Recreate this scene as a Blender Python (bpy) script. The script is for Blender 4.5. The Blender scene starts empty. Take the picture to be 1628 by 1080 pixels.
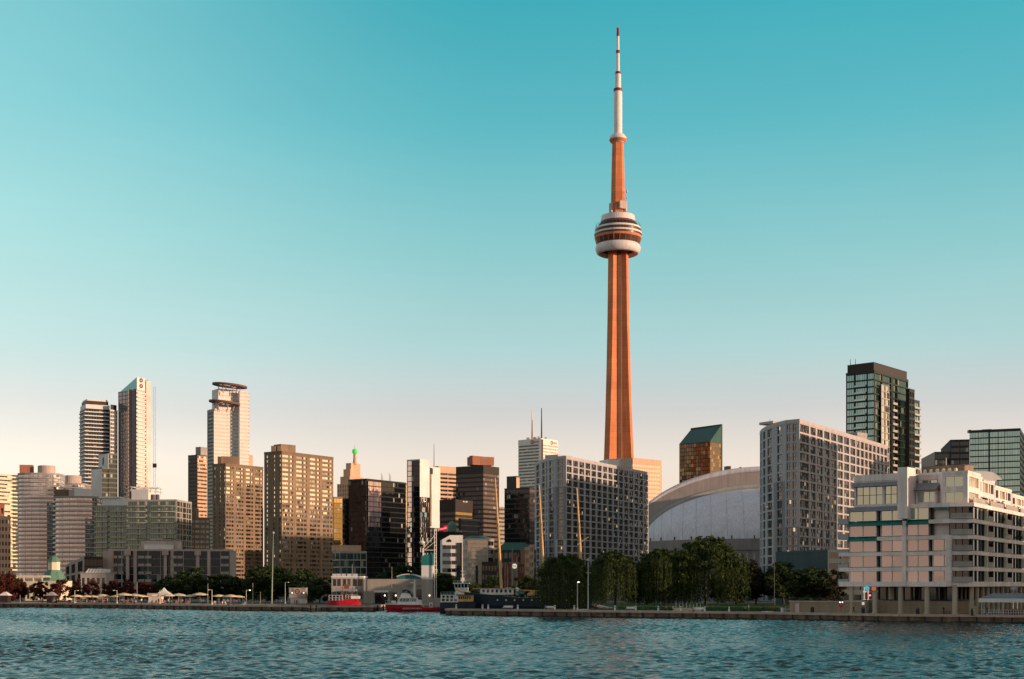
import bpy, math, random
import numpy as np
from mathutils import Vector, Matrix

random.seed(11)
RNG = np.random.default_rng(5)
# ------------------------------------------------------------------ camera
F, CXP, HOR, EYE = 2143.0, 814.0, 930.0, 7.4      # focal length, axis and horizon in photo pixels; eye height
GZ = 1.5                                          # ground level above the lake
scene = bpy.context.scene
COL = scene.collection
cam_d = bpy.data.cameras.new("camera")
cam_d.sensor_width = 36.0
cam_d.lens = F / 1628.0 * 36.0
cam_d.shift_y = (HOR - 540.0) / 1628.0
cam_d.clip_start, cam_d.clip_end = 1.0, 30000.0
cam = bpy.data.objects.new("camera", cam_d)
cam.location = (0, 0, EYE)
cam.rotation_euler = (math.radians(90), 0, 0)
COL.objects.link(cam)
scene.camera = cam
# ------------------------------------------------------------------ light
SUN_AZ, SUN_EL = math.radians(70), math.radians(7.0)    # azimuth from the camera's back towards the right
TOSUN = Vector((math.sin(SUN_AZ) * math.cos(SUN_EL), -math.cos(SUN_AZ) * math.cos(SUN_EL), math.sin(SUN_EL)))
sun_d = bpy.data.lights.new("sun", "SUN")
sun_d.energy = 5.0
sun_d.angle = math.radians(0.5)
sun_d.color = (1.0, 0.69, 0.46)
sun = bpy.data.objects.new("sun", sun_d)
sun.rotation_euler = TOSUN.to_track_quat('Z', 'Y').to_euler()
sun.location = (300, -100, 200)
COL.objects.link(sun)
scene.view_settings.view_transform = 'Standard'
scene.view_settings.look = 'None'
scene.view_settings.exposure = 0.0
scene.view_settings.gamma = 1.0


def lin(r, g, b):
    def f(c):
        c /= 255.0
        return c / 12.92 if c <= 0.04045 else ((c + 0.055) / 1.055) ** 2.4
    return (f(r), f(g), f(b))


world = bpy.data.worlds.new("World")
scene.world = world
world.use_nodes = True
wt = world.node_tree
for n in list(wt.nodes):
    wt.nodes.remove(n)


def WN(t, **kw):
    n = wt.nodes.new(t)
    for k, v in kw.items():
        setattr(n, k, v)
    return n


w_out = WN('ShaderNodeOutputWorld')
w_bg = WN('ShaderNodeBackground')
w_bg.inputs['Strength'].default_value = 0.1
sky = WN('ShaderNodeTexSky', sky_type='NISHITA')
sky.sun_disc = False
sky.sun_elevation = SUN_EL
sky.sun_rotation = math.pi - SUN_AZ
sky.dust_density = 2.0
sky.ozone_density = 2.0
tc = WN('ShaderNodeTexCoord')
sep = WN('ShaderNodeSeparateXYZ')
wt.links.new(tc.outputs['Generated'], sep.inputs[0])
ramp = WN('ShaderNodeValToRGB')
cr = ramp.color_ramp
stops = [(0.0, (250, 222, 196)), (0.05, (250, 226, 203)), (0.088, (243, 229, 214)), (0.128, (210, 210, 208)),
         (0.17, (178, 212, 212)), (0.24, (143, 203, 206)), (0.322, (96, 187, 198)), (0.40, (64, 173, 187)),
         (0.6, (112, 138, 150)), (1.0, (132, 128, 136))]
cr.elements[0].position = stops[0][0]
cr.elements[0].color = (*lin(*stops[0][1]), 1)
cr.elements[1].position = stops[1][0]
cr.elements[1].color = (*lin(*stops[1][1]), 1)
for p, c in stops[2:]:
    e = cr.elements.new(p)
    e.color = (*lin(*c), 1)
wt.links.new(sep.outputs['Z'], ramp.inputs[0])
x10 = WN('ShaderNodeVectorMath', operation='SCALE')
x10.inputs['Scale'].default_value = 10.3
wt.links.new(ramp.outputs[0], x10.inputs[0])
wmix = WN('ShaderNodeMix', data_type='RGBA', blend_type='MIX')
wmix.inputs['Factor'].default_value = 0.95
wt.links.new(sky.outputs[0], wmix.inputs['A'])
wt.links.new(x10.outputs[0], wmix.inputs['B'])
# low warm band round the sun's azimuth
dot = WN('ShaderNodeVectorMath', operation='DOT_PRODUCT')
dot.inputs[1].default_value = (math.sin(SUN_AZ + 0.25), -math.cos(SUN_AZ + 0.25), 0.03)
wt.links.new(tc.outputs['Generated'], dot.inputs[0])
mr = WN('ShaderNodeMapRange', interpolation_type='SMOOTHERSTEP')
mr.inputs['From Min'].default_value = 0.70
mr.inputs['From Max'].default_value = 1.0
wt.links.new(dot.outputs['Value'], mr.inputs['Value'])
glow = WN('ShaderNodeVectorMath', operation='SCALE')
glow.inputs[0].default_value = (13.0, 7.4, 2.4)
wt.links.new(mr.outputs[0], glow.inputs['Scale'])
wadd = WN('ShaderNodeVectorMath', operation='ADD')
wt.links.new(wmix.outputs['Result'], wadd.inputs[0])
wt.links.new(glow.outputs[0], wadd.inputs[1])
# brighter towards the left of the view, dimmer behind the camera
mrl = WN('ShaderNodeMapRange', interpolation_type='SMOOTHSTEP')
mrl.inputs['From Min'].default_value = 0.0
mrl.inputs['From Max'].default_value = -0.42
wt.links.new(sep.outputs['X'], mrl.inputs['Value'])
gl2 = WN('ShaderNodeVectorMath', operation='SCALE')
gl2.inputs[0].default_value = (1.7, 1.8, 1.55)
wt.links.new(mrl.outputs[0], gl2.inputs['Scale'])
wad2 = WN('ShaderNodeVectorMath', operation='ADD')
wt.links.new(wadd.outputs[0], wad2.inputs[0])
wt.links.new(gl2.outputs[0], wad2.inputs[1])
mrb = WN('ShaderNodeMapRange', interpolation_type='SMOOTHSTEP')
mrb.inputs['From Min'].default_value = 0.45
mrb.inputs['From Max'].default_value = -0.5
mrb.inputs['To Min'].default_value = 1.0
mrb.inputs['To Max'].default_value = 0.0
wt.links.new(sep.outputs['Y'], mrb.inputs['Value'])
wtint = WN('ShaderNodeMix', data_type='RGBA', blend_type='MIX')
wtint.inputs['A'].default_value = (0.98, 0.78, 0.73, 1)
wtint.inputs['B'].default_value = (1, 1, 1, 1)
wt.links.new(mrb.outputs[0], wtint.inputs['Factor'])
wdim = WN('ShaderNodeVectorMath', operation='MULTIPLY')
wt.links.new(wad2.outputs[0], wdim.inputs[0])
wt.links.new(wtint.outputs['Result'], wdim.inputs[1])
# faint uneven haze
hz_map = WN('ShaderNodeMapping')
hz_map.inputs['Scale'].default_value = (1.0, 1.0, 4.5)
wt.links.new(tc.outputs['Generated'], hz_map.inputs['Vector'])
hz = WN('ShaderNodeTexNoise')
hz.inputs['Scale'].default_value = 2.2
hz.inputs['Detail'].default_value = 5
wt.links.new(hz_map.outputs[0], hz.inputs['Vector'])
hzr = WN('ShaderNodeMapRange')
hzr.inputs['From Min'].default_value, hzr.inputs['From Max'].default_value = 0.3, 0.7
hzr.inputs['To Min'].default_value, hzr.inputs['To Max'].default_value = 0.965, 1.035
wt.links.new(hz.outputs['Fac'], hzr.inputs['Value'])
hzm = WN('ShaderNodeVectorMath', operation='SCALE')
wt.links.new(wdim.outputs[0], hzm.inputs[0])
wt.links.new(hzr.outputs[0], hzm.inputs['Scale'])
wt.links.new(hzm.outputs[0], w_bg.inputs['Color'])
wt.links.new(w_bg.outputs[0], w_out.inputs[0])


# ------------------------------------------------------------------ helpers
def PX(px, D):
    return (px - CXP) / F * D


def PZ(py, D):
    return EYE + (HOR - py) / F * D


ORG = {}


def empty(name, loc, label, cat, group=None):
    o = bpy.data.objects.new(name, None)
    o.empty_display_size = 1.0
    o.location = loc
    COL.objects.link(o)
    o['label'] = label
    o['category'] = cat
    if group:
        o['group'] = group
    ORG[o.name] = Vector(loc)
    return o


def tag(o, label, cat, group=None):
    o['label'] = label
    o['category'] = cat
    if group:
        o['group'] = group
    return o


def struct(o):
    o['kind'] = 'structure'
    return o


class MB:
    """collects shapes (world coordinates) and links them as ONE mesh object"""

    def __init__(s):
        s.v, s.f, s.m = [], [], []

    def add(s, vs, fs, mi=0):
        n = len(s.v)
        s.v.extend([tuple(p) for p in vs])
        for f in fs:
            s.f.append(tuple(i + n for i in f))
            s.m.append(mi)
        return s

    def quad(s, a, b, c, d, mi=0):
        return s.add([a, b, c, d], [(0, 1, 2, 3)], mi)

    def box(s, c, size, rot=0.0, mi=0):
        x, y, z = size[0] / 2, size[1] / 2, size[2] / 2
        co, si = math.cos(rot), math.sin(rot)
        vs = []
        for dz in (-z, z):
            for dx, dy in ((-x, -y), (x, -y), (x, y), (-x, y)):
                vs.append((c[0] + dx * co - dy * si, c[1] + dx * si + dy * co, c[2] + dz))
        return s.add(vs, [(3, 2, 1, 0), (4, 5, 6, 7), (0, 1, 5, 4), (1, 2, 6, 5), (2, 3, 7, 6), (3, 0, 4, 7)], mi)

    def prism(s, poly, z0, z1, mi=0, bottom=True):
        n = len(poly)
        t = z1 if hasattr(z1, '__len__') else [z1] * n
        vs = [(p[0], p[1], z0) for p in poly] + [(p[0], p[1], t[i]) for i, p in enumerate(poly)]
        fs = [(i, (i + 1) % n, n + (i + 1) % n, n + i) for i in range(n)]
        fs.append(tuple(range(n, 2 * n)))
        if bottom:
            fs.append(tuple(range(n - 1, -1, -1)))
        return s.add(vs, fs, mi)

    def loft(s, rings, mi=0, caps=True, closed=True):
        n = len(rings[0])
        vs = [p for r in rings for p in r]
        fs = []
        for k in range(len(rings) - 1):
            for i in range(n if closed else n - 1):
                j = (i + 1) % n
                fs.append((k * n + i, k * n + j, (k + 1) * n + j, (k + 1) * n + i))
        if caps:
            fs.append(tuple(range(n - 1, -1, -1)))
            fs.append(tuple((len(rings) - 1) * n + i for i in range(n)))
        return s.add(vs, fs, mi)

    def lathe(s, c, prof, n=24, mi=0, sx=1.0, sy=1.0, caps=True):
        rings = []
        for r, z in prof:
            rings.append([(c[0] + r * sx * math.cos(2 * math.pi * i / n), c[1] + r * sy * math.sin(2 * math.pi * i / n), c[2] + z) for i in range(n)])
        return s.loft(rings, mi, caps)

    def tube(s, a, b, r0, r1=None, n=6, mi=0):
        r1 = r0 if r1 is None else r1
        a, b = Vector(a), Vector(b)
        d = (b - a).normalized()
        u = d.orthogonal().normalized()
        w = d.cross(u)
        rings = []
        for p, r in ((a, r0), (b, r1)):
            rings.append([p + (u * math.cos(2 * math.pi * i / n) + w * math.sin(2 * math.pi * i / n)) * r for i in range(n)])
        return s.loft(rings, mi)

    def mesh(s, name, mats, off=(0, 0, 0), smooth=False):
        me = bpy.data.meshes.new(name)
        ox, oy, oz = off
        me.from_pydata([(x - ox, y - oy, z - oz) for x, y, z in s.v], [], s.f)
        if not isinstance(mats, (list, tuple)):
            mats = [mats]
        for m in mats:
            me.materials.append(m)
        if len(mats) > 1:
            me.polygons.foreach_set('material_index', s.m)
        if smooth:
            me.polygons.foreach_set('use_smooth', [True] * len(s.f))
        me.update()
        return me

    def build(s, name, mats, parent=None, label=None, smooth=False, origin=None):
        """parent given: a part, in the parent's own space; otherwise a top-level mesh"""
        off = origin or (0, 0, 0)
        if parent is not None:
            off = ORG[parent.name]
        me = s.mesh(name, mats, off, smooth)
        o = bpy.data.objects.new(name, me)
        COL.objects.link(o)
        if parent is not None:
            o.parent = parent
            ORG[o.name] = off
        else:
            o.location = off
            ORG[o.name] = Vector(off)
        if label:
            o['label'] = label
        return o


def place(root, loc, rz=0.0, sc=1.0):
    root.location = loc
    root.rotation_euler = (0, 0, rz)
    if sc != 1.0:
        root.scale = (sc, sc, sc)


def dup(root, loc, rz=0.0, label=None, sc=1.0):
    r = root.copy()
    COL.objects.link(r)
    place(r, loc, rz, sc)
    if sc == 1.0:
        r.scale = (1, 1, 1)
    if label:
        r['label'] = label
    for ch in list(root.children):
        c = ch.copy()
        COL.objects.link(c)
        c.parent = r
        for g in list(ch.children):
            d = g.copy()
            COL.objects.link(d)
            d.parent = c
    return r


ORDS = ["first", "second", "third", "fourth", "fifth", "sixth", "seventh", "eighth", "ninth", "tenth", "eleventh", "twelfth",
        "thirteenth", "fourteenth", "fifteenth", "sixteenth", "seventeenth", "eighteenth", "nineteenth"]
TENS = {2: ("twenty", "twentieth"), 3: ("thirty", "thirtieth"), 4: ("forty", "fortieth"), 5: ("fifty", "fiftieth"), 6: ("sixty", "sixtieth")}


def nth(i):
    i += 1
    if i < 20:
        return ORDS[i - 1]
    t, u = divmod(i, 10)
    return TENS[t][1] if u == 0 else TENS[t][0] + "-" + ORDS[u - 1]


# ------------------------------------------------------------------ materials
MATS = {}


def newmat(name):
    m = bpy.data.materials.new(name)
    m.use_nodes = True
    nt = m.node_tree
    p = nt.nodes['Principled BSDF']
    return m, nt, p


def wall(name, rgb, rough=0.75, var=0.16, scale=0.12, streak=0.12, metal=0.0, spec=0.3, lines=0.0):
    """weathered wall surface: blotches, rain streaks and a fine grain"""
    if name in MATS:
        return MATS[name]
    m, nt, p = newmat(name)
    N, L = nt.nodes, nt.links
    geo = N.new('ShaderNodeNewGeometry')
    n1 = N.new('ShaderNodeTexNoise')
    n1.inputs['Scale'].default_value = scale
    n1.inputs['Detail'].default_value = 6
    L.new(geo.outputs['Position'], n1.inputs['Vector'])
    mp = N.new('ShaderNodeMapping')
    mp.inputs['Scale'].default_value = (0.9, 0.9, 0.04)
    L.new(geo.outputs['Position'], mp.inputs['Vector'])
    n2 = N.new('ShaderNodeTexNoise')
    n2.inputs['Scale'].default_value = 1.0
    n2.inputs['Detail'].default_value = 4
    L.new(mp.outputs[0], n2.inputs['Vector'])
    a = N.new('ShaderNodeMapRange')
    a.inputs['From Min'].default_value, a.inputs['From Max'].default_value = 0.3, 0.7
    a.inputs['To Min'].default_value, a.inputs['To Max'].default_value = 1 - var, 1 + var
    L.new(n1.outputs['Fac'], a.inputs['Value'])
    b = N.new('ShaderNodeMapRange')
    b.inputs['From Min'].default_value, b.inputs['From Max'].default_value = 0.3, 0.7
    b.inputs['To Min'].default_value, b.inputs['To Max'].default_value = 1 - streak, 1 + streak
    L.new(n2.outputs['Fac'], b.inputs['Value'])
    mu = N.new('ShaderNodeMath')
    mu.operation = 'MULTIPLY'
    L.new(a.outputs[0], mu.inputs[0])
    L.new(b.outputs[0], mu.inputs[1])
    if lines > 0:                      # horizontal pour or panel joints, each lift a slightly different tone
        sz = N.new('ShaderNodeSeparateXYZ')
        L.new(geo.outputs['Position'], sz.inputs[0])
        dv = N.new('ShaderNodeMath')
        dv.operation = 'DIVIDE'
        dv.inputs[1].default_value = lines
        L.new(sz.outputs['Z'], dv.inputs[0])
        fl_ = N.new('ShaderNodeMath')
        fl_.operation = 'FLOOR'
        L.new(dv.outputs[0], fl_.inputs[0])
        wl_ = N.new('ShaderNodeTexWhiteNoise')
        wl_.noise_dimensions = '1D'
        L.new(fl_.outputs[0], wl_.inputs['W'])
        fr_ = N.new('ShaderNodeMath')
        fr_.operation = 'FRACT'
        L.new(dv.outputs[0], fr_.inputs[0])
        lt_ = N.new('ShaderNodeMath')
        lt_.operation = 'LESS_THAN'
        lt_.inputs[1].default_value = 0.09
        L.new(fr_.outputs[0], lt_.inputs[0])
        a2_ = N.new('ShaderNodeMapRange')
        a2_.inputs['To Min'].default_value, a2_.inputs['To Max'].default_value = 0.90, 1.08
        L.new(wl_.outputs['Value'], a2_.inputs['Value'])
        b2_ = N.new('ShaderNodeMath')
        b2_.operation = 'MULTIPLY_ADD'
        b2_.inputs[1].default_value = -0.16
        L.new(lt_.outputs[0], b2_.inputs[0])
        L.new(a2_.outputs[0], b2_.inputs[2])
        m3_ = N.new('ShaderNodeMath')
        m3_.operation = 'MULTIPLY'
        L.new(mu.outputs[0], m3_.inputs[0])
        L.new(b2_.outputs[0], m3_.inputs[1])
        mu = m3_
    sc = N.new('ShaderNodeVectorMath')
    sc.operation = 'SCALE'
    sc.inputs[0].default_value = rgb
    L.new(mu.outputs[0], sc.inputs['Scale'])
    L.new(sc.outputs[0], p.inputs['Base Color'])
    p.inputs['Roughness'].default_value = rough
    p.inputs['Metallic'].default_value = metal
    p.inputs['Specular IOR Level'].default_value = spec
    MATS[name] = m
    return m


def glass(name, interior=(0.02, 0.025, 0.03), tint=(0.8, 0.9, 0.92), refl=0.35, blind=(0.45, 0.42, 0.38), pb=0.3, wob=0.03, rough=0.04, lit=0.0):
    """window glass: sky reflection over a dim room or a drawn blind, each pane a little out of true"""
    if name in MATS:
        return MATS[name]
    m, nt, p = newmat(name)
    N, L = nt.nodes, nt.links
    geo = N.new('ShaderNodeNewGeometry')
    oi = N.new('ShaderNodeObjectInfo')
    ad = N.new('ShaderNodeMath')
    ad.operation = 'MULTIPLY_ADD'
    ad.inputs[1].default_value = 57.0
    L.new(oi.outputs['Random'], ad.inputs[0])
    L.new(geo.outputs['Random Per Island'], ad.inputs[2])
    wn = N.new('ShaderNodeTexWhiteNoise')
    wn.noise_dimensions = '1D'
    L.new(ad.outputs[0], wn.inputs['W'])
    sp = N.new('ShaderNodeSeparateColor')
    L.new(wn.outputs['Color'], sp.inputs[0])
    gt = N.new('ShaderNodeMath')
    gt.operation = 'LESS_THAN'
    gt.inputs[1].default_value = pb
    L.new(sp.outputs[0], gt.inputs[0])
    bs = N.new('ShaderNodeMath')
    bs.operation = 'MULTIPLY'
    L.new(gt.outputs[0], bs.inputs[0])
    L.new(sp.outputs[1], bs.inputs[1])
    mx = N.new('ShaderNodeMix')
    mx.data_type = 'RGBA'
    mx.inputs['A'].default_value = (*interior, 1)
    mx.inputs['B'].default_value = (*blind, 1)
    L.new(bs.outputs[0], mx.inputs['Factor'])
    L.new(mx.outputs['Result'], p.inputs['Base Color'])
    p.inputs['Roughness'].default_value = 0.6
    p.inputs['Specular IOR Level'].default_value = 0.0
    # out-of-true normals
    sb = N.new('ShaderNodeVectorMath')
    sb.operation = 'SUBTRACT'
    sb.inputs[1].default_value = (0.5, 0.5, 0.5)
    L.new(wn.outputs['Color'], sb.inputs[0])
    ms = N.new('ShaderNodeVectorMath')
    ms.operation = 'MULTIPLY_ADD'
    ms.inputs[1].default_value = (wob * 2, wob * 2, wob * 0.8)
    L.new(sb.outputs[0], ms.inputs[0])
    nz = N.new('ShaderNodeTexNoise')
    nz.inputs['Scale'].default_value = 0.35
    L.new(geo.outputs['Position'], nz.inputs['Vector'])
    s2 = N.new('ShaderNodeVectorMath')
    s2.operation = 'SUBTRACT'
    s2.inputs[1].default_value = (0.5, 0.5, 0.5)
    L.new(nz.outputs['Color'], s2.inputs[0])
    m2 = N.new('ShaderNodeVectorMath')
    m2.operation = 'MULTIPLY_ADD'
    m2.inputs[1].default_value = (wob * 1.5, wob * 1.5, wob * 0.8)
    L.new(s2.outputs[0], m2.inputs[0])
    L.new(geo.outputs['Normal'], m2.inputs[2])
    L.new(m2.outputs[0], ms.inputs[2])
    nm = N.new('ShaderNodeVectorMath')
    nm.operation = 'NORMALIZE'
    L.new(ms.outputs[0], nm.inputs[0])
    gl = N.new('ShaderNodeBsdfGlossy')
    gl.inputs['Color'].default_value = (*tint, 1)
    gl.inputs['Roughness'].default_value = rough
    L.new(nm.outputs[0], gl.inputs['Normal'])
    fr = N.new('ShaderNodeFresnel')
    fr.inputs['IOR'].default_value = 1.5
    f2 = N.new('ShaderNodeMath')
    f2.operation = 'ADD'
    f2.use_clamp = True
    f2.inputs[1].default_value = refl
    L.new(fr.outputs[0], f2.inputs[0])
    ms2 = N.new('ShaderNodeMixShader')
    L.new(f2.outputs[0], ms2.inputs[0])
    L.new(p.outputs[0], ms2.inputs[1])
    L.new(gl.outputs[0], ms2.inputs[2])
    out = N['Material Output']
    L.new(ms2.outputs[0], out.inputs[0])
    if lit > 0:
        lt = N.new('ShaderNodeMath')
        lt.operation = 'GREATER_THAN'
        lt.inputs[1].default_value = 1 - lit
        L.new(sp.outputs[2], lt.inputs[0])
        l2 = N.new('ShaderNodeMath')
        l2.operation = 'MULTIPLY'
        l2.inputs[1].default_value = 0.9
        L.new(lt.outputs[0], l2.inputs[0])
        p.inputs['Emission Color'].default_value = (1.0, 0.72, 0.4, 1)
        L.new(l2.outputs[0], p.inputs['Emission Strength'])
    MATS[name] = m
    return m


def lamp_mat(name, rgb, st):
    if name in MATS:
        return MATS[name]
    m, nt, p = newmat(name)
    p.inputs['Base Color'].default_value = (*rgb, 1)
    p.inputs['Emission Color'].default_value = (*rgb, 1)
    p.inputs['Emission Strength'].default_value = st
    MATS[name] = m
    return m


def leafmat(name, dark, light, trans=0.25):
    if name in MATS:
        return MATS[name]
    m, nt, p = newmat(name)
    N, L = nt.nodes, nt.links
    geo = N.new('ShaderNodeNewGeometry')
    n1 = N.new('ShaderNodeTexNoise')
    n1.inputs['Scale'].default_value = 0.45
    n1.inputs['Detail'].default_value = 3
    L.new(geo.outputs['Position'], n1.inputs['Vector'])
    ad = N.new('ShaderNodeMath')
    ad.operation = 'MULTIPLY_ADD'
    ad.inputs[1].default_value = 0.55
    L.new(geo.outputs['Random Per Island'], ad.inputs[0])
    L.new(n1.outputs['Fac'], ad.inputs[2])
    mrr = N.new('ShaderNodeMapRange')
    mrr.inputs['From Min'].default_value, mrr.inputs['From Max'].default_value = 0.35, 1.15
    L.new(ad.outputs[0], mrr.inputs['Value'])
    mx = N.new('ShaderNodeMix')
    mx.data_type = 'RGBA'
    mx.inputs['A'].default_value = (*dark, 1)
    mx.inputs['B'].default_value = (*light, 1)
    L.new(mrr.outputs[0], mx.inputs['Factor'])
    L.new(mx.outputs['Result'], p.inputs['Base Color'])
    p.inputs['Roughness'].default_value = 0.7
    p.inputs['Specular IOR Level'].default_value = 0.15
    tr = N.new('ShaderNodeBsdfTranslucent')
    L.new(mx.outputs['Result'], tr.inputs['Color'])
    ms = N.new('ShaderNodeMixShader')
    ms.inputs[0].default_value = trans
    L.new(p.outputs[0], ms.inputs[1])
    L.new(tr.outputs[0], ms.inputs[2])
    L.new(ms.outputs[0], N['Material Output'].inputs[0])
    MATS[name] = m
    return m


# ------------------------------------------------------------------ building kit
def offset(poly, d, closed=True):
    n = len(poly)
    out = []
    for i in range(n):
        p = Vector(poly[i][:2])
        a = Vector(poly[(i - 1) % n][:2]) if (closed or i > 0) else None
        b = Vector(poly[(i + 1) % n][:2]) if (closed or i < n - 1) else None
        ns = []
        if a is not None:
            e = (p - a).normalized()
            ns.append(Vector((e.y, -e.x)))
        if b is not None:
            e = (b - p).normalized()
            ns.append(Vector((e.y, -e.x)))
        if len(ns) == 2:
            k = ns[0] + ns[1]
            k = k / max(0.25, 1 + ns[0].dot(ns[1]))
        else:
            k = ns[0]
        q = p + k * d
        out.append((q.x, q.y))
    return out


def corner(pl, pc, pr, D, phi=57.0):
    """rectangle whose near corner stands at column pc, distance D, and whose far corners reach columns pl and pr"""
    a = math.radians(phi)
    C = Vector((PX(pc, D), D))

    def hit(px, d):
        k = (px - CXP) / F
        t = (k * C.y - C.x) / (d.x - k * d.y)
        return C + d * t
    R = hit(pr, Vector((math.cos(a), math.sin(a))))
    L = hit(pl, Vector((-math.sin(a), math.cos(a))))
    B = R + L - C
    return [tuple(C), tuple(R), tuple(B), tuple(L)]


def frontal(pl, pr, D, depth, skew=0.0):
    """block whose front runs from column pl to pr; skew turns its right end back (metres)"""
    a = Vector((PX(pl, D), D))
    b = Vector((PX(pr, D + skew), D + skew))
    e = (b - a).normalized()
    n = Vector((-e.y, e.x))
    return [tuple(a), tuple(b), tuple(b + n * depth), tuple(a + n * depth)]


def even(n, frac=0.6, m=0.0):
    w = (1 - 2 * m) / n
    return [(m + w * (i + 0.5 - frac / 2), m + w * (i + 0.5 + frac / 2)) for i in range(n)]


def groups(spec):
    """spec: alternating gap, window, gap, window ... gap (relative widths)"""
    t = sum(spec)
    out, u = [], 0.0
    for i, w in enumerate(spec):
        if i % 2:
            out.append((u / t, (u + w) / t))
        u += w
    return out


BANDW = [(0.004, 0.996)]
WCACHE = {}


def pane_shapes(mb, put, w, h, nx, ny, bar):
    """panes (separate islands) with glazing bars proud of them; put maps (along, out, up) to a point"""
    for i in range(nx):
        for j in range(ny):
            x0, x1 = -w / 2 + w * i / nx, -w / 2 + w * (i + 1) / nx
            z0, z1 = -h / 2 + h * j / ny, -h / 2 + h * (j + 1) / ny
            mb.quad(put(x0, 0, z0), put(x1, 0, z0), put(x1, 0, z1), put(x0, 0, z1), 0)
    if bar > 0:
        def b(x0, x1, z0, z1, o):
            mb.quad(put(x0, o, z0), put(x1, o, z0), put(x1, o, z1), put(x0, o, z1), 1)
            mb.quad(put(x0, 0, z0), put(x0, o, z0), put(x0, o, z1), put(x0, 0, z1), 1)
            mb.quad(put(x1, o, z0), put(x1, 0, z0), put(x1, 0, z1), put(x1, o, z1), 1)
        for i in range(1, nx):
            x = -w / 2 + w * i / nx
            b(x - bar / 2, x + bar / 2, -h / 2, h / 2, 0.07)
        for j in range(1, ny):
            z = -h / 2 + h * j / ny
            b(-w / 2, w / 2, z - bar / 2, z + bar / 2, 0.055)


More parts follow.
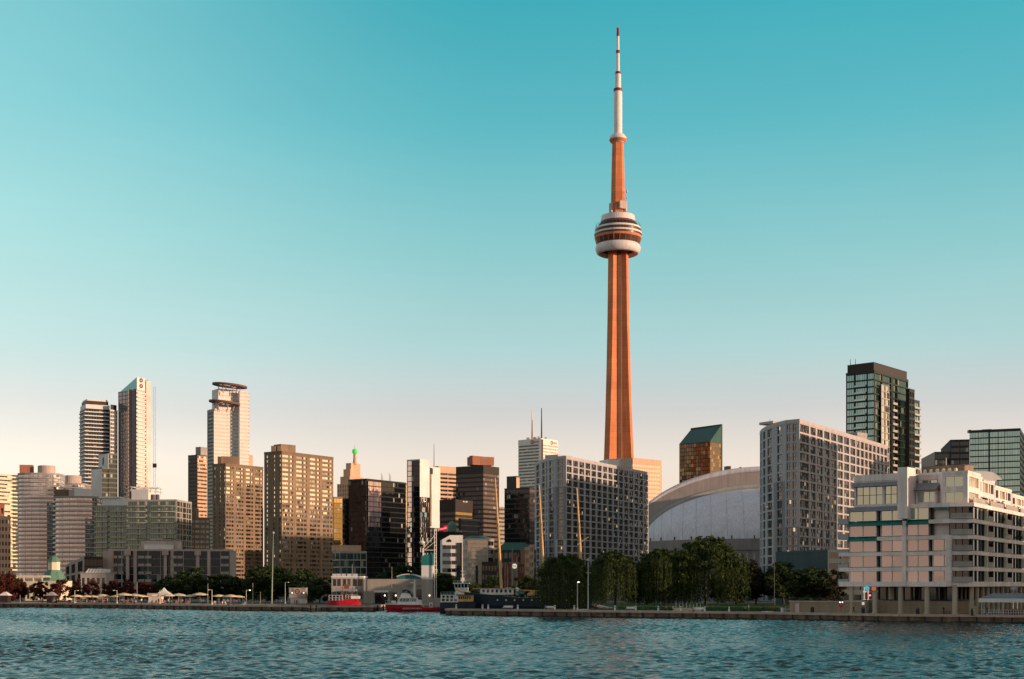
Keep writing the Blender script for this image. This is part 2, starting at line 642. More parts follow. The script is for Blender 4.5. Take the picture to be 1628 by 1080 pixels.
class Bld:
    def __init__(s, name, label, cat, loc, group=None):
        s.root = empty(name, loc, label, cat, group)
        s.walls = {}
        s.wins = []

    def wall(s, mat):
        if mat.name not in s.walls:
            s.walls[mat.name] = (MB(), mat)
        return s.walls[mat.name][0]

    def facade(s, p0, p1, z0, z1, mat, fh=3.2, nf=None, cols=None, sl=(0.28, 0.8), glass=None, rec=0.35, pane=1.6, ny=1,
               bar=0.1, frame=None, name='window', skip=None, alt=None, proud=0.0, far=0.0):
        w = s.wall(mat)
        a, b = Vector(p0), Vector(p1)
        ln = (b - a).length
        e = (b - a) / ln
        n = Vector((e.y, -e.x))

        def P(u, o, z):
            q = a + e * u + n * o
            return (q.x, q.y, z)
        if not cols or glass is None:
            w.quad(P(0, 0, z0), P(ln, 0, z0), P(ln, 0, z1), P(0, 0, z1))
            return
        nf = nf or max(1, round((z1 - z0) / fh))
        h = (z1 - z0) / nf
        us = [0.0] + [x * ln for c in cols for x in c] + [ln]
        for k in range(0, len(us), 2):          # piers
            u0, u1 = us[k], us[k + 1]
            if u1 - u0 < 0.02:
                continue
            w.quad(P(u0, proud, z0), P(u1, proud, z0), P(u1, proud, z1), P(u0, proud, z1))
            if k > 0:
                w.quad(P(u0, -rec, z0), P(u0, proud, z0), P(u0, proud, z1), P(u0, -rec, z1))
            if k + 2 < len(us):
                w.quad(P(u1, proud, z0), P(u1, -rec, z0), P(u1, -rec, z1), P(u1, proud, z1))
        zs = [z0]
        for j in range(nf):
            zs += [z0 + h * (j + sl[0]), z0 + h * (j + sl[1])]
        zs.append(z1)
        o = -0.006
        for k in range(0, len(zs), 2):          # spandrels
            if zs[k + 1] - zs[k] < 0.02:
                continue
            w.quad(P(0, o, zs[k]), P(ln, o, zs[k]), P(ln, o, zs[k + 1]), P(0, o, zs[k + 1]))
            if k > 0:
                w.quad(P(0, -rec, zs[k]), P(ln, -rec, zs[k]), P(ln, o, zs[k]), P(0, o, zs[k]))
            if k + 2 < len(zs):
                w.quad(P(0, o, zs[k + 1]), P(ln, o, zs[k + 1]), P(ln, -rec, zs[k + 1]), P(0, -rec, zs[k + 1]))
        rz = math.atan2(e.y, e.x)
        mid = (a + b) / 2
        face = max(0.0, -n.dot(mid.normalized()))
        for j in range(nf):
            zc = z0 + h * (j + (sl[0] + sl[1]) / 2)
            hh = h * (sl[1] - sl[0])
            for ci, c in enumerate(cols):
                if skip and skip(j, ci, nf):
                    continue
                ww = (c[1] - c[0]) * ln
                g = glass
                if alt:
                    g = alt(j, ci, nf) or glass
                q = a + e * ((c[0] + c[1]) / 2 * ln) - n * (rec - 0.02)
                score = ww * hh * face / mid.length ** 2 * (0.2 if zc < s.zlow else 1.0)
                s.wins.append((score, (q.x, q.y, zc), rz, round(ww, 3), round(hh, 3), max(1, round(ww / pane)), ny, bar, g, frame or mat, name))

    zlow = 0.0

    def volume(s, poly, z0, z1, mat, styles=None, par=0.9, parmat=None, rec=0.35, top=True):
        """prism with one facade style per edge (None = plain wall)"""
        w = s.wall(mat)
        n = len(poly)
        inner = offset(poly, -rec)
        w.prism(inner, z0, z1 - 0.02)
        for i in range(n):
            st = (styles[i] if isinstance(styles, (list, tuple)) else styles) if styles else None
            kw = dict(st) if st else {}
            kw['rec'] = rec
            m = kw.pop('mat', mat)
            s.facade(poly[i], poly[(i + 1) % n], z0, z1, m, **kw)
        if top:
            s.wall(parmat or mat).prism(offset(poly, 0.08), z1, z1 + par)

    def rings(s, line, z0, h, n, d, t=0.28, rail=0.0, mat=None, railmat=None, name='balcony', closed=True):
        """one projecting slab (with its rail) per floor"""
        out = offset(line, d, closed)
        inn = offset(line, -0.25, closed)
        mb = MB()
        m = len(line)
        for i in range(m if closed else m - 1):
            j = (i + 1) % m
            a, b, c, e = inn[i], inn[j], out[j], out[i]
            mb.quad((*a, t), (*e, t), (*c, t), (*b, t))
            mb.quad((*e, 0), (*c, 0), (*c, t), (*e, t))
            mb.quad((*a, 0), (*b, 0), (*c, 0), (*e, 0))
            if rail > 0:
                mb.quad((*e, t), (*c, t), (*c, t + rail), (*e, t + rail), 1)
        if not closed:
            for k in (0, m - 1):
                a, e = inn[k], out[k]
                mb.quad((*a, 0), (*e, 0), (*e, t + rail), (*a, t + rail), 1)
        org = ORG[s.root.name]
        me = mb.mesh(name, [mat, railmat or mat], (org.x, org.y, 0))
        for k in range(n):
            o = bpy.data.objects.new(name, me)
            COL.objects.link(o)
            o.parent = s.root
            o.location = (0, 0, z0 + h * k - org.z)

    def add(s, name, mb, mat, label=None, smooth=False):
        return mb.build(name, mat, s.root, label, smooth)

    def flush(s):
        for mb, mat in s.walls.values():
            if mb.f:
                mb.build('wall', mat, s.root)
        s.walls = {}

    def finish(s, limit=100, wallname='wall'):
        org = ORG[s.root.name]
        for k, (mb, mat) in enumerate(s.walls.values()):
            if mb.f:
                mb.build(wallname if k == 0 else wallname, mat, s.root)
        s.wins.sort(key=lambda t: -t[0])
        names = {}
        for t in s.wins:
            names.setdefault(t[-1], []).append(t)
        for nm, ws in names.items():
            keep, rest = ws[:limit], ws[limit:]
            for (sc, p, rz, w, h, nx, ny, bar, g, fr, _) in keep:
                key = (w, h, nx, ny, bar, g.name, fr.name)
                if key not in WCACHE:
                    mb = MB()
                    pane_shapes(mb, lambda x, o, z: (x, -o, z), w, h, nx, ny, bar)
                    WCACHE[key] = mb.mesh(nm, [g, fr])
                o = bpy.data.objects.new(nm, WCACHE[key])
                COL.objects.link(o)
                o.parent = s.root
                o.location = (p[0] - org.x, p[1] - org.y, p[2] - org.z)
                o.rotation_euler = (0, 0, rz)
            if rest:
                byg, mats = {}, []
                mb = MB()
                for (sc, p, rz, w, h, nx, ny, bar, g, fr, _) in rest:
                    for m_ in (g, fr):
                        if m_.name not in byg:
                            byg[m_.name] = len(mats)
                            mats.append(m_)
                    co, si = math.cos(rz), math.sin(rz)
                    t = MB()
                    pane_shapes(t, lambda x, o, z: (p[0] + x * co + o * si, p[1] + x * si - o * co, p[2] + z), w, h, nx, ny, bar)
                    gi, fi = byg[g.name], byg[fr.name]
                    k0 = len(mb.v)
                    mb.v.extend(t.v)
                    mb.f.extend([tuple(i + k0 for i in f) for f in t.f])
                    mb.m.extend([gi if i == 0 else fi for i in t.m])
                o = mb.build(nm, mats, s.root)
                o['kind'] = 'stuff'


def tower(name, label, cat, l, c, r, D, yt, mat, R=None, L=None, phi=57.0, z0=GZ, par=0.9, parmat=None, rec=0.35, group=None, done=True, B=None):
    poly = corner(l, c, r, D, phi)
    z1 = PZ(yt, D)
    b = Bld(name, label, cat, (poly[0][0], poly[0][1], z0), group)
    b.volume(poly, z0, z1 - par, mat, [R, B, B, L], par, parmat, rec)
    b.poly, b.z1, b.D = poly, z1, D
    if done:
        b.finish()
    return b


def topbox(b, l, r, D, y0, y1, depth, mat, name='penthouse', skew=0.0, label=None):
    mb = MB()
    mb.prism(frontal(l, r, D, depth, skew), PZ(y0, D), PZ(y1, D))
    return b.add(name, mb, mat, label)


# ------------------------------------------------------------------ foliage
# leaves
LEAF = {'green': leafmat('dark green leaf', (.014, .027, .010), (.06, .088, .026)),
        'willow': leafmat('willow leaf', (.015, .028, .010), (.08, .105, .03)),
        'maple': leafmat('red maple leaf', (.05, .014, .011), (.16, .042, .03)),
        'brown': leafmat('brownish leaf', (.014, .015, .008), (.045, .042, .018))}




def leaves(cent, rad, n, size, rng, flat=.75, up=0.0):
    """n leaf sprays spread through a lumpy cloud of clusters"""
    k = len(cent)
    pick = rng.integers(0, k, n)
    d = rng.normal(size=(n, 3))
    d /= np.linalg.norm(d, axis=1)[:, None]
    r = rng.random(n) ** .45
    c = cent[pick] + d * (r * rad[pick])[:, None] * np.array([1, 1, flat])
    return quads(c, size * (.6 + .8 * rng.random(n)), rng)


def quads(c, s, rng, drop=0.0, asp=.6):
    n = len(c)
    a = rng.normal(size=(n, 3))
    a[:, 2] -= drop
    a /= np.linalg.norm(a, axis=1)[:, None]
    b = rng.normal(size=(n, 3))
    b -= a * np.sum(a * b, 1)[:, None]
    b /= np.linalg.norm(b, axis=1)[:, None]
    a *= s[:, None]
    b *= (s * asp)[:, None]
    v = np.stack([c - a, c - b * .9 + a * .1, c + a, c + b * .9 + a * .1], 1).reshape(-1, 3)
    return v


def leaf_mesh(name, v, mat):
    n = len(v) // 4
    me = bpy.data.meshes.new(name)
    me.vertices.add(len(v))
    me.vertices.foreach_set('co', v.astype(np.float32).ravel())
    me.loops.add(n * 4)
    me.loops.foreach_set('vertex_index', np.arange(n * 4, dtype=np.int32))
    me.polygons.add(n)
    me.polygons.foreach_set('loop_start', np.arange(0, n * 4, 4, dtype=np.int32))
    me.update(calc_edges=True)
    me.materials.append(mat)
    return me



# ------------------------------------------------------------------ palette
M_tan = wall('tan brick', (0.235, 0.155, 0.102), var=.2, streak=.18)
M_tan2 = wall('brown brick', (0.19, 0.122, 0.083))
M_white = wall('white panel', (0.70, 0.665, 0.66), var=0.07, streak=0.06)
M_cream = wall('cream panel', (0.72, 0.62, 0.48), var=0.07)
M_conc = wall('grey concrete', (0.37, 0.325, 0.31), lines=3.0)
M_pink = wall('pink precast', (0.48, 0.37, 0.34), var=0.12)
M_lav = wall('grey violet panel', (0.385, 0.368, 0.40), var=0.08, streak=0.08)
M_slate = wall('slate grey panel', (0.22, 0.215, 0.25), var=0.08)
M_black = wall('black metal cladding', (0.012, 0.013, 0.014), rough=0.4, var=0.2)
M_dbrown = wall('dark brown cladding', (0.034, 0.021, 0.018), rough=0.5)
M_dgreen = wall('dark green cladding', (0.014, 0.032, 0.031), rough=0.4)
M_teal = wall('teal roofing', (0.02, 0.17, 0.17), rough=0.5, var=0.12)
M_copper = wall('green copper roofing', (0.10, 0.20, 0.15), var=0.2)
M_peach = wall('peach stone', (0.60, 0.37, 0.25), var=0.08)
M_redst = wall('red granite', (0.34, 0.14, 0.09))
M_redbr = wall('red brick', (0.22, 0.07, 0.05))
M_steel = wall('painted steel', (0.5, 0.5, 0.5), rough=0.45, var=0.06)
M_dsteel = wall('dark steel', (0.05, 0.05, 0.055), rough=0.45)
M_roofg = wall('gravel roof', (0.2, 0.18, 0.17))
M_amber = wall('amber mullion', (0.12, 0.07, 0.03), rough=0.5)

G_gold = glass('bright pane', refl=0.72, tint=(0.98, 0.92, 0.78), wob=0.03, pb=0.35)
G_dark = glass('dark pane', interior=(0.010, 0.012, 0.014), refl=0.03, tint=(0.7, 0.8, 0.82), pb=0.06, wob=0.02)
G_black = glass('black pane', interior=(0.006, 0.007, 0.009), refl=0.01, tint=(0.75, 0.72, 0.75), pb=0.03, wob=0.015)
G_green = glass('green pane', interior=(0.012, 0.028, 0.022), refl=0.09, tint=(0.62, 0.85, 0.74), pb=0.14, blind=(0.35, 0.38, 0.3), wob=0.03)
G_teal = glass('teal pane', interior=(0.016, 0.055, 0.052), refl=0.36, tint=(0.55, 0.86, 0.84), pb=0.12, wob=0.03)
G_grey = glass('grey pane', interior=(0.11, 0.10, 0.105), refl=0.3, tint=(0.85, 0.85, 0.85), pb=0.3, wob=0.03)
G_mir = glass('mirror pane', interior=(0.10, 0.09, 0.08), refl=0.62, tint=(0.95, 0.92, 0.88), pb=0.0, wob=0.05)
G_speck = glass('speckled mirror pane', interior=(0.03, 0.025, 0.025), refl=0.5, tint=(0.98, 0.86, 0.78), pb=0.0, wob=0.34)
G_hotel = glass('hotel pane', interior=(0.022, 0.024, 0.026), refl=0.09, tint=(0.88, 0.9, 0.86), pb=0.28, blind=(0.26, 0.20, 0.16), wob=0.035, lit=0.012)
G_goldref = glass('painted gold reflection pane', interior=(0.42, 0.26, 0.07), refl=0.2, tint=(1.0, 0.8, 0.42), pb=0.1, wob=0.02)  # gold reflection painted into the pane's interior colour
G_pinkp = glass('blind backed pane', interior=(0.20, 0.16, 0.15), refl=0.28, tint=(0.9, 0.82, 0.8), blind=(0.45, 0.37, 0.33), pb=0.7, wob=0.02)


G_pale = glass('pale spandrel pane', interior=(.50, .44, .40), refl=.28, tint=(1, .93, .88), pb=0.2, blind=(.6, .55, .5), wob=.02)
G_cream = glass('cream mirror pane', interior=(.62, .48, .38), refl=.13, tint=(1, .88, .75), pb=0, wob=.02)


def S(**k):
    return k


band = lambda fh=3.6, sl=(0.32, 0.86), g=G_dark, **k: S(fh=fh, cols=BANDW, sl=sl, glass=g, pane=k.pop('pane', 1.8), name='window_band', bar=k.pop('bar', 0.12), **k)
CITY = "downtown buildings behind the waterfront"


def mast(b, px, D, y0, y1, r=0.25, mat=None, name='antenna'):
    mb = MB()
    x = PX(px, D)
    mb.tube((x, D, PZ(y0, D)), (x, D, PZ(y1, D)), r, r * 0.5, 6)
    return b.add(name, mb, mat or M_dsteel)


def disc(mb, c, nrm, r0, r1, n=20, th=0.15):
    """flat ring facing nrm"""
    nrm = Vector(nrm).normalized()
    u = Vector((-nrm.y, nrm.x, 0)).normalized()
    w = Vector((0, 0, 1))
    c = Vector(c)
    for i in range(n):
        a, b_ = 2 * math.pi * i / n, 2 * math.pi * (i + 1) / n
        q = []
        for r, t in ((r0, a), (r1, a), (r1, b_), (r0, b_)):
            q.append(c + u * r * math.cos(t) + w * r * math.sin(t) + nrm * th)
        mb.quad(*q)


# ---- far left
b = tower('office_slab', 'cream office slab at the far left edge of the skyline', 'office building', -60, -30, 35, 1150, 751, M_cream,
          R=band(3.4, (0.45, 0.8), G_gold, pane=3), L=band(3.4, (0.45, 0.8), G_grey, pane=3))
b = tower('apartment_block', 'dark stepped apartment block cut by the left picture edge', 'apartment building', -50, -8, 17, 560, 820, M_dbrown,
          R=S(fh=3, cols=even(5, .5), glass=G_dark), L=S(fh=3, cols=even(4, .5), glass=G_dark), done=False)
b.volume(corner(-50, -14, 7, 563), b.z1, PZ(803, 560), M_redbr, [S(fh=3, cols=even(3, .5), glass=G_dark), None, None, S(fh=3, cols=even(3, .5), glass=G_dark)])
b.finish()


G_rail = glass('balcony glass', interior=(.07, .065, .062), refl=.10, tint=(.85, .85, .82), pb=.25, blind=(.25, .22, .2), wob=.03)


def round_condo(name, label, pl, pr, D, yt, rtop, seg=7, fh=3.0, d=1.5, glassmat=G_grey):
    """slab condominium with a bowed, balcony-wrapped front"""
    x0, x1 = PX(pl, D), PX(pr, D)
    w = x1 - x0
    pts = []
    for i in range(seg + 1):
        t = math.radians(200 + 140 * i / seg)
        pts.append(((x0 + x1) / 2 + w / 2 * math.cos(t) / math.cos(math.radians(20)), D + 8 + w * 0.30 * math.sin(t)))
    base_y = pts[0][1]
    poly = pts + [(x1 - 0.5, base_y + 16), (x0 + 0.5, base_y + 16)]
    z1 = PZ(yt, D)
    b = Bld(name, label, 'apartment building', ((x0 + x1) / 2, D + 6, GZ), CITY)
    n = round((z1 - GZ) / fh)
    h = (z1 - GZ) / n
    st = S(nf=n, cols=BANDW, sl=(0.10, 0.88), glass=glassmat, pane=1.7, bar=0.16, name='window_band', frame=M_white)
    b.volume(poly, GZ, z1, M_conc, [st] * seg + [st, None, st], 1.0, M_conc)
    b.rings(pts, GZ, h, n, d, 0.34, 0.66, M_white, G_rail, closed=False)
    b.pts, b.D, b.z1, b.h, b.n, b.poly = pts, D, z1, h, n, poly
    return b


b = round_condo('condominium_tower', 'tallest of the three round fronted grey condominiums at far left, orange box on its roof', 24, 90, 980, 754, None)
topbox(b, 31, 52, 986, 753, 739, 7, M_redst, 'plant_room', skew=2)
mb = MB()
mb.lathe((PX(74, 990), 990, PZ(756, 990)), [(6.2, 0), (6.2, 6.6), (5.9, 6.9), (0.1, 6.9)], 28)
b.add('roof_drum', mb, M_pink)
b.finish()
b = round_condo('condominium_tower', 'round fronted grey condominium with a low white drum on top, right of the tallest one', 83, 151, 900, 791, None)
topbox(b, 87, 109, 905, 790, 778, 7, M_tan2, 'plant_room', skew=2)
topbox(b, 109.3, 119, 906, 790, 778.5, 6, M_pink, 'roof_wall', skew=1)
mb = MB()
mb.lathe((PX(132, 910), 910, PZ(791, 910)), [(6.0, 0), (6.0, 5.4), (5.7, 5.7), (0.1, 5.7)], 28)
b.add('roof_drum', mb, M_white)
b.finish()
b = round_condo('condominium_tower', 'grey condominium hidden behind the two round ones, only its drum shaped top showing', 88, 132, 1080, 770, None)
mb = MB()
mb.lathe((PX(115.5, 1092), 1092, PZ(770, 1092)), [(6.8, 0), (6.8, 6.3), (6.4, 6.8), (0.1, 6.8)], 28)
b.add('roof_drum', mb, M_pink)
b.finish()

# ---- the pair of tall towers at left
D = 1150
poly = corner(127, 136, 175, D, 30)
b = Bld('condominium_tower', 'dark glass tower with white balcony lines and a white crown, left of the slanted tower', 'apartment building', (*poly[0], GZ), CITY)
zt = PZ(651, D)
st = band(3.3, (0.22, 0.9), G_dark, pane=2.2, frame=M_white)
st2 = S(fh=3.3, cols=groups([.3, 2, .3, 2, .3, 2, .3, 2, .3]), sl=(0.25, 0.9), glass=G_gold, pane=2)
b.volume(poly, GZ, zt, M_black, [st, None, None, st], 0.9)
n = round((zt - GZ) / 3.3)
b.rings([poly[3], poly[0], poly[1]], GZ + 1.0, (zt - GZ) / n, n, 0.9, 0.55, 0.3, M_white, M_white, closed=False)
mb = MB()
mb.prism(offset(poly, -0.3), zt + 0.9, PZ(642.5, D))
b.add('crown', mb, M_white)
mb = MB()
mb.prism(offset(poly, -1.2), PZ(642.5, D), PZ(636.5, D))
b.add('plant_room', mb, M_dbrown)
mb = MB()
mb.prism(offset(poly, -1.8), PZ(636.5, D), PZ(633.5, D))
b.add('roof_edge', mb, M_white)
wing = corner(174, 175.5, 187, D + 4, 57)
b.volume(wing, GZ, PZ(652, D), M_white, [st2, None, None, st2], 0.9)
mb = MB()
mb.prism(offset(wing, -0.6), PZ(652, D) + .9, PZ(642, D))
b.add('plant_room', mb, M_dbrown)
b.finish()

b = tower('office_block', 'white walled block with a green leaf emblem, in front of the dark balcony tower', 'office building', 157, 172.5, 186, 1010, 720.5, M_dgreen,
          R=band(3.6, (0.2, 0.9), G_dark), L=None, phi=50, done=False, group=CITY)
mb = MB()
p = b.poly
a, c = Vector(p[3]), Vector(p[0])
e = (c - a).normalized()
nn = Vector((e.y, -e.x))
q0, q1 = a + nn * 0.25, c + nn * 0.25
mb.prism([tuple(q0), tuple(q1), tuple(c + nn * 0.01), tuple(a + nn * 0.01)], PZ(746, 1010), PZ(721.5, 1010))
b.add('white_panel', mb, M_white)
m = (q0 + q1) / 2
for k, dz in ((0, 1.2), (1, -1.2)):
    mb = MB()
    zc = PZ(733, 1010) + dz
    ring = []
    for i in range(10):
        t = 2 * math.pi * i / 10
        pt = m + e * (1.1 * math.cos(t)) + nn * 0.12
        ring.append((pt.x, pt.y, zc + 1.9 * math.sin(t) * (1 - 0.45 * math.cos(t))))
    mb.add(ring, [tuple(range(10))])
    b.add('leaf_emblem', mb, M_copper)
low = corner(145, 162, 172, 1000, 50)
b.volume(low, GZ, PZ(745, 1000), M_dgreen, [band(3.6, (0.2, 0.9), G_dark), None, None, S(mat=M_white)])
b.finish()

# slanted-roof tower
D = 1150
poly = corner(188, 217, 239, D, 57)
b = Bld('glass_tower', 'tall tower with a slanted teal glass roof and an orange stripe down its face', 'apartment building', (*poly[0], GZ), CITY)
zt = PZ(621, D)
stL = S(fh=3.4, cols=groups([.15, 3, .2, 3, .2, 3, .2, 3, .2, 3, .15]), sl=(0.12, 0.95), glass=glass('grey tower pane', interior=(.20, .165, .16), refl=.22, tint=(.9, .85, .85), pb=.3, blind=(.32, .27, .26), wob=.02), pane=1.5, name='window_band')
stR = S(fh=3.4, cols=groups([.1, 2.2, .1, 2.2, .1]), sl=(0.30, 0.9), glass=G_gold, pane=2.5, name='window_band')
b.volume(poly, GZ, zt, M_conc, [S(mat=M_white, **stR), None, None, S(mat=M_slate, **stL)], 0.5)
L_, C_, R_ = Vector(poly[3]), Vector(poly[0]), Vector(poly[1])
eL = (C_ - L_).normalized()
nL = Vector((eL.y, -eL.x))
lnL = (C_ - L_).length
for u0, u1, o, mt, nm in ((0.62, 0.66, 2.2, M_pink, 'stripe'), (0.84, 0.93, 0.3, M_slate, 'dark_strip')):
    mb = MB()
    a, c = L_ + eL * lnL * u0, L_ + eL * lnL * u1
    mb.prism([tuple(a + nL * o), tuple(c + nL * o), tuple(c - nL * .3), tuple(a - nL * .3)], GZ, zt + 1.5)
    b.add(nm, mb, mt)
n = round((zt - GZ) / 3.4)
k = (R_ - C_)
kk = k.normalized()
b.rings([tuple(C_), tuple(C_ + k * .62)], GZ + .8, (zt - GZ) / n, n, 1.3, 0.3, 0.85, M_white, M_white, closed=False)
mb = MB()
kn = Vector((kk.y, -kk.x))
mb.prism([tuple(C_ + k * .66 + kn * .8), tuple(R_ + kn * .8), tuple(R_ - kn * .4), tuple(C_ + k * .66 - kn * .4)], GZ, PZ(603, D))
b.add('fin_wall', mb, wall('pale pink fin', (.70, .57, .53)))
mb = MB()
inn = offset(poly, -0.4)
zz = [PZ(600, D), PZ(602, D), PZ(612, D), PZ(621.5, D)]
mb.prism(inn, zt + 0.5, zz)
b.add('glass_roof', mb, glass('roof teal', interior=(0.02, 0.16, 0.16), refl=0.3, tint=(0.5, 0.85, 0.86), pb=0))
mb = MB()
mb.prism([tuple(C_ + kn * .5), tuple(C_ + k * .6 + kn * .5), tuple(C_ + k * .6), tuple(C_)], zt + .5, [PZ(600, D)] * 4)
b.add('crown_wall', mb, M_white)
for yy in (604, 613):
    mb = MB()
    m = C_ + k * .3
    disc(mb, (m.x, m.y, PZ(yy, D)), (kn.x, kn.y, 0), 0.6, 1.9, 14, 0.7)
    b.add('emblem', mb, M_redbr)
b.finish()
# construction hoist beside it
xh, yh = R_.x + 2.5, R_.y + 4
t = empty('hoist_mast', (xh, yh, GZ), 'thin lattice hoist mast standing against the slanted roof tower', 'hoist')
mb = MB()
zt2 = PZ(615, yh)
for dx in (-.9, .9):
    mb.tube((xh + dx, yh, GZ), (xh + dx, yh, zt2), .17, .17, 4)
for i in range(40):
    z = GZ + (zt2 - GZ) * i / 40
    mb.tube((xh - .9, yh, z), (xh + .9, yh, z + (zt2 - GZ) / 40), .09, .09, 3)
mb.build('lattice', M_steel, t)
mb = MB()
mb.box((xh + .6, yh - 1.6, PZ(741, yh)), (3.0, 2.0, 3.0))
cab = mb.build('hoist_cab', M_dbrown, t)
mb = MB()
mb.box((xh + .6, yh - 1.6, PZ(741, yh) + 1.9), (3.3, 2.3, .5))
mb.build('cab_roof', M_steel, cab)

# ---- green glass mid rise condominiums
def balc_condo(label, pl, pr, D, yt, fh, roofs):
    poly = frontal(pl, pr, D, 24, -3)
    x0 = poly[0]
    z1 = PZ(yt, D)
    b = Bld('condominium', label, 'apartment building', (*x0, GZ), CITY)
    n = round((z1 - GZ) / fh)
    st = S(nf=n, cols=groups([.4, 3.4, .5, 2.2, .7, 4, .5, 2.2, .4, 3.0, .5]), sl=(0.06, 0.92), glass=G_green, pane=1.3, bar=.14, name='window_band', frame=M_dgreen)
    b.volume(poly, GZ, z1, M_conc, [st, st, None, st], 0.8)
    a, c = Vector(poly[0]), Vector(poly[1])
    e = c - a
    nn = Vector((e.y, -e.x)).normalized()
    for u0, u1, d in ((.04, .40, 1.5), (.52, .97, 1.7)):
        q = [a + e * u0, a + e * (u0 + u1) / 2 + nn * .7, a + e * u1]
        b.rings([tuple(v) for v in q], GZ + (z1 - GZ) / n * 2, (z1 - GZ) / n, n - 2, d, .26, .5, M_white, G_green, closed=False)
    b.poly, b.z1, b.D = poly, z1, D
    return b


b = balc_condo('green glazed condominium with a plain white roof box, left of the pergola block', 150, 203, 800, 806, 3.0, None)
topbox(b, 163, 201, 804, 806, 792, 12, M_white, 'penthouse', skew=-1)
topbox(b, 157, 190, 803, 792, 790, 10, M_white, 'roof_frame', skew=-1)
b.finish()
b = balc_condo('green glazed balcony condominium under a rooftop pergola and white penthouse', 201, 281, 740, 797, 3.0, None)
pen = topbox(b, 209, 236, 744, 797, 778, 10, M_white, 'penthouse', skew=-1)
D = 746
mb = MB()
for yy in (775.5, 781):
    mb.tube((PX(208, D), D - 2, PZ(yy - 1, D)), (PX(254, D), D - 2, PZ(yy + 1, D)), .22, .22, 4)
    mb.tube((PX(208, D), D + 6, PZ(yy - 1, D)), (PX(254, D), D + 6, PZ(yy + 1, D)), .22, .22, 4)
for i in range(6):
    x = 212 + i * 8
    mb.tube((PX(x, D), D - 2, PZ(774.5, D)), (PX(x - 4, D), D - 1.5, PZ(782, D)), .25, .25, 4)
    mb.tube((PX(x, D), D - 2, PZ(775, D)), (PX(x, D), D + 6, PZ(775, D)), .22, .22, 4)
for x in (211, 251):
    mb.tube((PX(x, D), D + 6, PZ(776, D)), (PX(x - 2, D), D + 6, PZ(797, D)), .25, .25, 4)
b.add('pergola', mb, M_white)
for x in (243, 250):
    mb = MB()
    mb.lathe((PX(x, 747), 747, PZ(797, 747)), [(1.1, 0), (1.1, 3.4), (.8, 3.7), (.05, 3.7)], 10)
    b.add('cooling_unit', mb, M_dsteel)
b.finish()
b = tower('apartment_block', 'low brown brick block with gold lit end windows, left of the tan towers', 'apartment building', 276, 296, 334, 780, 822, M_tan2,
          R=S(fh=3, cols=groups([.6, 3, .5, 1, .6, 3, .5, 3, .4, 2.4, .3]), sl=(.25, .75), glass=G_gold), L=S(fh=3, cols=even(4, .45), sl=(.25, .75), glass=G_gold), phi=35, done=False, group=CITY)
topbox(b, 291, 311, 792, 822, 808, 8, M_tan2)
b.finish()
b = tower('office_tower', 'narrow dark tower with a raised core, left of the white tower with oval roof discs', 'office building', 299, 314, 329, 1250, 723, M_dgreen,
          R=S(mat=M_peach, fh=3.6, cols=BANDW, sl=(.45, .9), glass=G_gold, pane=2, name='window_band'), L=band(3.6, (.3, .9), G_black), done=False, group=CITY)
b.volume(corner(311, 319, 329, 1256), b.z1, PZ(711, 1250), M_conc, None)
b.finish()

# ---- white tower with oval discs
D = 1300
poly = corner(329.5, 340, 380, D, 35)
b = Bld('white_tower', 'pale pink-white tower carrying two oval roof discs, behind the shorter tan tower', 'apartment building', (*poly[0], GZ), CITY)
stW = S(fh=3.5, cols=groups([.1, 5, .25, 4, .1]), sl=(.5, .95), glass=G_pale, pane=2.4, name='window_band', bar=.2)
stL = S(fh=3.5, cols=BANDW, sl=(.3, .92), glass=G_dark, pane=2.4, name='window_band')
b.volume(poly, GZ, PZ(651, D), M_white, [S(**stW), None, None, S(mat=M_dbrown, **stL)])
up = corner(337, 347, 381, D + 2, 35)
b.volume(up, PZ(651, D) + .9, PZ(619, D), M_white, [S(nf=4, cols=BANDW, sl=(.6, .95), glass=G_pale, pane=2, name='window_band'), None, None, None])
wing = corner(379, 381, 396, D + 6, 35)
b.volume(wing, GZ, PZ(622, D), M_white, [S(fh=3.5, cols=BANDW, sl=(.5, .95), glass=G_pale, pane=2, name='window_band'), None, None, None])
for (x0, x1, y, dy, th) in ((336, 391, 613.5, 8.0, 1.7), (330.5, 380, 641, 7.0, 1.9)):
    mb = MB()
    c = (PX((x0 + x1) / 2, D), D + 5, PZ(y, D))
    rx = (x1 - x0) / 2 / F * D
    ry = 15.0 if y < 620 else 13.0
    N_ = 36
    ang = [2 * math.pi * i / N_ for i in range(N_)]

    def ell(k, z):
        return [(c[0] + rx * k * math.cos(t), c[1] + ry * k * math.sin(t), c[2] + z - 1.6 * math.cos(t)) for t in ang]
    mb.loft([ell(1.0, 0), ell(1.0, th), ell(.62, th), ell(.62, 0), ell(1.0, 0)], caps=False)
    d = b.add('roof_disc', mb, wall('brown disc', (.17, .085, .065)))
    mb = MB()
    for i in range(0, N_, 6):
        t = ang[i]
        mb.tube((c[0] + rx * .66 * math.cos(t), c[1] + ry * .66 * math.sin(t), c[2] - 1.6 * math.cos(t) + .5), (c[0] + rx * .1 * math.cos(t), c[1] + ry * .1 * math.sin(t), c[2] + .5), .7, .7, 5)
        mb.tube((c[0] + rx * .55 * math.cos(t), c[1] + ry * .55 * math.sin(t), c[2] - 7), (c[0] + rx * .66 * math.cos(t), c[1] + ry * .66 * math.sin(t), c[2] + .3), .5, .5, 5)
    mb.build('disc_struts', M_pink, d)
b.volume(corner(394, 396, 402, D + 30), GZ, PZ(720, D), M_peach, None)
b.finish()

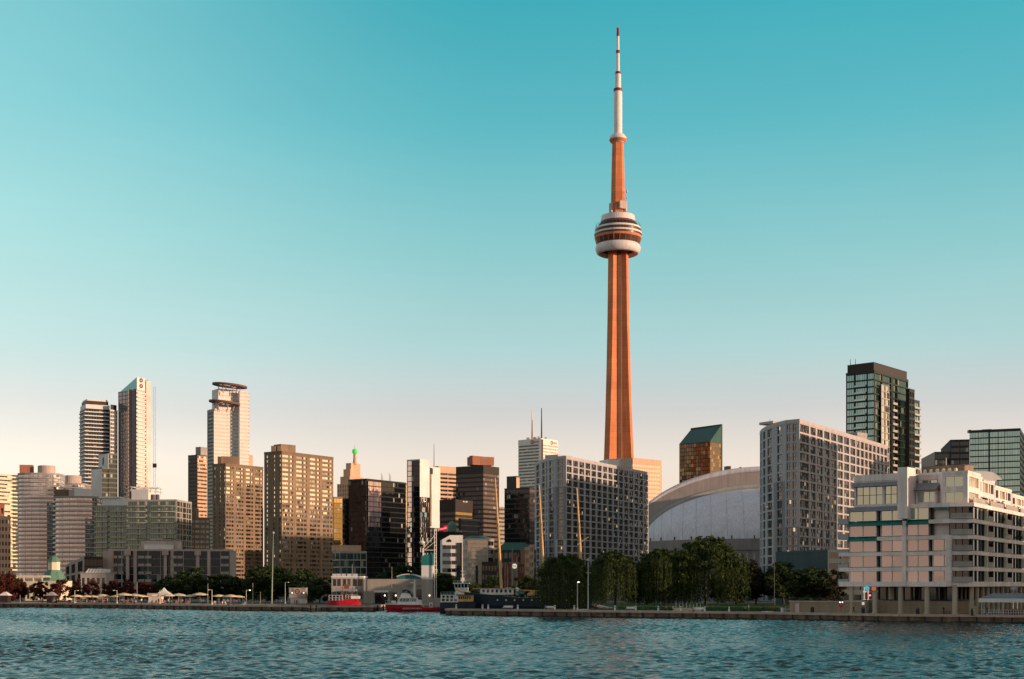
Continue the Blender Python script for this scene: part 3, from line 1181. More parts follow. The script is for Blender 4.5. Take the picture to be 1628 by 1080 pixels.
# ---- two tan towers
G_gold2 = glass('curtained pane', interior=(.05, .04, .03), refl=.30, tint=(.98, .9, .76), blind=(.5, .42, .3), pb=.6, wob=.05)
G_shut = glass('unlit pane', interior=(.018, .016, .014), refl=.10, tint=(.9, .85, .8), blind=(.25, .2, .15), pb=.35, wob=.05)


def mixed(seed):
    r = random.Random(seed)
    runs = {}

    def f(j, ci, nf):
        if (ci, j // 4) not in runs:
            runs[(ci, j // 4)] = r.random()
        v = .55 * r.random() + .45 * runs[(ci, j // 4)]
        return G_gold if v > .40 else (G_gold2 if v > .26 else G_shut)
    return f


def tan_tower(label, l, c, r, D, yt, px, gold):
    colsR = groups([.25, 2.2, .3, .9, 1.2, 2.2, .3, .9, 1.2, 2.2, .3, .9, 1.0, 2.2, .4, .9, .35])
    colsL = groups([1, 1, 3, 1, 2.2, 1, .6])
    b = tower('apartment_tower', label, 'apartment building', l, c, r, D, yt, M_tan,
              R=S(fh=2.85, cols=colsR, sl=(.24, .76), glass=G_gold, alt=mixed(px), pane=1.3, bar=.12, frame=M_dbrown),
              L=S(fh=2.85, cols=colsL, sl=(.2, .76), glass=G_gold, alt=mixed(px + 5), pane=1.3, bar=.1, frame=M_dbrown), rec=.45, par=1.6, parmat=M_tan2, done=False, group=CITY)
    return b


b = tan_tower('shorter of the two tan apartment towers, half in front of the white tower', 338, 358.5, 418.5, 920, 736.5, 3, 0)
topbox(b, 346, 352, 930, 738, 726, 6, M_tan2, 'chimney')
topbox(b, 353, 381, 940, 738, 725.5, 7, M_tan2, 'penthouse', skew=6)
b.finish()
b = tan_tower('taller of the two tan apartment towers, orange lit penthouse on its roof', 420, 448, 530, 840, 717, 8, 0)
topbox(b, 431, 437.5, 848, 720, 709, 6, M_tan, 'chimney')
topbox(b, 441, 447, 850, 720, 709, 6, M_tan, 'chimney')
topbox(b, 446.5, 470, 858, 719, 706, 8, M_tan, 'penthouse', skew=8)
b.finish()

# ---- centre left
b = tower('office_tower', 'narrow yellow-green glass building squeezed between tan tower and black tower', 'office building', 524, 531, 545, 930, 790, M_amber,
          R=band(3.5, (.12, .92), G_goldref, pane=2), L=None, phi=35, group=CITY)
# stepped art deco tower with a green lantern
D = 1330
b = Bld('stepped_tower', 'stepped stone tower crowned by a green glowing lantern', 'office building', (PX(557, D), D, GZ), CITY)
stp = S(fh=4, cols=even(5, .4), sl=(.2, .8), glass=G_dark, pane=9, bar=0)
zprev = GZ
for (l, c, r, yt) in ((536, 555, 581, 770), (541, 556, 578, 758), (546, 557, 573, 746), (550, 558, 573, 736)):
    p = corner(l, c, r, D + (770 - yt) * .25, 57)
    b.volume(p, zprev, PZ(yt, D), M_peach, [stp, None, None, stp] if zprev == GZ else None, .6)
    zprev = PZ(yt, D) + .6
x, y = PX(561.5, D), D + 14
mb = MB()
mb.lathe((x, y, zprev - 1), [(2.2, 0), (1.6, 6), (1.3, 15), (.3, 15.2)], 10)
b.add('spire', mb, M_peach)
mb = MB()
mb.lathe((x, y, PZ(719.5, D)), [(1.0, -.4), (2.5, .6), (2.8, 2.4), (2.4, 4.2), (.8, 5.0)], 14)
b.add('lantern', mb, lamp_mat('green lantern light', (.06, .60, .08), .45))
mb = MB()
mb.tube((x, y, PZ(713, D)), (x, y, PZ(704, D)), .45, .1, 6)
b.add('finial', mb, M_steel)
b.finish()
# wide black tower
b = tower('black_tower', 'wide black glass tower with a pinkish reflecting strip, right of the stepped stone tower', 'office building', 554, 583, 645, 950, 761, M_black,
          R=band(3.6, (.12, .9), G_black, pane=1.6, bar=.09), L=band(3.6, (.12, .9), G_black, pane=1.6, bar=.09), done=False, group=CITY)
C_, R_ = Vector(b.poly[0]), Vector(b.poly[1])
k = (R_ - C_)
kn = Vector((k.y, -k.x)).normalized()
G_rose = glass('rose pane', interior=(.03, .02, .02), refl=.10, tint=(.9, .7, .68), pb=.1, wob=.02)
b.facade(C_ + k * .02 + kn * .5, C_ + k * .36 + kn * .5, PZ(838, 950), b.z1 - 1.5, M_black, fh=3.6, cols=groups([.1, 2, .1, 2.6, .1]), sl=(.1, .92), glass=glass('rose strip pane', interior=(.13, .075, .07), refl=.42, tint=(.95, .72, .68), pb=.1, wob=.02), rec=.2, pane=1.6, name='window_band')
b.volume(corner(541, 550, 556, 975), GZ, PZ(791, 950), M_dgreen, [None, None, None, band(3.6, (.12, .9), G_black)])
for x in (606.5, 619):
    mast(b, x, 985, 768, 752, .25)
    mast(b, x + 2, 985, 768, 755, .2)
topbox(b, 600, 612, 975, 766, 763.5, 5, M_pink, 'roof_plant', skew=4)
topbox(b, 613, 623, 985, 767, 764, 5, M_steel, 'roof_plant', skew=4)
b.finish()
b = tower('glass_low_rise', 'low green glass building under a salmon pink roof box, below the black tower', 'office building', 529, 540, 583, 700, 876, M_pink,
          R=S(fh=3.6, cols=groups([.2, 3, .15, 3, .2, 3, .2, 2.4, .2]), sl=(.08, .92), glass=G_green, pane=1.4, name='window_band', frame=M_dgreen),
          L=band(3.6, (.08, .92), G_green), phi=30, done=False, group=CITY)
topbox(b, 530, 574, 704, 876, 867, 12, M_peach, 'roof_box', skew=3)
b.finish()
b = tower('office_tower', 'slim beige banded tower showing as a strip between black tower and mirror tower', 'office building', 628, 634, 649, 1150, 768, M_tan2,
          R=S(mat=M_cream, fh=3.8, cols=BANDW, sl=(.4, .9), glass=G_goldref, pane=2, name='window_band'), L=None, phi=40, group=CITY)
# white and mirror tower
D = 1000
poly = corner(647, 667.5, 700, D, 57)
b = Bld('mirror_tower', 'white tower with dark mirrored left face and speckled reflections, thin mast on top', 'office building', (*poly[0], GZ), CITY)
p0, p1 = Vector(poly[0]), Vector(poly[1])
k = p1 - p0
mid = p0 + k * .47
A = [tuple(p0), tuple(mid), tuple(mid + Vector(poly[3]) - p0), poly[3]]
mid2 = p0 + k * .50
kn = Vector((k.y, -k.x)).normalized()
Bp = [tuple(mid2), tuple(p1), poly[2], tuple(mid2 + Vector(poly[3]) - p0)]
stL = S(fh=3.8, cols=groups([.1, 2.2, .06, 4, .1]), sl=(.06, .95), glass=G_black, pane=1.5, name='window_band', bar=.1, alt=lambda j, ci, nf: G_mir if ci == 0 else None)
stR1 = S(nf=44, cols=BANDW, sl=(.04, .97), glass=G_speck, pane=1.6, name='window_band', bar=.1, frame=M_white)
zA, zB = PZ(730, D), PZ(740, D)
zs = PZ(790, D)
b.volume(A, GZ, zs, M_dsteel, [S(fh=3.8, cols=groups([.3, 5, .1]), sl=(.04, .97), glass=G_speck, pane=1.3, name='window_band', bar=.12, mat=M_dbrown), None, None, stL], .01, top=False)
b.volume(A, zs, zA - .8, M_white, [S(mat=M_white), None, None, S(mat=M_dsteel, **stL)], .8)
b.volume(Bp, GZ, PZ(838, D), M_dsteel, [S(fh=3.8, cols=groups([.3, 5, .1]), sl=(.04, .97), glass=G_speck, pane=1.3, name='window_band', mat=M_dbrown), None, None, None], .01, top=False)
b.volume(Bp, PZ(838, D), zB - .8, M_white, [S(mat=M_white), None, None, None], .8)
mb = MB()
u0, u1 = p0 + k * .49 + kn * .25, p0 + k * .62 + kn * .25
mb.prism([tuple(u0), tuple(u1), tuple(u1 - kn * .2), tuple(u0 - kn * .2)], PZ(752, D), PZ(742, D))
b.add('louvre', mb, M_dbrown)
mb = MB()
u0, u1 = p0 + k * .49 + kn * .2, p0 + k * .56 + kn * .2
mb.prism([tuple(u0), tuple(u1), tuple(u1 - kn * .15), tuple(u0 - kn * .15)], PZ(836, D), PZ(752, D))
b.add('stripe', mb, M_tan)
mast(b, 690, D + 12, 741, 706, .3)
b.finish()
b = tower('office_tower', 'peach stone tower with dark horizontal window rows, between mirror tower and black tower', 'office building', 688, 697, 727, 1300, 741, M_peach,
          R=S(fh=3.9, cols=groups([.2, 4, .2, 4, .2]), sl=(.35, .85), glass=G_dark, pane=2, name='window_band', frame=M_redst), L=None, phi=40, par=6, group=CITY)
b = tower('black_tower', 'tall black tower with a red granite penthouse, directly left of the white bank tower', 'office building', 725, 768.5, 793.5, 1100, 740, M_black,
          R=band(3.7, (.3, .85), G_rose, pane=1.7, bar=.1, mat=M_dbrown), L=band(3.7, (.2, .85), G_black, pane=1.7, bar=.1), par=6, parmat=M_dbrown, done=False, group=CITY)
bx = topbox(b, 746, 751.5, 1118, 739, 725, 12, M_redst, 'penthouse', skew=-3)
topbox(b, 751.6, 785.5, 1115.1, 739, 725.5, 12, M_redst, 'penthouse', skew=8)
b.finish()
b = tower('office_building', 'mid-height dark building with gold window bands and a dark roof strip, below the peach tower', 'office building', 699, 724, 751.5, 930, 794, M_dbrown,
          R=S(fh=3.7, cols=BANDW, sl=(.35, .85), glass=G_goldref, pane=1.8, name='window_band', mat=M_dbrown), L=band(3.7, (.3, .85), G_black), par=8, parmat=M_dbrown, done=False, group=CITY)
C_, R_ = Vector(b.poly[0]), Vector(b.poly[1])
k = R_ - C_
kn = Vector((k.y, -k.x)).normalized()
for i in range(3):
    mb = MB()
    q = C_ + k * (.42 + .09 * i)
    q2 = C_ + k * (.48 + .09 * i)
    mb.prism([tuple(q + kn * .4), tuple(q2 + kn * .4), tuple(q2 + kn * .1), tuple(q + kn * .1)], PZ(797.5, 930), PZ(795.5, 930) - (.5 if i == 1 else 0))
    b.add('sign_letter', mb, M_white)
b.finish()
b = tower('dark_block', 'plain black glass block in front of the tall black tower', 'office building', 729, 733, 762, 880, 824, M_black,
          R=band(3.7, (.1, .9), G_black), L=None, phi=57, group=CITY)
# building under the red roof sign
b = tower('office_building', 'dark purple-brown building under the red roof sign', 'office building', 686, 692, 735, 720, 845, M_dbrown,
          R=band(3.6, (.3, .85), G_black), L=band(3.6, (.3, .85), G_dark), phi=30, done=False, group=CITY)
topbox(b, 716, 735, 724, 846, 843.5, 8, M_pink, 'roof_plant', skew=4)
mb = MB()
mb.lathe((PX(718.5, 726), 726, PZ(845, 726)), [(2.6, 0), (2.4, 3.4), (1.4, 5.0), (.2, 5.6)], 12)
b.add('green_dome', mb, M_copper)
b.finish()
D = 716
t = empty('roof_sign', (PX(704, D), D, PZ(845, D)), 'slanting red script sign on the roof above the gabled white building', 'sign')
M_sign = lamp_mat('red sign light', (.75, .02, .05), .55)
x0, z0 = PX(697.5, D), PZ(840.5, D)
mb = MB()
mb.loft([[(x0, D - .2, z0 - 1.4), (x0 + 4.8, D - .2, z0 - .7), (x0 + 4.8, D - .2, z0 + 1.5), (x0 + 3.6, D - .2, z0 + 1.9), (x0 + 2.2, D - .2, z0 + .8), (x0 + .2, D - .2, z0 + .1)],
         [(x0, D + .2, z0 - 1.4), (x0 + 4.8, D + .2, z0 - .7), (x0 + 4.8, D + .2, z0 + 1.5), (x0 + 3.6, D + .2, z0 + 1.9), (x0 + 2.2, D + .2, z0 + .8), (x0 + .2, D + .2, z0 + .1)]])
mb.build('sign_panel', M_sign, t)
mb = MB()
zz = z0 - .35
pts = [(0.4, -.5), (.8, .1), (1.2, -.5), (1.6, .15), (2.0, -.4), (2.5, .35), (2.9, -.2), (3.4, .9), (3.8, .0), (4.3, .9)]
for i in range(len(pts) - 1):
    mb.tube((x0 + pts[i][0], D - .35, zz + pts[i][1] + .2), (x0 + pts[i + 1][0], D - .35, zz + pts[i + 1][1] + .2), .12, .12, 4)
mb.build('script_lettering', lamp_mat('pale sign tube', (1, .5, .5), .8), t)
mb = MB()
for dx in (.6, 2.4, 4.2):
    mb.tube((x0 + dx, D + .25, PZ(845, D)), (x0 + dx, D + .25, z0), .09, .09, 4)
mb.build('sign_posts', M_dsteel, t)

# ---- gabled white building and the mirrored block
D = 640
poly = frontal(703, 736, D, 18, 1)
b = Bld('gabled_building', 'white gabled office building with dark window bands and a small roof emblem', 'office building', (*poly[0], GZ), CITY)
b.volume(poly, GZ, PZ(864, D), M_white, [S(fh=3.6, cols=groups([.1, 5.4, .2, .05, .5]), sl=(.25, .75), glass=G_dark, pane=2, name='window_band'), None, None, None], .01, top=False)
a, c = Vector(poly[0]), Vector(poly[1])
dv = Vector(poly[3]) - a
mb = MB()
z8, zt = PZ(864, D), PZ(851, D)
f = [(a.x, a.y, z8), (c.x, c.y, z8), (c.x, c.y, zt), (a.x + (c - a).x * .38, a.y + (c - a).y * .38, zt), (a.x, a.y, PZ(858, D))]
bk = [(x + dv.x, y + dv.y, z) for x, y, z in f]
mb.loft([f, bk])
b.add('gable', mb, M_white)
q0, q1 = a + (c - a) * .70, a + (c - a) * .95
n_ = Vector(((c - a).y, -(c - a).x)).normalized()
mb = MB()
mb.prism([tuple(q0 + n_ * .3), tuple(q1 + n_ * .3), tuple(q1 + n_ * .02), tuple(q0 + n_ * .02)], GZ, PZ(863, D))
b.add('dark_glass_bay', mb, G_dark)
mb = MB()
q = a + (c - a) * .34
for dx, dz, r in ((-.5, 0, .55), (.5, .1, .6), (0, .5, .5)):
    disc(mb, (q.x + dx, q.y, PZ(860.5, D) + dz), (0, -1, 0), 0, r, 10, .35)
b.add('emblem', mb, M_dbrown)
b.finish()
D = 620
poly = corner(736, 743, 776, D, 12)
b = Bld('mirrored_block', 'cream mirrored office block under a teal hipped roof', 'office building', (*poly[0], GZ), CITY)
stb = S(fh=3.6, cols=BANDW, sl=(.3, .8), glass=G_dark, pane=2, name='window_band')
b.volume(poly, GZ, PZ(858, D), M_cream, [S(fh=1.8, cols=groups([.05, 5, .05]), sl=(.03, .97), glass=G_cream, pane=1.8, name='window_band', bar=.07), None, None, S(mat=M_pink, fh=3.6, cols=even(3, .5), glass=G_speck, pane=1.2)], .5)
w2 = [poly[1], tuple(Vector(poly[1]) + Vector((PX(785.5, D) - PX(776, D), 1.5)))]
w2 = [tuple(Vector(poly[1]) + Vector((.02, .5))), tuple(Vector(w2[1]) + Vector((0, .5))), tuple(Vector(w2[1]) + Vector((-2, 10))), tuple(Vector(poly[1]) + Vector((-1.98, 10)))]
b.volume(w2, GZ, PZ(858, D), M_pink, [stb, stb, None, None], .5)
mb = MB()
base = [Vector(poly[3]), Vector(poly[0]) + Vector((-.3, -.3)), Vector(w2[1]) + Vector((.3, -.3)), Vector(poly[2])]
zb, zr = PZ(857, D), PZ(851.5, D)
cen = sum(base, Vector((0, 0))) / 4
mb.loft([[(*v, zb) for v in base], [(*(cen + (v - cen) * .45), zr) for v in base]])
b.add('hipped_roof', mb, wall('blue grey roofing', (.07, .16, .18), var=.15))
b.finish()

# ---- white bank tower
D = 1700
poly = corner(824, 860, 887, D, 50)
b = Bld('white_bank_tower', 'white marble tower with twin roof masts and round emblems, highest of the office towers', 'office building', (*poly[0], GZ), CITY)
sw = S(fh=4.0, cols=groups([.15, 5, .55]), sl=(.42, .88), glass=G_dark, pane=2.4, name='window_band', bar=0)
sw2 = S(fh=4.0, cols=groups([.55, 5, .15]), sl=(.42, .88), glass=G_grey, pane=2.4, name='window_band', bar=0)
M_marble = wall('white marble', (.80, .74, .68), var=.05, streak=.04)
b.volume(poly, GZ, PZ(706, D), M_marble, [sw2, None, None, sw], 7.2, M_marble)
C_ = Vector(poly[0])
for v, e0, e1 in ((Vector(poly[1]), .0, .09), ):
    k = v - C_
    kn = Vector((k.y, -k.x)).normalized()
    mb = MB()
    q0, q1 = C_ + k * .012, C_ + k * .11
    mb.prism([tuple(q0 + kn * .5), tuple(q1 + kn * .5), tuple(q1 + kn * .1), tuple(q0 + kn * .1)], GZ, PZ(698.5, D))
    b.add('corner_slot', mb, M_dbrown)
for v, u, mt in ((Vector(poly[3]), .38, wall('red emblem', (.5, .03, .05))), (Vector(poly[1]), .63, M_redst)):
    k = v - C_
    kn = Vector((k.y, -k.x)).normalized()
    if kn.y > 0:
        kn = -kn
    q = C_ + k * u
    mb = MB()
    disc(mb, (q.x, q.y, PZ(702, D)), (kn.x, kn.y, 0), 1.3, 2.5, 18, .5)
    b.add('round_emblem', mb, mt)
    mb = MB()
    for j in range(4):
        q = C_ + k * (u + (.10 + .055 * j) * (1 if u > .5 else -1))
        mb.box((q.x + kn.x * .4, q.y + kn.y * .4, PZ(702, D)), (1.1, .5, 2.0 if j % 2 else 1.5), math.atan2(k.y, k.x))
    b.add('emblem_lettering', mb, M_conc)
m1 = mast(b, 846, D + 20, 698, 668, 1.1, M_redst)
mb = MB()
mb.tube((PX(846, D + 20), D + 20, PZ(668, D + 20)), (PX(846, D + 20), D + 20, PZ(650, D + 20)), .75, .4, 6)
mb.build('mast_tip', M_marble, m1)
mast(b, 861, D + 20, 698, 649, 1.1, M_dsteel)
for x0, x1, y in ((837, 842, 696), (848, 853, 695.5), (855, 858, 694.5), (866, 869, 695.5)):
    topbox(b, x0, x1, D + 24, 700, y - .3, 5, M_conc, 'roof_plant')
b.finish()
b = tower('dark_green_tower', 'dark green glass tower with a stepped top, in front of the white bank tower', 'office building', 802, 842, 853, 1000, 775, M_dgreen,
          R=S(mat=M_dbrown, fh=3.6, cols=BANDW, sl=(.3, .85), glass=G_rose, pane=2, name='window_band'), L=band(3.7, (.15, .9), G_black, pane=1.7), done=False, group=CITY)
b.volume(corner(805.5, 821, 826, 1008), b.z1, PZ(757.5, 1000), M_dgreen, [S(mat=M_peach), None, None, None])
b.finish()
b = tower('office_tower', 'pale banded tower seen as a thin slice behind the first ship mast', 'office building', 786, 793, 806, 1250, 806, M_conc,
          R=band(3.8, (.35, .8), G_dark), L=None, phi=35, group=CITY)
b = tower('glass_tower', 'peach glass tower behind the right end of the left grey hotel', 'office building', 993, 1006, 1051.5, 1250, 728, M_peach,
          R=S(fh=3.8, cols=BANDW, sl=(.2, .85), glass=G_cream, pane=2.2, name='window_band', bar=.15), L=band(3.8, (.2, .8), G_cream), phi=40, par=5, group=CITY)
# slanted teal roof tower
D = 1350
poly = corner(1080, 1129, 1146.5, D, 50)
b = Bld('slant_roof_tower', 'gold-brown glass tower with a slanted green roof, rising behind the stadium dome', 'office building', (*poly[0], GZ), CITY)
G_goldb = glass('bronze pane', interior=(.085, .06, .038), refl=.03, tint=(.95, .78, .5), pb=.35, blind=(.35, .25, .14), wob=.05)
st = S(fh=4.0, cols=BANDW, sl=(.05, .93), glass=G_goldb, pane=2.8, name='window_band', bar=.25, frame=M_dbrown)
b.volume(poly, GZ, PZ(703, D), M_dbrown, [S(mat=M_tan2, fh=4.0, cols=BANDW, sl=(.1, .9), glass=G_goldb, pane=3, name='window_band', bar=.3), None, None, st], .3)
mb = MB()
mb.prism(poly, PZ(703, D) + .3, [PZ(702, D), PZ(679, D + 30), PZ(684, D + 40), PZ(702, D)], bottom=False)
b.add('sloped_roof', mb, wall('green glass roofing', (.015, .075, .068), rough=.3, var=.1))
R_, Bk = Vector(poly[1]), Vector(poly[2])
mb = MB()
mb.prism([tuple(R_ + Vector((.2, .2))), tuple(R_ + Vector((1.6, 1.6))), tuple(Bk + Vector((1.6, 2))), tuple(Bk + Vector((.2, .4)))], GZ, [PZ(677, D + 30)] * 2 + [PZ(681, D + 40)] * 2)
b.add('fin_wall', mb, M_dbrown)
b.finish()

# ---- low block along the left waterfront
D = 600
poly = frontal(172, 366, D, 30, 6)
b = Bld('waterfront_block', 'long low apartment block of navy glass bays and balcony stacks behind the maples', 'apartment building', (*poly[0], GZ), CITY)
G_navy = glass('navy pane', interior=(.006, .014, .022), refl=.0, tint=(.5, .75, .9), pb=.05, wob=.02)
sp, nst = [], 5
spec = [.4, 5.0, .4, 4.6, 1.3, 4.6, .2, 5, .2, 4, 1.3, 4, .2, 5, .2, 4.6, 1.3, 4.2, .2, 3.6, .3]
b.volume(poly, GZ, PZ(876, D), M_pink, [S(nf=6, cols=groups(spec), sl=(.02, .99), glass=G_navy, pane=1.6, bar=.08, name='window_band', frame=M_dgreen), None, None, None], .8, M_pink, rec=.9)
a, c = Vector(poly[0]), Vector(poly[1])
e = c - a
h6 = (PZ(876, D) - GZ) / 6
for u0, u1 in ((.03, .075), (.082, .125), (.245, .295), (.303, .352), (.515, .56), (.566, .61), (.92, .99)):
    b.rings([tuple(a + e * u0), tuple(a + e * u1)], GZ + .2, h6, 6, .6, .25, .9, M_pink, M_conc, closed=False)
for u, yt in ((.16, 878), (.468, 879), (.735, 879), ):
    mb = MB()
    q = a + e * u
    n_ = Vector((e.y, -e.x)).normalized()
    mb.box((q.x + n_.x * .6, q.y + n_.y * .6, (GZ + PZ(yt, D)) / 2), (1.3, 1.2, PZ(yt, D) - GZ), math.atan2(e.y, e.x))
    b.add('pier', mb, M_pink)
    mb = MB()
    mb.box((q.x + n_.x * .7, q.y + n_.y * .7, PZ(879, D)), (2.6, 2.2, 2.2), math.atan2(e.y, e.x))
    b.add('pier_head', mb, M_pink)
topbox(b, 224, 283, D + 6, 874, 860, 14, M_pink, 'penthouse', skew=2)
topbox(b, 229, 275, D + 4, 874.5, 866, 2, M_white, 'roof_screen', skew=2)
topbox(b, 163, 178, D - 2, 935, 876, 10, M_pink, 'stair_tower')
b.finish()
b = tower('dark_cube', 'dark glass cube with a brown stair end, left of the long navy block', 'office building', 104, 134, 163, 590, 885, M_dbrown,
          R=band(3.6, (.1, .92), G_black), L=S(fh=6, cols=even(3, .6), sl=(.1, .9), glass=G_black), phi=20, group=CITY)
D = 560
poly = frontal(128, 168, D, 12, 0)
b = Bld('market_hall', 'small terrace building with a row of white sawtooth skylights beside the dark cube', 'pavilion', (*poly[0], GZ), CITY)
b.volume(poly, GZ, PZ(914, D), M_conc, [S(nf=2, cols=even(5, .6), sl=(.2, .75), glass=G_dark), None, None, None])
for i in range(6):
    mb = MB()
    x = PX(134 + i * 5, D)
    w = 1.25
    zb = PZ(914, D) + .9
    mb.loft([[(x, D + 1, zb), (x + w, D + 1, zb), (x + w * 1.1, D + 1, zb + 1.6)], [(x, D + 10, zb), (x + w, D + 10, zb), (x + w * 1.1, D + 10, zb + 1.6)]])
    b.add('skylight', mb, M_white)
b.finish()
D = 500
b = Bld('cupola_pavilion', 'cream pavilion with a green cupola roof among the red maples', 'pavilion', (PX(76, D), D, GZ), CITY)
poly = frontal(40, 95, D, 14, 0)
b.volume(poly, GZ, PZ(925, D), M_cream, [S(nf=1, cols=even(6, .5), sl=(.1, .7), glass=G_dark), None, None, None], .3)
mb = MB()
mb.lathe((PX(77, D), D + 6, PZ(925, D)), [(5.2, .3), (2.6, 4.4)], 8)
b.add('lower_roof', mb, M_copper)
mb = MB()
mb.lathe((PX(77, D), D + 6, PZ(925, D)), [(2.3, 4.2), (2.3, 7.4)], 8)
cu = b.add('cupola', mb, M_cream)
mb = MB()
mb.lathe((PX(77, D), D + 6, PZ(925, D)), [(2.6, 7.4), (1.4, 9.2), (.15, 9.9)], 8)
mb.build('cupola_roof', M_copper, cu)
b.finish()
D = 486
t = empty('pergola_frame', (PX(45, D), D, GZ), 'tall white pergola frame at the left end of the promenade', 'pergola')
mb = MB()
zt = PZ(917.5, D)
for y in (D, D + 7):
    mb.box((PX(44, D), y, zt), (PX(70, D) - PX(18, D), .4, .45))
for i in range(9):
    mb.box((PX(20 + i * 6, D), D + 3.5, zt + .35), (.25, 8, .25))
mb.build('roof_beams', M_cream, t)
for x in (22, 38, 53, 67):
    mb = MB()
    mb.box((PX(x, D), D, (GZ + zt) / 2 - .12), (.4, .4, zt - GZ - .25))
    mb.build('post', M_cream, t)

# ---- low buildings behind the tall ship
D = 600
b = Bld('terminal_building', 'low green roofed building behind the first ship mast', 'building', (PX(815, D), D, GZ), CITY)
b.volume(frontal(786, 852, D, 26, 0), GZ, PZ(876, D), M_dgreen, [S(fh=4, cols=even(9, .7), sl=(.2, .8), glass=G_dark), None, None, None], .4)
mb = MB()
q = frontal(787, 851, D, 24, 0)
mb.loft([[(*v, PZ(876, D) + .4) for v in q], [(*((Vector(v) - Vector((PX(818, D), D + 12))) * .5 + Vector((PX(818, D), D + 12))), PZ(862, D)) for v in q]])
b.add('green_roof', mb, wall('dark green roofing', (.03, .10, .075), var=.2))
b.finish()
D = 545
b = Bld('clock_tower', 'tan brick tower bearing a round white sign, flanked by red brick wings', 'tower', (PX(817, D), D, GZ))
b.volume(frontal(812, 824, D, 6, 0), GZ, PZ(895, D), M_tan, None, .4)
b.volume(frontal(801, 833, D + 3, 10, 0), GZ, PZ(898, D), M_redbr, [S(nf=3, cols=even(8, .5), sl=(.3, .8), glass=G_dark), None, None, None], .4)
b.volume(frontal(813, 823, D + 14, 6, 0), GZ, PZ(882, D), M_redbr, None, .4)
mb = MB()
disc(mb, (PX(818, D), D, PZ(900.3, D)), (0, -1, 0), 0, 1.0, 20, .3)
sg = b.add('round_sign', mb, lamp_mat('white sign light', (.95, .85, .7), .65))
mb = MB()
for dx, dz in ((-.28, .25), (.28, .25), (-.28, -.25), (.28, -.25)):
    mb.box((PX(818, D) + dx, D - .36, PZ(900.3, D) + dz), (.34, .06, .34))
mb.build('sign_figure', M_dbrown, sg)
b.finish()
D = 575
b = Bld('brick_building', 'orange brick building with stepped gables next to the left grey hotel', 'building', (PX(843, D), D, GZ), CITY)
for i, (x0, x1, yt) in enumerate(((828, 834.5, 876), (834.7, 841.5, 872), (841.7, 849, 868))):
    b.volume(frontal(x0, x1, D, 12, 0), GZ, PZ(yt, D), M_peach if i else M_redst, [S(fh=3.4, cols=groups([.6, 1, .5, 1, .6]), sl=(.25, .8), glass=G_dark), None, None, None], .5)
b.finish()
b = Bld('low_warehouse', 'dark low warehouse in front of the mirrored block', 'building', (PX(775, 520), 520, GZ), CITY)
b.volume(frontal(766, 790, 520, 14, 0), GZ, PZ(897, 520), M_dbrown, [S(fh=3.6, cols=even(5, .6), glass=G_dark), None, None, None])
mb = MB()
mb.prism(frontal(756, 760, 522, 1, 0), GZ, PZ(899, 522))
b.add('chimney', mb, M_black)
b.finish()

# ------------------------------------------------------------------ the great tower
TD = 1318.0
TX = PX(982.5, TD)
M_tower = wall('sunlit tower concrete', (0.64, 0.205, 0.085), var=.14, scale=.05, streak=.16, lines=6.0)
M_podd = wall('red brown pod glazing', (.085, .04, .032), rough=.35)
M_podw = wall('white pod cladding', (0.68, 0.62, 0.62), rough=.5, var=.05)
M_antw = wall('white antenna sleeve', (0.74, 0.69, 0.68), rough=.5, var=.05)
M_antr = wall('dark red antenna band', (0.20, 0.035, 0.045), rough=.5)


def tz(py):
    return PZ(py, TD)


t = empty('observation_tower', (TX, TD, GZ), 'very tall concrete observation tower with a round pod and red and white antenna', 'tower')
LEGS = [math.radians(a) for a in (-52, 68, 188)]


def legring(z, Lr, w, e, nb):
    pts = []
    for i, a in enumerate(LEGS):
        d = Vector((math.sin(a), -math.cos(a)))
        s = Vector((math.cos(a), math.sin(a)))      # counter-clockwise side
        bis = a + math.radians(60)
        bd = Vector((math.sin(bis), -math.cos(bis)))
        bs = Vector((math.cos(bis), math.sin(bis)))
        pts += [d * Lr - s * w, d * Lr + s * w, bd * e - bs * nb, bd * e + bs * nb]
    return [(TX + p.x, TD + p.y, z) for p in pts]


prof = [(GZ, 33, 4.4, 9.9, 3.2), (30, 26.5, 4.2, 8.6, 3.0), (60, 21.2, 4.1, 7.8, 2.9), (95, 17.2, 4.0, 7.3, 2.8), (127, 15.1, 3.9, 7.0, 2.7), (170, 13.2, 3.85, 6.6, 2.6),
        (220, 11.6, 3.8, 6.2, 2.5), (270, 10.4, 3.75, 5.9, 2.4), (338, 9.4, 3.7, 5.6, 2.3)]
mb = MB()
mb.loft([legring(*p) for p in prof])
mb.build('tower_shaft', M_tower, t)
# glazed lift strip in the groove that faces the lake
bis = LEGS[0] + math.radians(60)
bd = Vector((math.sin(bis), -math.cos(bis)))
bs = Vector((math.cos(bis), math.sin(bis)))
mb = MB()
for i in range(len(prof) - 1):
    za, zb = prof[i][0], prof[i + 1][0]
    ea, eb = prof[i][3] + .5, prof[i + 1][3] + .5
    q = []
    for z, e in ((za, ea), (zb, eb)):
        q.append([(TX + (bd * (e - 1) - bs * 1.9).x, TD + (bd * (e - 1) - bs * 1.9).y, z), (TX + (bd * e - bs * 1.9).x, TD + (bd * e - bs * 1.9).y, z),
                  (TX + (bd * e + bs * 1.9).x, TD + (bd * e + bs * 1.9).y, z), (TX + (bd * (e - 1) + bs * 1.9).x, TD + (bd * (e - 1) + bs * 1.9).y, z)])
    mb.loft(q, caps=False)
lift = mb.build('lift_shaft', wall('lift shaft brown', (.17, .075, .045)), t)
mb = MB()
z = GZ + 5
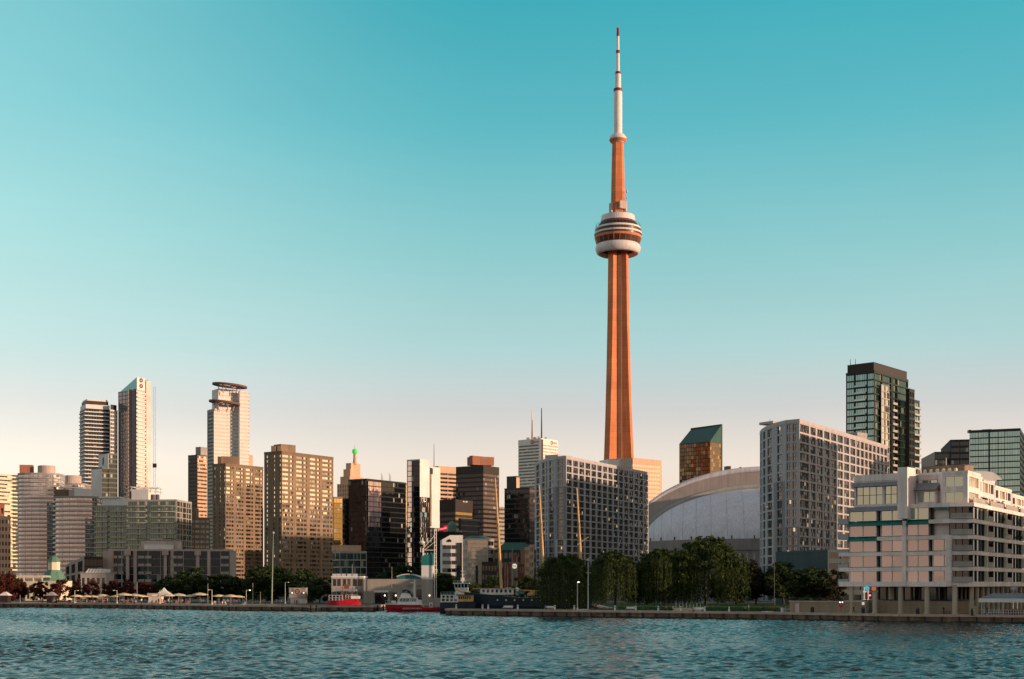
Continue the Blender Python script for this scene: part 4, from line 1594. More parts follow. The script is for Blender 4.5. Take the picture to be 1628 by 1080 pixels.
while z < 335:
    e = np.interp(z, [p[0] for p in prof], [p[3] for p in prof]) + .62
    for sx in (-1.0, .05, 1.0):
        q = bd * e + bs * sx
        mb.box((TX + q.x, TD + q.y, z), (.6, .12, 1.0), bis)
    z += 3.4
mb.build('lift_window', M_tan2, lift)
# pod
c = (TX, TD, 0)
mb = MB()
mb.lathe(c, [(16.2, tz(399)), (17.0, tz(403.5)), (18.6, tz(405.2)), (20.6, tz(403.2)), (21.9, tz(398.5)), (22.2, tz(395)), (21.4, tz(391)), (19.4, tz(388.3)), (17.0, tz(388))], 56, caps=False)
mb.build('radome_ring', M_podw, t, smooth=True)
mb = MB()
mb.lathe(c, [(8.0, tz(400)), (12, tz(397)), (17.2, tz(398)), (17.2, tz(396))], 40)
mb.build('pod_underside', M_dbrown, t)
mb = MB()
mb.lathe(c, [(17.5, tz(391)), (20.6, tz(389.5)), (22.4, tz(381)), (22.4, tz(378.5))], 48)
gal = mb.build('lower_gallery', M_podd, t)
mb = MB()
for i in range(24):
    a = 2 * math.pi * i / 24
    mb.tube((TX + 20.9 * math.cos(a), TD + 20.9 * math.sin(a), tz(389)), (TX + 22.8 * math.cos(a), TD + 22.8 * math.sin(a), tz(379)), .3, .3, 4)
mb.build('gallery_rib', M_tower, gal)
for (r0, y0, r1, y1, mt, nm) in ((22.6, 380.5, 23.0, 377, M_tower, 'deck_edge'), (22.2, 377, 22.4, 374, M_podd, 'window_ring'), (23.2, 374, 23.2, 371.2, M_podw, 'deck_edge'),
                                 (22.3, 371.2, 22.3, 366.6, M_podd, 'window_ring'), (22.6, 366.6, 22.1, 363.4, M_podw, 'deck_edge'), (20.5, 363.4, 18.6, 357, M_dbrown, 'window_ring'),
                                 (17.6, 357, 16.8, 353.5, M_antr, 'upper_band'), (17.0, 353.5, 16.2, 344.3, M_podw, 'upper_drum')):
    mb = MB()
    mb.lathe(c, [(r0, tz(y0) + .02), (r1, tz(y1)), (r1 - 2.2, tz(y1) + .15)], 48)
    mb.build(nm, mt, t)
mb = MB()
for i in range(40):
    a = 2 * math.pi * i / 40
    p0, p1 = (TX + 22.0 * math.cos(a), TD + 22 * math.sin(a), tz(363.2)), (TX + 21.4 * math.cos(a), TD + 21.4 * math.sin(a), tz(358))
    mb.tube(p0, p1, .12, .12, 4)
    b_ = 2 * math.pi * (i + 1) / 40
    mb.tube(p1, (TX + 21.4 * math.cos(b_), TD + 21.4 * math.sin(b_), tz(358)), .12, .12, 4)
mb.build('safety_rail', M_copper, t)
# equipment collar and upper shaft
HEX = [math.radians(65 + 60 * i) for i in range(6)]


def hexring(z, r):
    return [(TX + r * math.sin(a - .52), TD - r * math.cos(a - .52), z) for a in HEX]


mb = MB()
mb.loft([hexring(tz(346), 7.0), hexring(tz(300), 6.7), hexring(tz(222), 5.6)])
mb.build('upper_shaft', M_tower, t)
for a, r, w, y0, y1 in ((-62, 7.7, 4.2, 340, 325), (28, 8.0, 6.8, 335, 323), (62, 7.6, 3.0, 338, 322)):
    q = Vector((math.sin(math.radians(a)), -math.cos(math.radians(a)))) * r
    mb = MB()
    mb.box((TX + q.x, TD + q.y, (tz(y0) + tz(y1)) / 2), (w, 2.6, tz(y1) - tz(y0)), math.radians(a))
    mb.build('equipment_box', M_pink, t)
mb = MB()
mb.tube((TX + 8.6, TD - 3, tz(336)), (TX + 8.6, TD - 3, tz(305)), .25, .2, 5)
mb.lathe((TX + 8.6, TD - 3, tz(308)), [(.9, 0), (.9, 2.2), (.1, 2.4)], 8)
mb.lathe((TX + 8.6, TD - 3, tz(318)), [(.7, 0), (.7, 1.6), (.1, 1.8)], 8)
mb.build('side_antenna', M_steel, t)
mb = MB()
for i in range(9):
    a = 2 * math.pi * i / 9 + .3
    mb.tube((TX + 14.5 * math.cos(a), TD + 14.5 * math.sin(a), tz(344.3)), (TX + 14.5 * math.cos(a), TD + 14.5 * math.sin(a), tz(340)), .3, .2, 4)
mb.build('deck_aerial', M_steel, t)
mb = MB()
mb.lathe(c, [(5.6, tz(228)), (7.6, tz(225.5)), (8.4, tz(222.5)), (8.3, tz(219.5)), (6.4, tz(215)), (4, tz(213))], 32)
mb.build('sky_pod', M_podw, t)
mb = MB()
mb.lathe(c, [(7.2, tz(226.5)), (8.55, tz(223.4)), (8.55, tz(222.2)), (7.9, tz(221.8))], 32)
mb.build('pod_window_ring', M_tower, t)
ant = [(4.1, 214, 4.0, 146, M_antw, 0), (4.3, 146, 4.3, 141.5, M_antr, 0), (3.0, 141.5, 2.9, 118.5, M_antw, 0), (3.0, 118.5, 2.5, 114.5, M_antr, 0), (1.75, 114.5, 1.6, 85, M_antw, 0),
       (2.0, 85, 1.9, 80.5, M_antr, 0), (1.45, 80.5, 1.3, 58, M_antw, 0), (1.45, 58, 1.2, 44.5, M_antr, 0), (.5, 44.5, .35, 42, M_steel, 0)]
for r0, y0, r1, y1, mt, _ in ant:
    mb = MB()
    if y0 == 214:
        k, rows = 16, []
        for i in range(k + 1):
            z = tz(y0) + (tz(y1) - tz(y0)) * i / k
            rows += [(4.15, z), (3.98, z + .35)] if i < k else [(4.0, z)]
        mb.lathe(c, rows, 20)
    else:
        mb.lathe(c, [(r0, tz(y0)), (r1, tz(y1))], 16)
    mb.build('antenna_section', mt, t)

# ------------------------------------------------------------------ stadium dome
DX, DY = PX(1215, 1010), 1010.0
t = empty('stadium', (DX, DY, GZ), 'grey domed stadium with a wide roof arch, half hidden by the right grey hotel', 'stadium')
M_roof = wall('white roof membrane', (0.66, 0.60, 0.66), rough=.6, var=.06, streak=.16)
M_roof2 = wall('grey roof fascia', (0.38, 0.31, 0.29), rough=.7, var=.08)
z0 = PZ(864, 1010)
RA, HA = 217 / F * 1010, 118 / F * 1010 + 1.5
RI, HI = 192 / F * 1010, 86 / F * 1010
ang = math.radians(-8)


def loc(x, y, z):
    return (DX + x * math.cos(ang) - y * math.sin(ang), DY + x * math.sin(ang) + y * math.cos(ang), z)


NS = 48
mb = MB()
rows = []
for j in range(15):                      # barrel/dome shell behind the arch
    if j < 6:
        y, k = -4 + j * 6.0, 1.0
    else:
        a = (j - 5) / 9 * math.pi / 2
        y, k = 26 + math.sin(a) * RA * .72, max(.02, math.cos(a))
    rows.append([loc(RA * k * math.cos(math.pi * i / NS), y, z0 + HA * k * math.sin(math.pi * i / NS)) for i in range(NS + 1)])
mb.loft(rows, caps=False, closed=False)
mb.build('roof_shell', M_roof, t, smooth=True)
mb = MB()
def arch(R_, H_, y, zz=0):
    return [loc(R_ * math.cos(math.pi * i / NS), y, z0 + zz + H_ * math.sin(math.pi * i / NS)) for i in range(NS + 1)]
mb.loft([arch(RA - .2, HA - 3.6, -4.6), arch(RA - 9.5, HA - 13.5, -4.6)], caps=False, closed=False)
mb.build('arch_fascia', M_roof2, t, smooth=True)
mb = MB()
mb.loft([arch(RA + .4, HA + .3, -3.5), arch(RA + .1, HA - .4, -5.2), arch(RA - .4, HA - 3.8, -5.0), arch(RA - .4, HA - 3.8, -4.0)], caps=False, closed=False)
mb.build('arch_rim', M_roof, t, smooth=True)
mb = MB()
mb.loft([arch(RA - 9.3, HA - 13.3, -5.4), arch(RA - 11.6, HA - 15.6, -5.6), arch(RA - 12.4, HA - 17.0, -3.0)], caps=False, closed=False)
mb.build('arch_trim', wall('pale roof trim', (.40, .40, .38), var=.06), t, smooth=True)
mb = MB()
rows = []
for j in range(20):                      # front quarter dome
    a = j / 19 * math.pi / 2
    y, k = -3 - math.sin(a) * RI * .98, max(.004, math.cos(a))
    rows.append([loc(RI * k * math.cos(math.pi * i / NS), y, z0 + HI * k * math.sin(math.pi * i / NS)) for i in range(NS + 1)])
mb.loft(rows, caps=False, closed=False)
qd = mb.build('quarter_dome', M_roof, t, smooth=True)
mb = MB()
for i in range(3, NS - 2, 2):            # standing seams
    a0 = math.pi * i / NS
    prev = None
    for j in range(14):
        b_ = j / 13 * math.pi / 2 * .97
        k = math.cos(b_)
        # seams run from the arch down to the drum
        x = RI * math.cos(a0) * 1.0
        y = -3 - RI * .98 * math.sin(b_) * math.sqrt(max(0, 1 - (x / RI) ** 2))
        s = math.sqrt(max(0.0, 1 - (x / RI) ** 2)) * math.cos(b_)
        p = loc(x, y - .12, z0 + HI * s + .12)
        if prev:
            mb.tube(prev, p, .07, .07, 3)
        prev = p
mb.build('roof_seam', M_roof2, qd)
mb = MB()
RD = RI + 1.5
prof = [(RD + 1, GZ), (RD + 1, 14), (RD + 2.2, 14.2), (RD + 2.2, 20.5), (RD + .6, 20.7), (RD + .6, 31), (RD + 1.6, 31.2), (RD + 1.6, z0 + .4), (RD - 2, z0 + .6)]
mb.lathe((DX, DY - 3, 0), prof, 96)
mb.build('drum_wall', wall('drum concrete', (.26, .22, .215), var=.14), t)
mb = MB()
for i in range(120):
    a = 2 * math.pi * i / 120
    if math.sin(a) < .2:
        mb.box((DX + (RD + .75) * math.cos(a), DY - 3 + (RD + .75) * math.sin(a), 26), (.5, 1.4, 6), a)
mb.build('buttress', M_conc, t)
mb = MB()
for i in range(34):
    a = math.pi + math.pi * i / 33
    mb.box((DX + (RD + 2.3) * math.cos(a), DY - 3 + (RD + 2.3) * math.sin(a), 17.4), (.3, 5.6, 2.2), a)
mb.build('concourse_opening', G_dark, t)
for x, y0, y1, w in ((1153, 748.5, 742, 3), (1158, 748.5, 741.5, 7), (1177, 746, 743, 3)):
    mb = MB()
    mb.box((PX(x, 1012), 1012, (PZ(y0, 1012) + PZ(y1, 1012)) / 2), (w / F * 1012, 3, PZ(y1, 1012) - PZ(y0, 1012)))
    mb.build('roof_plant', M_dsteel, t)
for i in range(9):
    a = math.radians(198 + i * 9.5)
    mb = MB()
    mb.box((DX + (RD + 1) * math.cos(a), DY - 3 + (RD + 1) * math.sin(a), z0 + 1.6), (.8, .8, 2.2), a)
    mb.build('parapet_light', M_dsteel, t)

# ------------------------------------------------------------------ grey hotels
def hotel(name, label, front, D0, ytop, nrow, colsA, sty):
    z1 = sty['z1']
    b = Bld(name, label, 'hotel', (*front[0], GZ), None)
    return b


def grey_block(name, label, cat, pts, zt, nf, colspec, darkspec, back, group=None):
    """pts: visible outline from left to right; colspec: window columns per edge; darkspec(edge) gives the cladding per storey band"""
    poly = list(pts) + back
    b = Bld(name, label, cat, (*pts[0], GZ), group)
    m = len(poly)
    cuts = darkspec['cuts']
    zs = [GZ + (zt - GZ) * c for c in cuts]
    for s in range(len(cuts) - 1):
        n_ = max(1, round(nf * (cuts[s + 1] - cuts[s])))
        styles = []
        for i in range(m):
            if i < len(pts) - 1:
                mt = darkspec['mats'][i][s]
                styles.append(S(nf=n_, cols=colspec[i], sl=(.08, .89), glass=G_hotel, pane=.95, bar=.09, ny=2, mat=mt, frame=M_dsteel))
            else:
                styles.append(None)
        top = s == len(cuts) - 2
        b.volume(poly, zs[s], zs[s + 1], M_lav, styles, 1.3, darkspec.get('par', M_lav), .4, top=top)
    b.poly, b.z1 = poly, zt
    return b


# left hotel: bowed left end, long face running back to the right
C = Vector((PX(900, 630), 630.0))
R_ = Vector((PX(1031, 722), 722.0))
pts = [(PX(850, 668), 668), (PX(860, 653), 653), (PX(871, 642), 642), (PX(883, 634.5), 634.5), tuple(C), tuple(C + (R_ - C) * .34), tuple(R_)]
c2 = groups([.35, 1, .7, .35, .35])
cs = [groups([.5, .9, .5]), groups([.45, 1, .45, .35, .3]), groups([.4, 1.2, .5]), groups([.45, 1.2, .6]), even(5, .75), even(10, .75)]
G1, G2 = M_lav, M_slate
M_pinkw = wall('pale pink panel', (.46, .40, .41), var=.06)
b = grey_block('hotel_slab', 'long grey violet hotel slab left of the stadium dome, gold reflections in its right windows', 'hotel', pts, PZ(729, 630), 22, cs,
               dict(cuts=[0, .18, .42, .80, 1.0], mats=[[G1, G1, G1, G1], [G2, G2, G1, G1], [G1, G2, G2, G1], [G2, G1, G2, G1], [G1, G1, G1, G1], [G1, G1, G1, G1]], par=M_pinkw), [(57, 734), (13.5, 722)])
topbox(b, 887, 909, 645, 729, 722.5, 8, M_pinkw, 'plant_room', skew=8)
topbox(b, 967, 985, 690, 742, 730.5, 9, M_white, 'penthouse', skew=3)
topbox(b, 985.3, 1004, 694, 742, 729, 9, M_pinkw, 'penthouse', skew=8)
b.finish()

# right hotel: rounded left end and a long gridded face
C = Vector((PX(1271, 466), 466.0))
R_ = Vector((PX(1411, 556), 556.0))
pts = [(PX(1208, 505), 505), (PX(1211.5, 496), 496), (PX(1218, 488), 488), (PX(1230, 479), 479), (PX(1248, 470), 470), tuple(C), tuple(C + (R_ - C) * .60), tuple(R_)]
cs = [groups([.3, .6, .3]), groups([.3, .7, .3]), groups([.3, 1, .4]), groups([.6, .9, .5]), groups([.4, 1.05, .4, 1, .6]), groups([.1, 1.5, .24, .9, .24, 1, .24, 1, .24, 1, .24, 1, .24, 1, .24, 1, .12]), even(8, .77)]
b = grey_block('hotel_tower', 'grey hotel tower with a rounded left end in front of the stadium dome', 'hotel', pts, PZ(672, 466), 19, cs,
               dict(cuts=[0, .21, .42, .68, 1.0], mats=[[M_slate, G1, G1, G1], [M_slate, G1, G1, G1], [M_slate, G1, G1, G1], [G2, G2, G2, G1], [G1, G2, G1, G1], [G2, G1, M_pinkw, M_pinkw], [G1, G1, M_pinkw, M_pinkw]], par=M_pinkw), [(139, 567), (103, 549)])
topbox(b, 1229, 1246, 484, 673, 669, 7, M_pinkw, 'plant_room', skew=3)
topbox(b, 1363, 1379, 530, 705, 687, 7, M_conc, 'plant_room', skew=5)
topbox(b, 1356, 1364, 527, 703, 692, 4, M_conc, 'plant_room', skew=3)
mast(b, 1224, 490, 676, 667, .12)
mast(b, 1372, 533, 688, 678, .15)
b.finish()

# ------------------------------------------------------------------ tall green glass tower on the right
D = 640
b = Bld('glass_tower', 'tall dark green glass residential tower with a peaked roof behind the right grey hotel', 'apartment building', (PX(1390, D), D, GZ), None)
zt = PZ(592, D)
stA = S(fh=3.3, cols=groups([.1, 2.2, .4, 3.4, .2, 2.0, .1]), sl=(.08, .9), glass=G_teal, pane=1.3, name='window_band', bar=.12, frame=M_dgreen)
stB = S(fh=3.3, cols=groups([.1, 2, .2, 2.4, .4, 1.2, .2, 3.0, .1]), sl=(.08, .9), glass=G_green, pane=1.3, name='window_band', bar=.12, frame=M_black)
poly = corner(1345, 1390, 1444, D, 50)
b.volume(poly, GZ, zt, M_black, [stB, None, None, stA], 1.0, rec=.5)
n = round((zt - GZ) / 3.3)
h = (zt - GZ) / n
A_, C_, R_ = Vector(poly[3]), Vector(poly[0]), Vector(poly[1])
eA, eB = C_ - A_, R_ - C_
b.rings([tuple(A_ + eA * .32), tuple(A_ + eA * .72)], GZ + h * 8, h, n - 9, .9, .3, .8, M_dgreen, G_teal, closed=False)
b.rings([tuple(C_ + eB * .50), tuple(C_ + eB * .64)], GZ + h * 8, h, n - 11, .9, .3, .8, M_conc, M_pink, closed=False)
nB = Vector((eB.y, -eB.x)).normalized()
b.facade(C_ + eB * .16 + nB * .7, C_ + eB * .40 + nB * .7, GZ, zt - 5, M_conc, fh=3.3, cols=groups([.06, 1, .06, 1, .06]), sl=(.10, .93), glass=G_gold, rec=.3, pane=1.2, bar=.1, name='window_band')
mb = MB()
inn = offset(poly, -.5)
mb.prism(inn, zt + 1, PZ(576, D))
b.add('plant_room', mb, M_dbrown)
mb = MB()
cen = sum((Vector(p) for p in inn), Vector((0, 0))) / 4 + Vector((-2, 0))
mb.loft([[(*p, PZ(576, D) + .02) for p in offset(poly, -.3)], [(*(cen + (Vector(p) - cen) * .25), PZ(567.5, D)) for p in inn]])
b.add('peaked_roof', mb, M_black)
w2 = corner(1440, 1446, 1454, D + 16, 50)
b.volume(w2, GZ, PZ(613, D), M_black, [S(fh=3.3, cols=even(3, .6), sl=(.1, .8), glass=G_green, pane=1), None, None, None])
w3 = corner(1448, 1452, 1462, D + 26, 50)
b.volume(w3, GZ, PZ(626, D), M_dgreen, [S(fh=3.3, cols=BANDW, sl=(.1, .85), glass=G_teal, pane=1.3, name='window_band'), None, None, None])
zt2 = PZ(626, D)
n2 = round((zt2 - GZ) / 3.3)
b.rings([w3[0], w3[1]], GZ + 3, (zt2 - GZ) / n2, n2 - 1, .9, .3, .7, M_conc, M_pink, closed=False)
for x in (1352, 1360):
    mast(b, x, D + 14, 586, 571, .2)
b.finish()
# glass blocks at the right edge
D = 700
b = Bld('glass_block', 'wide teal glass block with a dark stepped left wing, behind the white terraced condominium', 'apartment building', (PX(1580, D), D, GZ), None)
stT = S(fh=3.2, cols=groups([.1, 2.6, .1, 3, .5, 2.4, .2, 1.8, .15, 4.6, .1]), sl=(.06, .88), glass=G_teal, pane=1.2, name='window_band', bar=.09, frame=M_dgreen)
pm = frontal(1541.5, 1622, D, 60, -10)
b.volume(pm, GZ, PZ(687.5, D), M_dgreen, [stT, S(fh=3.2, cols=even(12, .7), glass=G_dark), None, None], 1.0, M_black)
b.volume(frontal(1511, 1541.2, D + 2, 50, -2), GZ, PZ(700.5, D), wall('charcoal violet panel', (.045, .038, .048)), [S(nf=25, cols=groups([.3, 3, .3, 3, .3]), sl=(.2, .85), glass=G_dark, name='window_band'), None, None, None], .6, rec=.2)
b.volume(frontal(1486, 1510.8, D + 3, 40, -1), GZ, PZ(719.5, D), M_dgreen, [S(fh=3.2, cols=groups([.2, 5, .2]), sl=(.1, .88), glass=G_dark, pane=1.3, name='window_band'), None, None, None], .6)
topbox(b, 1561, 1576, D + 6, 688, 683, 8, M_black, 'roof_plant', skew=-2)
topbox(b, 1541, 1544, D + 1, 688, 683.5, 3, M_black, 'roof_plant')
b.finish()
b = Bld('apartment_block', 'dark apartment block cut by the right picture edge beyond the teal glass block', 'apartment building', (PX(1640, 790), 790, GZ), None)
b.volume(frontal(1618, 1720, 800, 170, -10), GZ, PZ(694, 800), M_black, [S(fh=3.2, cols=groups([.3, 1.4, .2, 3, .6, 3, .6, 3, .3]), sl=(.1, .88), glass=G_dark, pane=1.4, name='window_band'), None, None, None], 1.0, M_tan2)  # hidden depth stretched back so the block shades the dome
b.finish()
# teal slab car park
D = 400
b = Bld('parking_structure', 'low blue-grey slab-edged building between the right grey hotel and the white condominium', 'building', (PX(1335, D), D, GZ), None)
b.volume(frontal(1316, 1372, D, 30, 4), GZ, PZ(878, D), wall('blue grey slab', (.05, .07, .082)), [S(nf=5, cols=groups([.2, 2, .4, 3, .3]), sl=(.4, .95), glass=G_dark, pane=2, name='window_band'), None, None, None], .8)
b.finish()

# ------------------------------------------------------------------ white terraced condominium
M_cw = wall('condominium concrete', (.73, .605, .585), lines=1.6, var=.15, streak=.14)
M_cw2 = wall('condominium parapet', (.79, .665, .64), var=.14, streak=.16)
M_sand = wall('sandstone base', (.30, .22, .155), var=.15)
M_col = wall('column stone', (.46, .37, .29), var=.12)
G_lake = glass('lakefront pane', interior=(.15, .118, .114), refl=.2, tint=(.95, .87, .85), blind=(.37, .29, .275), pb=.9, wob=.025)
G_upper = glass('upper lakefront pane', interior=(.05, .055, .045), refl=.32, tint=(.76, .92, .80), blind=(.29, .33, .27), pb=.5, wob=.02)
G_creamw = glass('painted cream reflection pane', interior=(.45, .36, .24), refl=.45, tint=(1, .93, .78), blind=(.75, .62, .42), pb=.9, wob=.02)  # bright sky's cream reflection put into the pane and blind colours
A0, A1, C1 = Vector((70.5, 282)), Vector((87.2, 268.4)), Vector((91.2, 267.2))
dB = Vector((.53, .848))
E1 = C1 + dB * 62
eA = (A1 - A0)
lA = eA.length
eA = eA / lA
nA = Vector((eA.y, -eA.x))
nB = Vector((dB.y, -dB.x))
back = [tuple(E1 - nB * 18), tuple(A0 - nA * 34 + eA * 8), tuple(A0 - nA * 24)]
b = Bld('terraced_condominium', 'white terraced lakeside condominium raised on round columns at the right edge', 'apartment building', (*A0, GZ), None)
b.zlow = 0
fl = [7.4, 10.55, 13.7, 16.85, 20.05, 23.3]
main = [tuple(A0), tuple(A1), tuple(C1), tuple(E1)] + back
core = offset(main, -1.2)


def LA(u, o):          # along face A, o metres outward
    q = A0 + eA * u + nA * o
    return (q.x, q.y)


def solve_u(px):
    k = (px - CXP) / F
    q = A0 - nA * .55
    return (k * q.y - q.x) / (eA.x - k * eA.y)


def LB(u, o):
    q = C1 + dB * u + nB * o
    return (q.x, q.y)


w = b.wall(M_cw)
w.prism(core, 7.0, 23.0)
# lower storey, set back behind the columns
base = offset(main, -4.5)
b.facade(base[0], base[1], 4.2, 7.0, M_dbrown, nf=1, cols=even(9, .8), sl=(.05, .95), glass=G_dark, rec=.3, pane=1.5, frame=M_conc, name='shop_window')
b.facade(base[2], base[3], 4.2, 7.0, M_dbrown, nf=1, cols=even(16, .75), sl=(.05, .95), glass=G_dark, rec=.3, pane=1.5, frame=M_conc, name='shop_window')
b.facade(base[1], base[2], 4.2, 7.0, M_dbrown)
mb = MB()
mb.prism(offset(main, -3.2), GZ, 4.1)
b.add('base_wall', mb, M_sand)
mb = MB()
mb.prism(offset(main, -3.4), 4.1, 6.9)
mb2 = mb
for i, u in enumerate(solve_u(px) for px in (1354, 1391, 1432, 1474, 1518)):
    mb = MB()
    q = LA(u, -.55)
    mb.lathe((*q, GZ), [(.62, 0), (.62, .25), (.5, .3), (.5, 5.6), (.6, 5.75), (.6, 5.9)], 14)
    b.add('column', mb, M_col)
for i in range(12):
    mb = MB()
    q = LB(3 + i * 4.6, -.8)
    mb.lathe((*q, GZ), [(.5, 0), (.42, .3), (.42, 5.5), (.5, 5.9)], 12)
    b.add('column', mb, M_col)
# floor bands
BSTART = [-2.2, -2.2, -2.2, .29 * lA, .80 * lA, .56 * lA]
for j, z in enumerate(fl):
    mb = MB()
    out = [LA(BSTART[j], .25), LA(lA, .25), tuple(C1 + Vector((.3, -.3))), LB(62, .3)]
    inn = [LA(BSTART[j], -1.8), LA(lA - 1, -1.8), tuple(C1 + Vector((-.5, 2.0))), LB(62, -1.8)]
    hh = .78 if j else 1.0
    ring = out + inn[::-1]
    mb.prism(ring, z - .35, z - .35 + hh)
    b.add('floor_band', mb, M_cw2)
# front windows of the three regular storeys
slot = [(0.0, .285), (.325, .55), (.585, .80), (.835, .985)]
for j in range(5):
    z0_, z1_ = fl[j] + .55, fl[j + 1] - .35
    for (u0, u1) in slot[: 4 if j < 3 else (3 if j == 3 else 3)]:
        g = G_lake if j < 4 else G_upper
        b.facade(LA(u0 * lA, .05), LA(u1 * lA, .05), z0_, z1_, M_cw, nf=1, cols=groups([.06, 1, .04, 1, .06]) if u1 - u0 > .2 else groups([.08, 1.5, .06, .5, .08]), sl=(.02, .98), glass=g, rec=.18, pane=3.0, bar=.06)
    for u0 in (.285, .55, .80):
        mb = MB()
        q0, q1 = LA((u0 + .002) * lA, -.7), LA((u0 + .034) * lA, -.7)
        mb.quad((*q0, z0_), (*q1, z0_), (*q1, z1_), (*q0, z1_))
        b.add('slot_recess', mb, M_dbrown)
    b.flush()
# pilaster up the middle of the front
for u, wd, zt_ in ((.567, .75, 20.2), (.995, 1.1, 17)):
    mb = MB()
    q = LA(u * lA, .12)
    mb.box((*q, (7.4 + zt_) / 2), (wd, .6, zt_ - 7.0), math.atan2(eA.y, eA.x))
    b.add('pilaster', mb, M_cw)
# left end balconies
for j in range(5):
    mb = MB()
    q = LA(-1.25, -1.4)
    mb.box((*q, fl[j] + .6), (2.3, 3.2, 1.15), math.atan2(eA.y, eA.x))
    b.add('balcony', mb, M_lav)
# teal awning roofs over the setbacks
for (u0, u1, z, dz, mt) in ((-.01, .287, 16.45, .95, M_teal), (-.01, .55, 19.6, .95, M_teal), (.585, .80, 19.6, 1.0, M_teal), (-.01, .55, 22.6, 1.0, M_slate), (.86, .99, 22.6, .8, M_teal)):
    mb = MB()
    a_, c_ = LA(u0 * lA, .75), LA(u1 * lA, .75)
    a2, c2_ = LA(u0 * lA, -.6), LA(u1 * lA, -.6)
    mb.loft([[(*a_, z), (*a2, z), (*a2, z + dz)], [(*c_, z), (*c2_, z), (*c2_, z + dz)]])
    b.add('sloped_awning', mb, mt)
# corner balconies with curved fronts
for j in range(5):
    z0_, z1_ = fl[j] + .55, fl[j + 1] - .35
    arc = []
    for i in range(7):
        t_ = i / 6
        p = A1 * (1 - t_) + C1 * t_
        bul = math.sin(math.pi * t_) * .5
        arc.append((p.x + .05, p.y - bul - .25))
    mb = MB()
    for i in range(6):
        mb.quad((*arc[i], z0_ - .05), (*arc[i + 1], z0_ - .05), (*arc[i + 1], z0_ + 1.05), (*arc[i], z0_ + 1.05))
    b.add('balcony_rail', mb, M_conc)
    b.facade(A1 + Vector((.2, 1.1)), C1 + Vector((-.2, 1.1)), z0_, z1_, M_dbrown, nf=1, cols=even(3, .85), sl=(.02, .98), glass=G_dark, rec=.1, pane=1)
# right face: dark glass bays, projecting cream stair walls, balconies
for j in range(5):
    b.flush()
    z0_, z1_ = fl[j] + .55, fl[j + 1] - .35
    for i in range(3):
        b.flush()
        u = .6 + i * 18.0
        g = G_dark if j < 4 else G_grey
        b.facade(LB(u, .05), LB(u + 9.6, .05), z0_, z1_, M_dsteel, nf=1, cols=groups([.05, 1, .06, 1, .06, 1, .05]), sl=(.02, .98), glass=g, rec=.25, pane=2.4, bar=.06)
        mb = MB()
        q = LB(u + 10.1, .2)
        mb.box((*q, (z0_ + z1_) / 2), (.6, .9, z1_ - z0_ + .1), math.atan2(dB.y, dB.x))
        b.add('fin_wall', mb, M_cream)
        b.facade(LB(u + 10.6, -1.2), LB(u + 17.6, -1.2), z0_, z1_, M_cream, nf=1, cols=groups([.9, .8, .1, .8, .5]), sl=(.02, .9), glass=G_dark, rec=.1, pane=1.2)
        mb = MB()
        q = LB(u + 15.2, .15)
        mb.box((*q, z0_ + .5), (4.6, .12, 1.05), math.atan2(dB.y, dB.x))
        b.add('balcony_rail', mb, M_conc)
b.flush()
# stepped upper storeys
u1 = [LA(.6, -1.2), LA(.53 * lA, -1.2), LA(.53 * lA, -14), LA(.6, -12)]
b.volume(u1, 23.2, 29.0, M_cw, [S(nf=1, cols=groups([.1, 1.35, .12, .9, .06]), sl=(.16, .82), glass=G_upper, pane=1.4, ny=2, bar=.1, frame=M_dgreen), None, None, None], 1.3, M_cw2)
mb = MB()
mb.loft([[(*LA(.3, -.4), 27.8), (*LA(.3, -1.3), 27.8), (*LA(.3, -1.3), 28.8)], [(*LA(.53 * lA, -.4), 27.8), (*LA(.53 * lA, -1.3), 27.8), (*LA(.53 * lA, -1.3), 28.8)]])
b.add('sloped_awning', mb, M_slate)
q = LA(.575 * lA, -.4)
mb = MB()
mb.box((*q, 26.0), (2.1, 4.2, 10.4), math.atan2(eA.y, eA.x))
b.add('chimney_pier', mb, M_cw2)
b.flush()
u2 = [LA(.63 * lA, -2.2), LA(.83 * lA, -2.2), LA(.83 * lA, -13), LA(.63 * lA, -13)]
b.volume(u2, 23.2, 26.6, M_cw, [S(nf=1, cols=groups([.1, 1, .1]), sl=(.3, .9), glass=G_upper, pane=1.3, bar=.08), None, None, None], .2, M_teal)
mb = MB()
mb.loft([[(*LA(.62 * lA, -1.2), 26.6), (*LA(.62 * lA, -4), 26.6), (*LA(.62 * lA, -4), 28.2)], [(*LA(.84 * lA, -1.2), 26.6), (*LA(.84 * lA, -4), 26.6), (*LA(.84 * lA, -4), 28.2)]])
b.add('sloped_awning', mb, M_slate)
b.flush()
u3 = [LA(.62 * lA, -4.2), LA(.93 * lA, -4.2), LA(.93 * lA, -14), LA(.62 * lA, -14)]
b.volume(u3, 26.6, 29.8, M_cw, [S(nf=1, cols=groups([.25, .4, .05, 1, .1, .2, .1]), sl=(.1, .68), glass=G_upper, pane=1.4, bar=.08), None, None, None], .5, M_cw2)
b.flush()
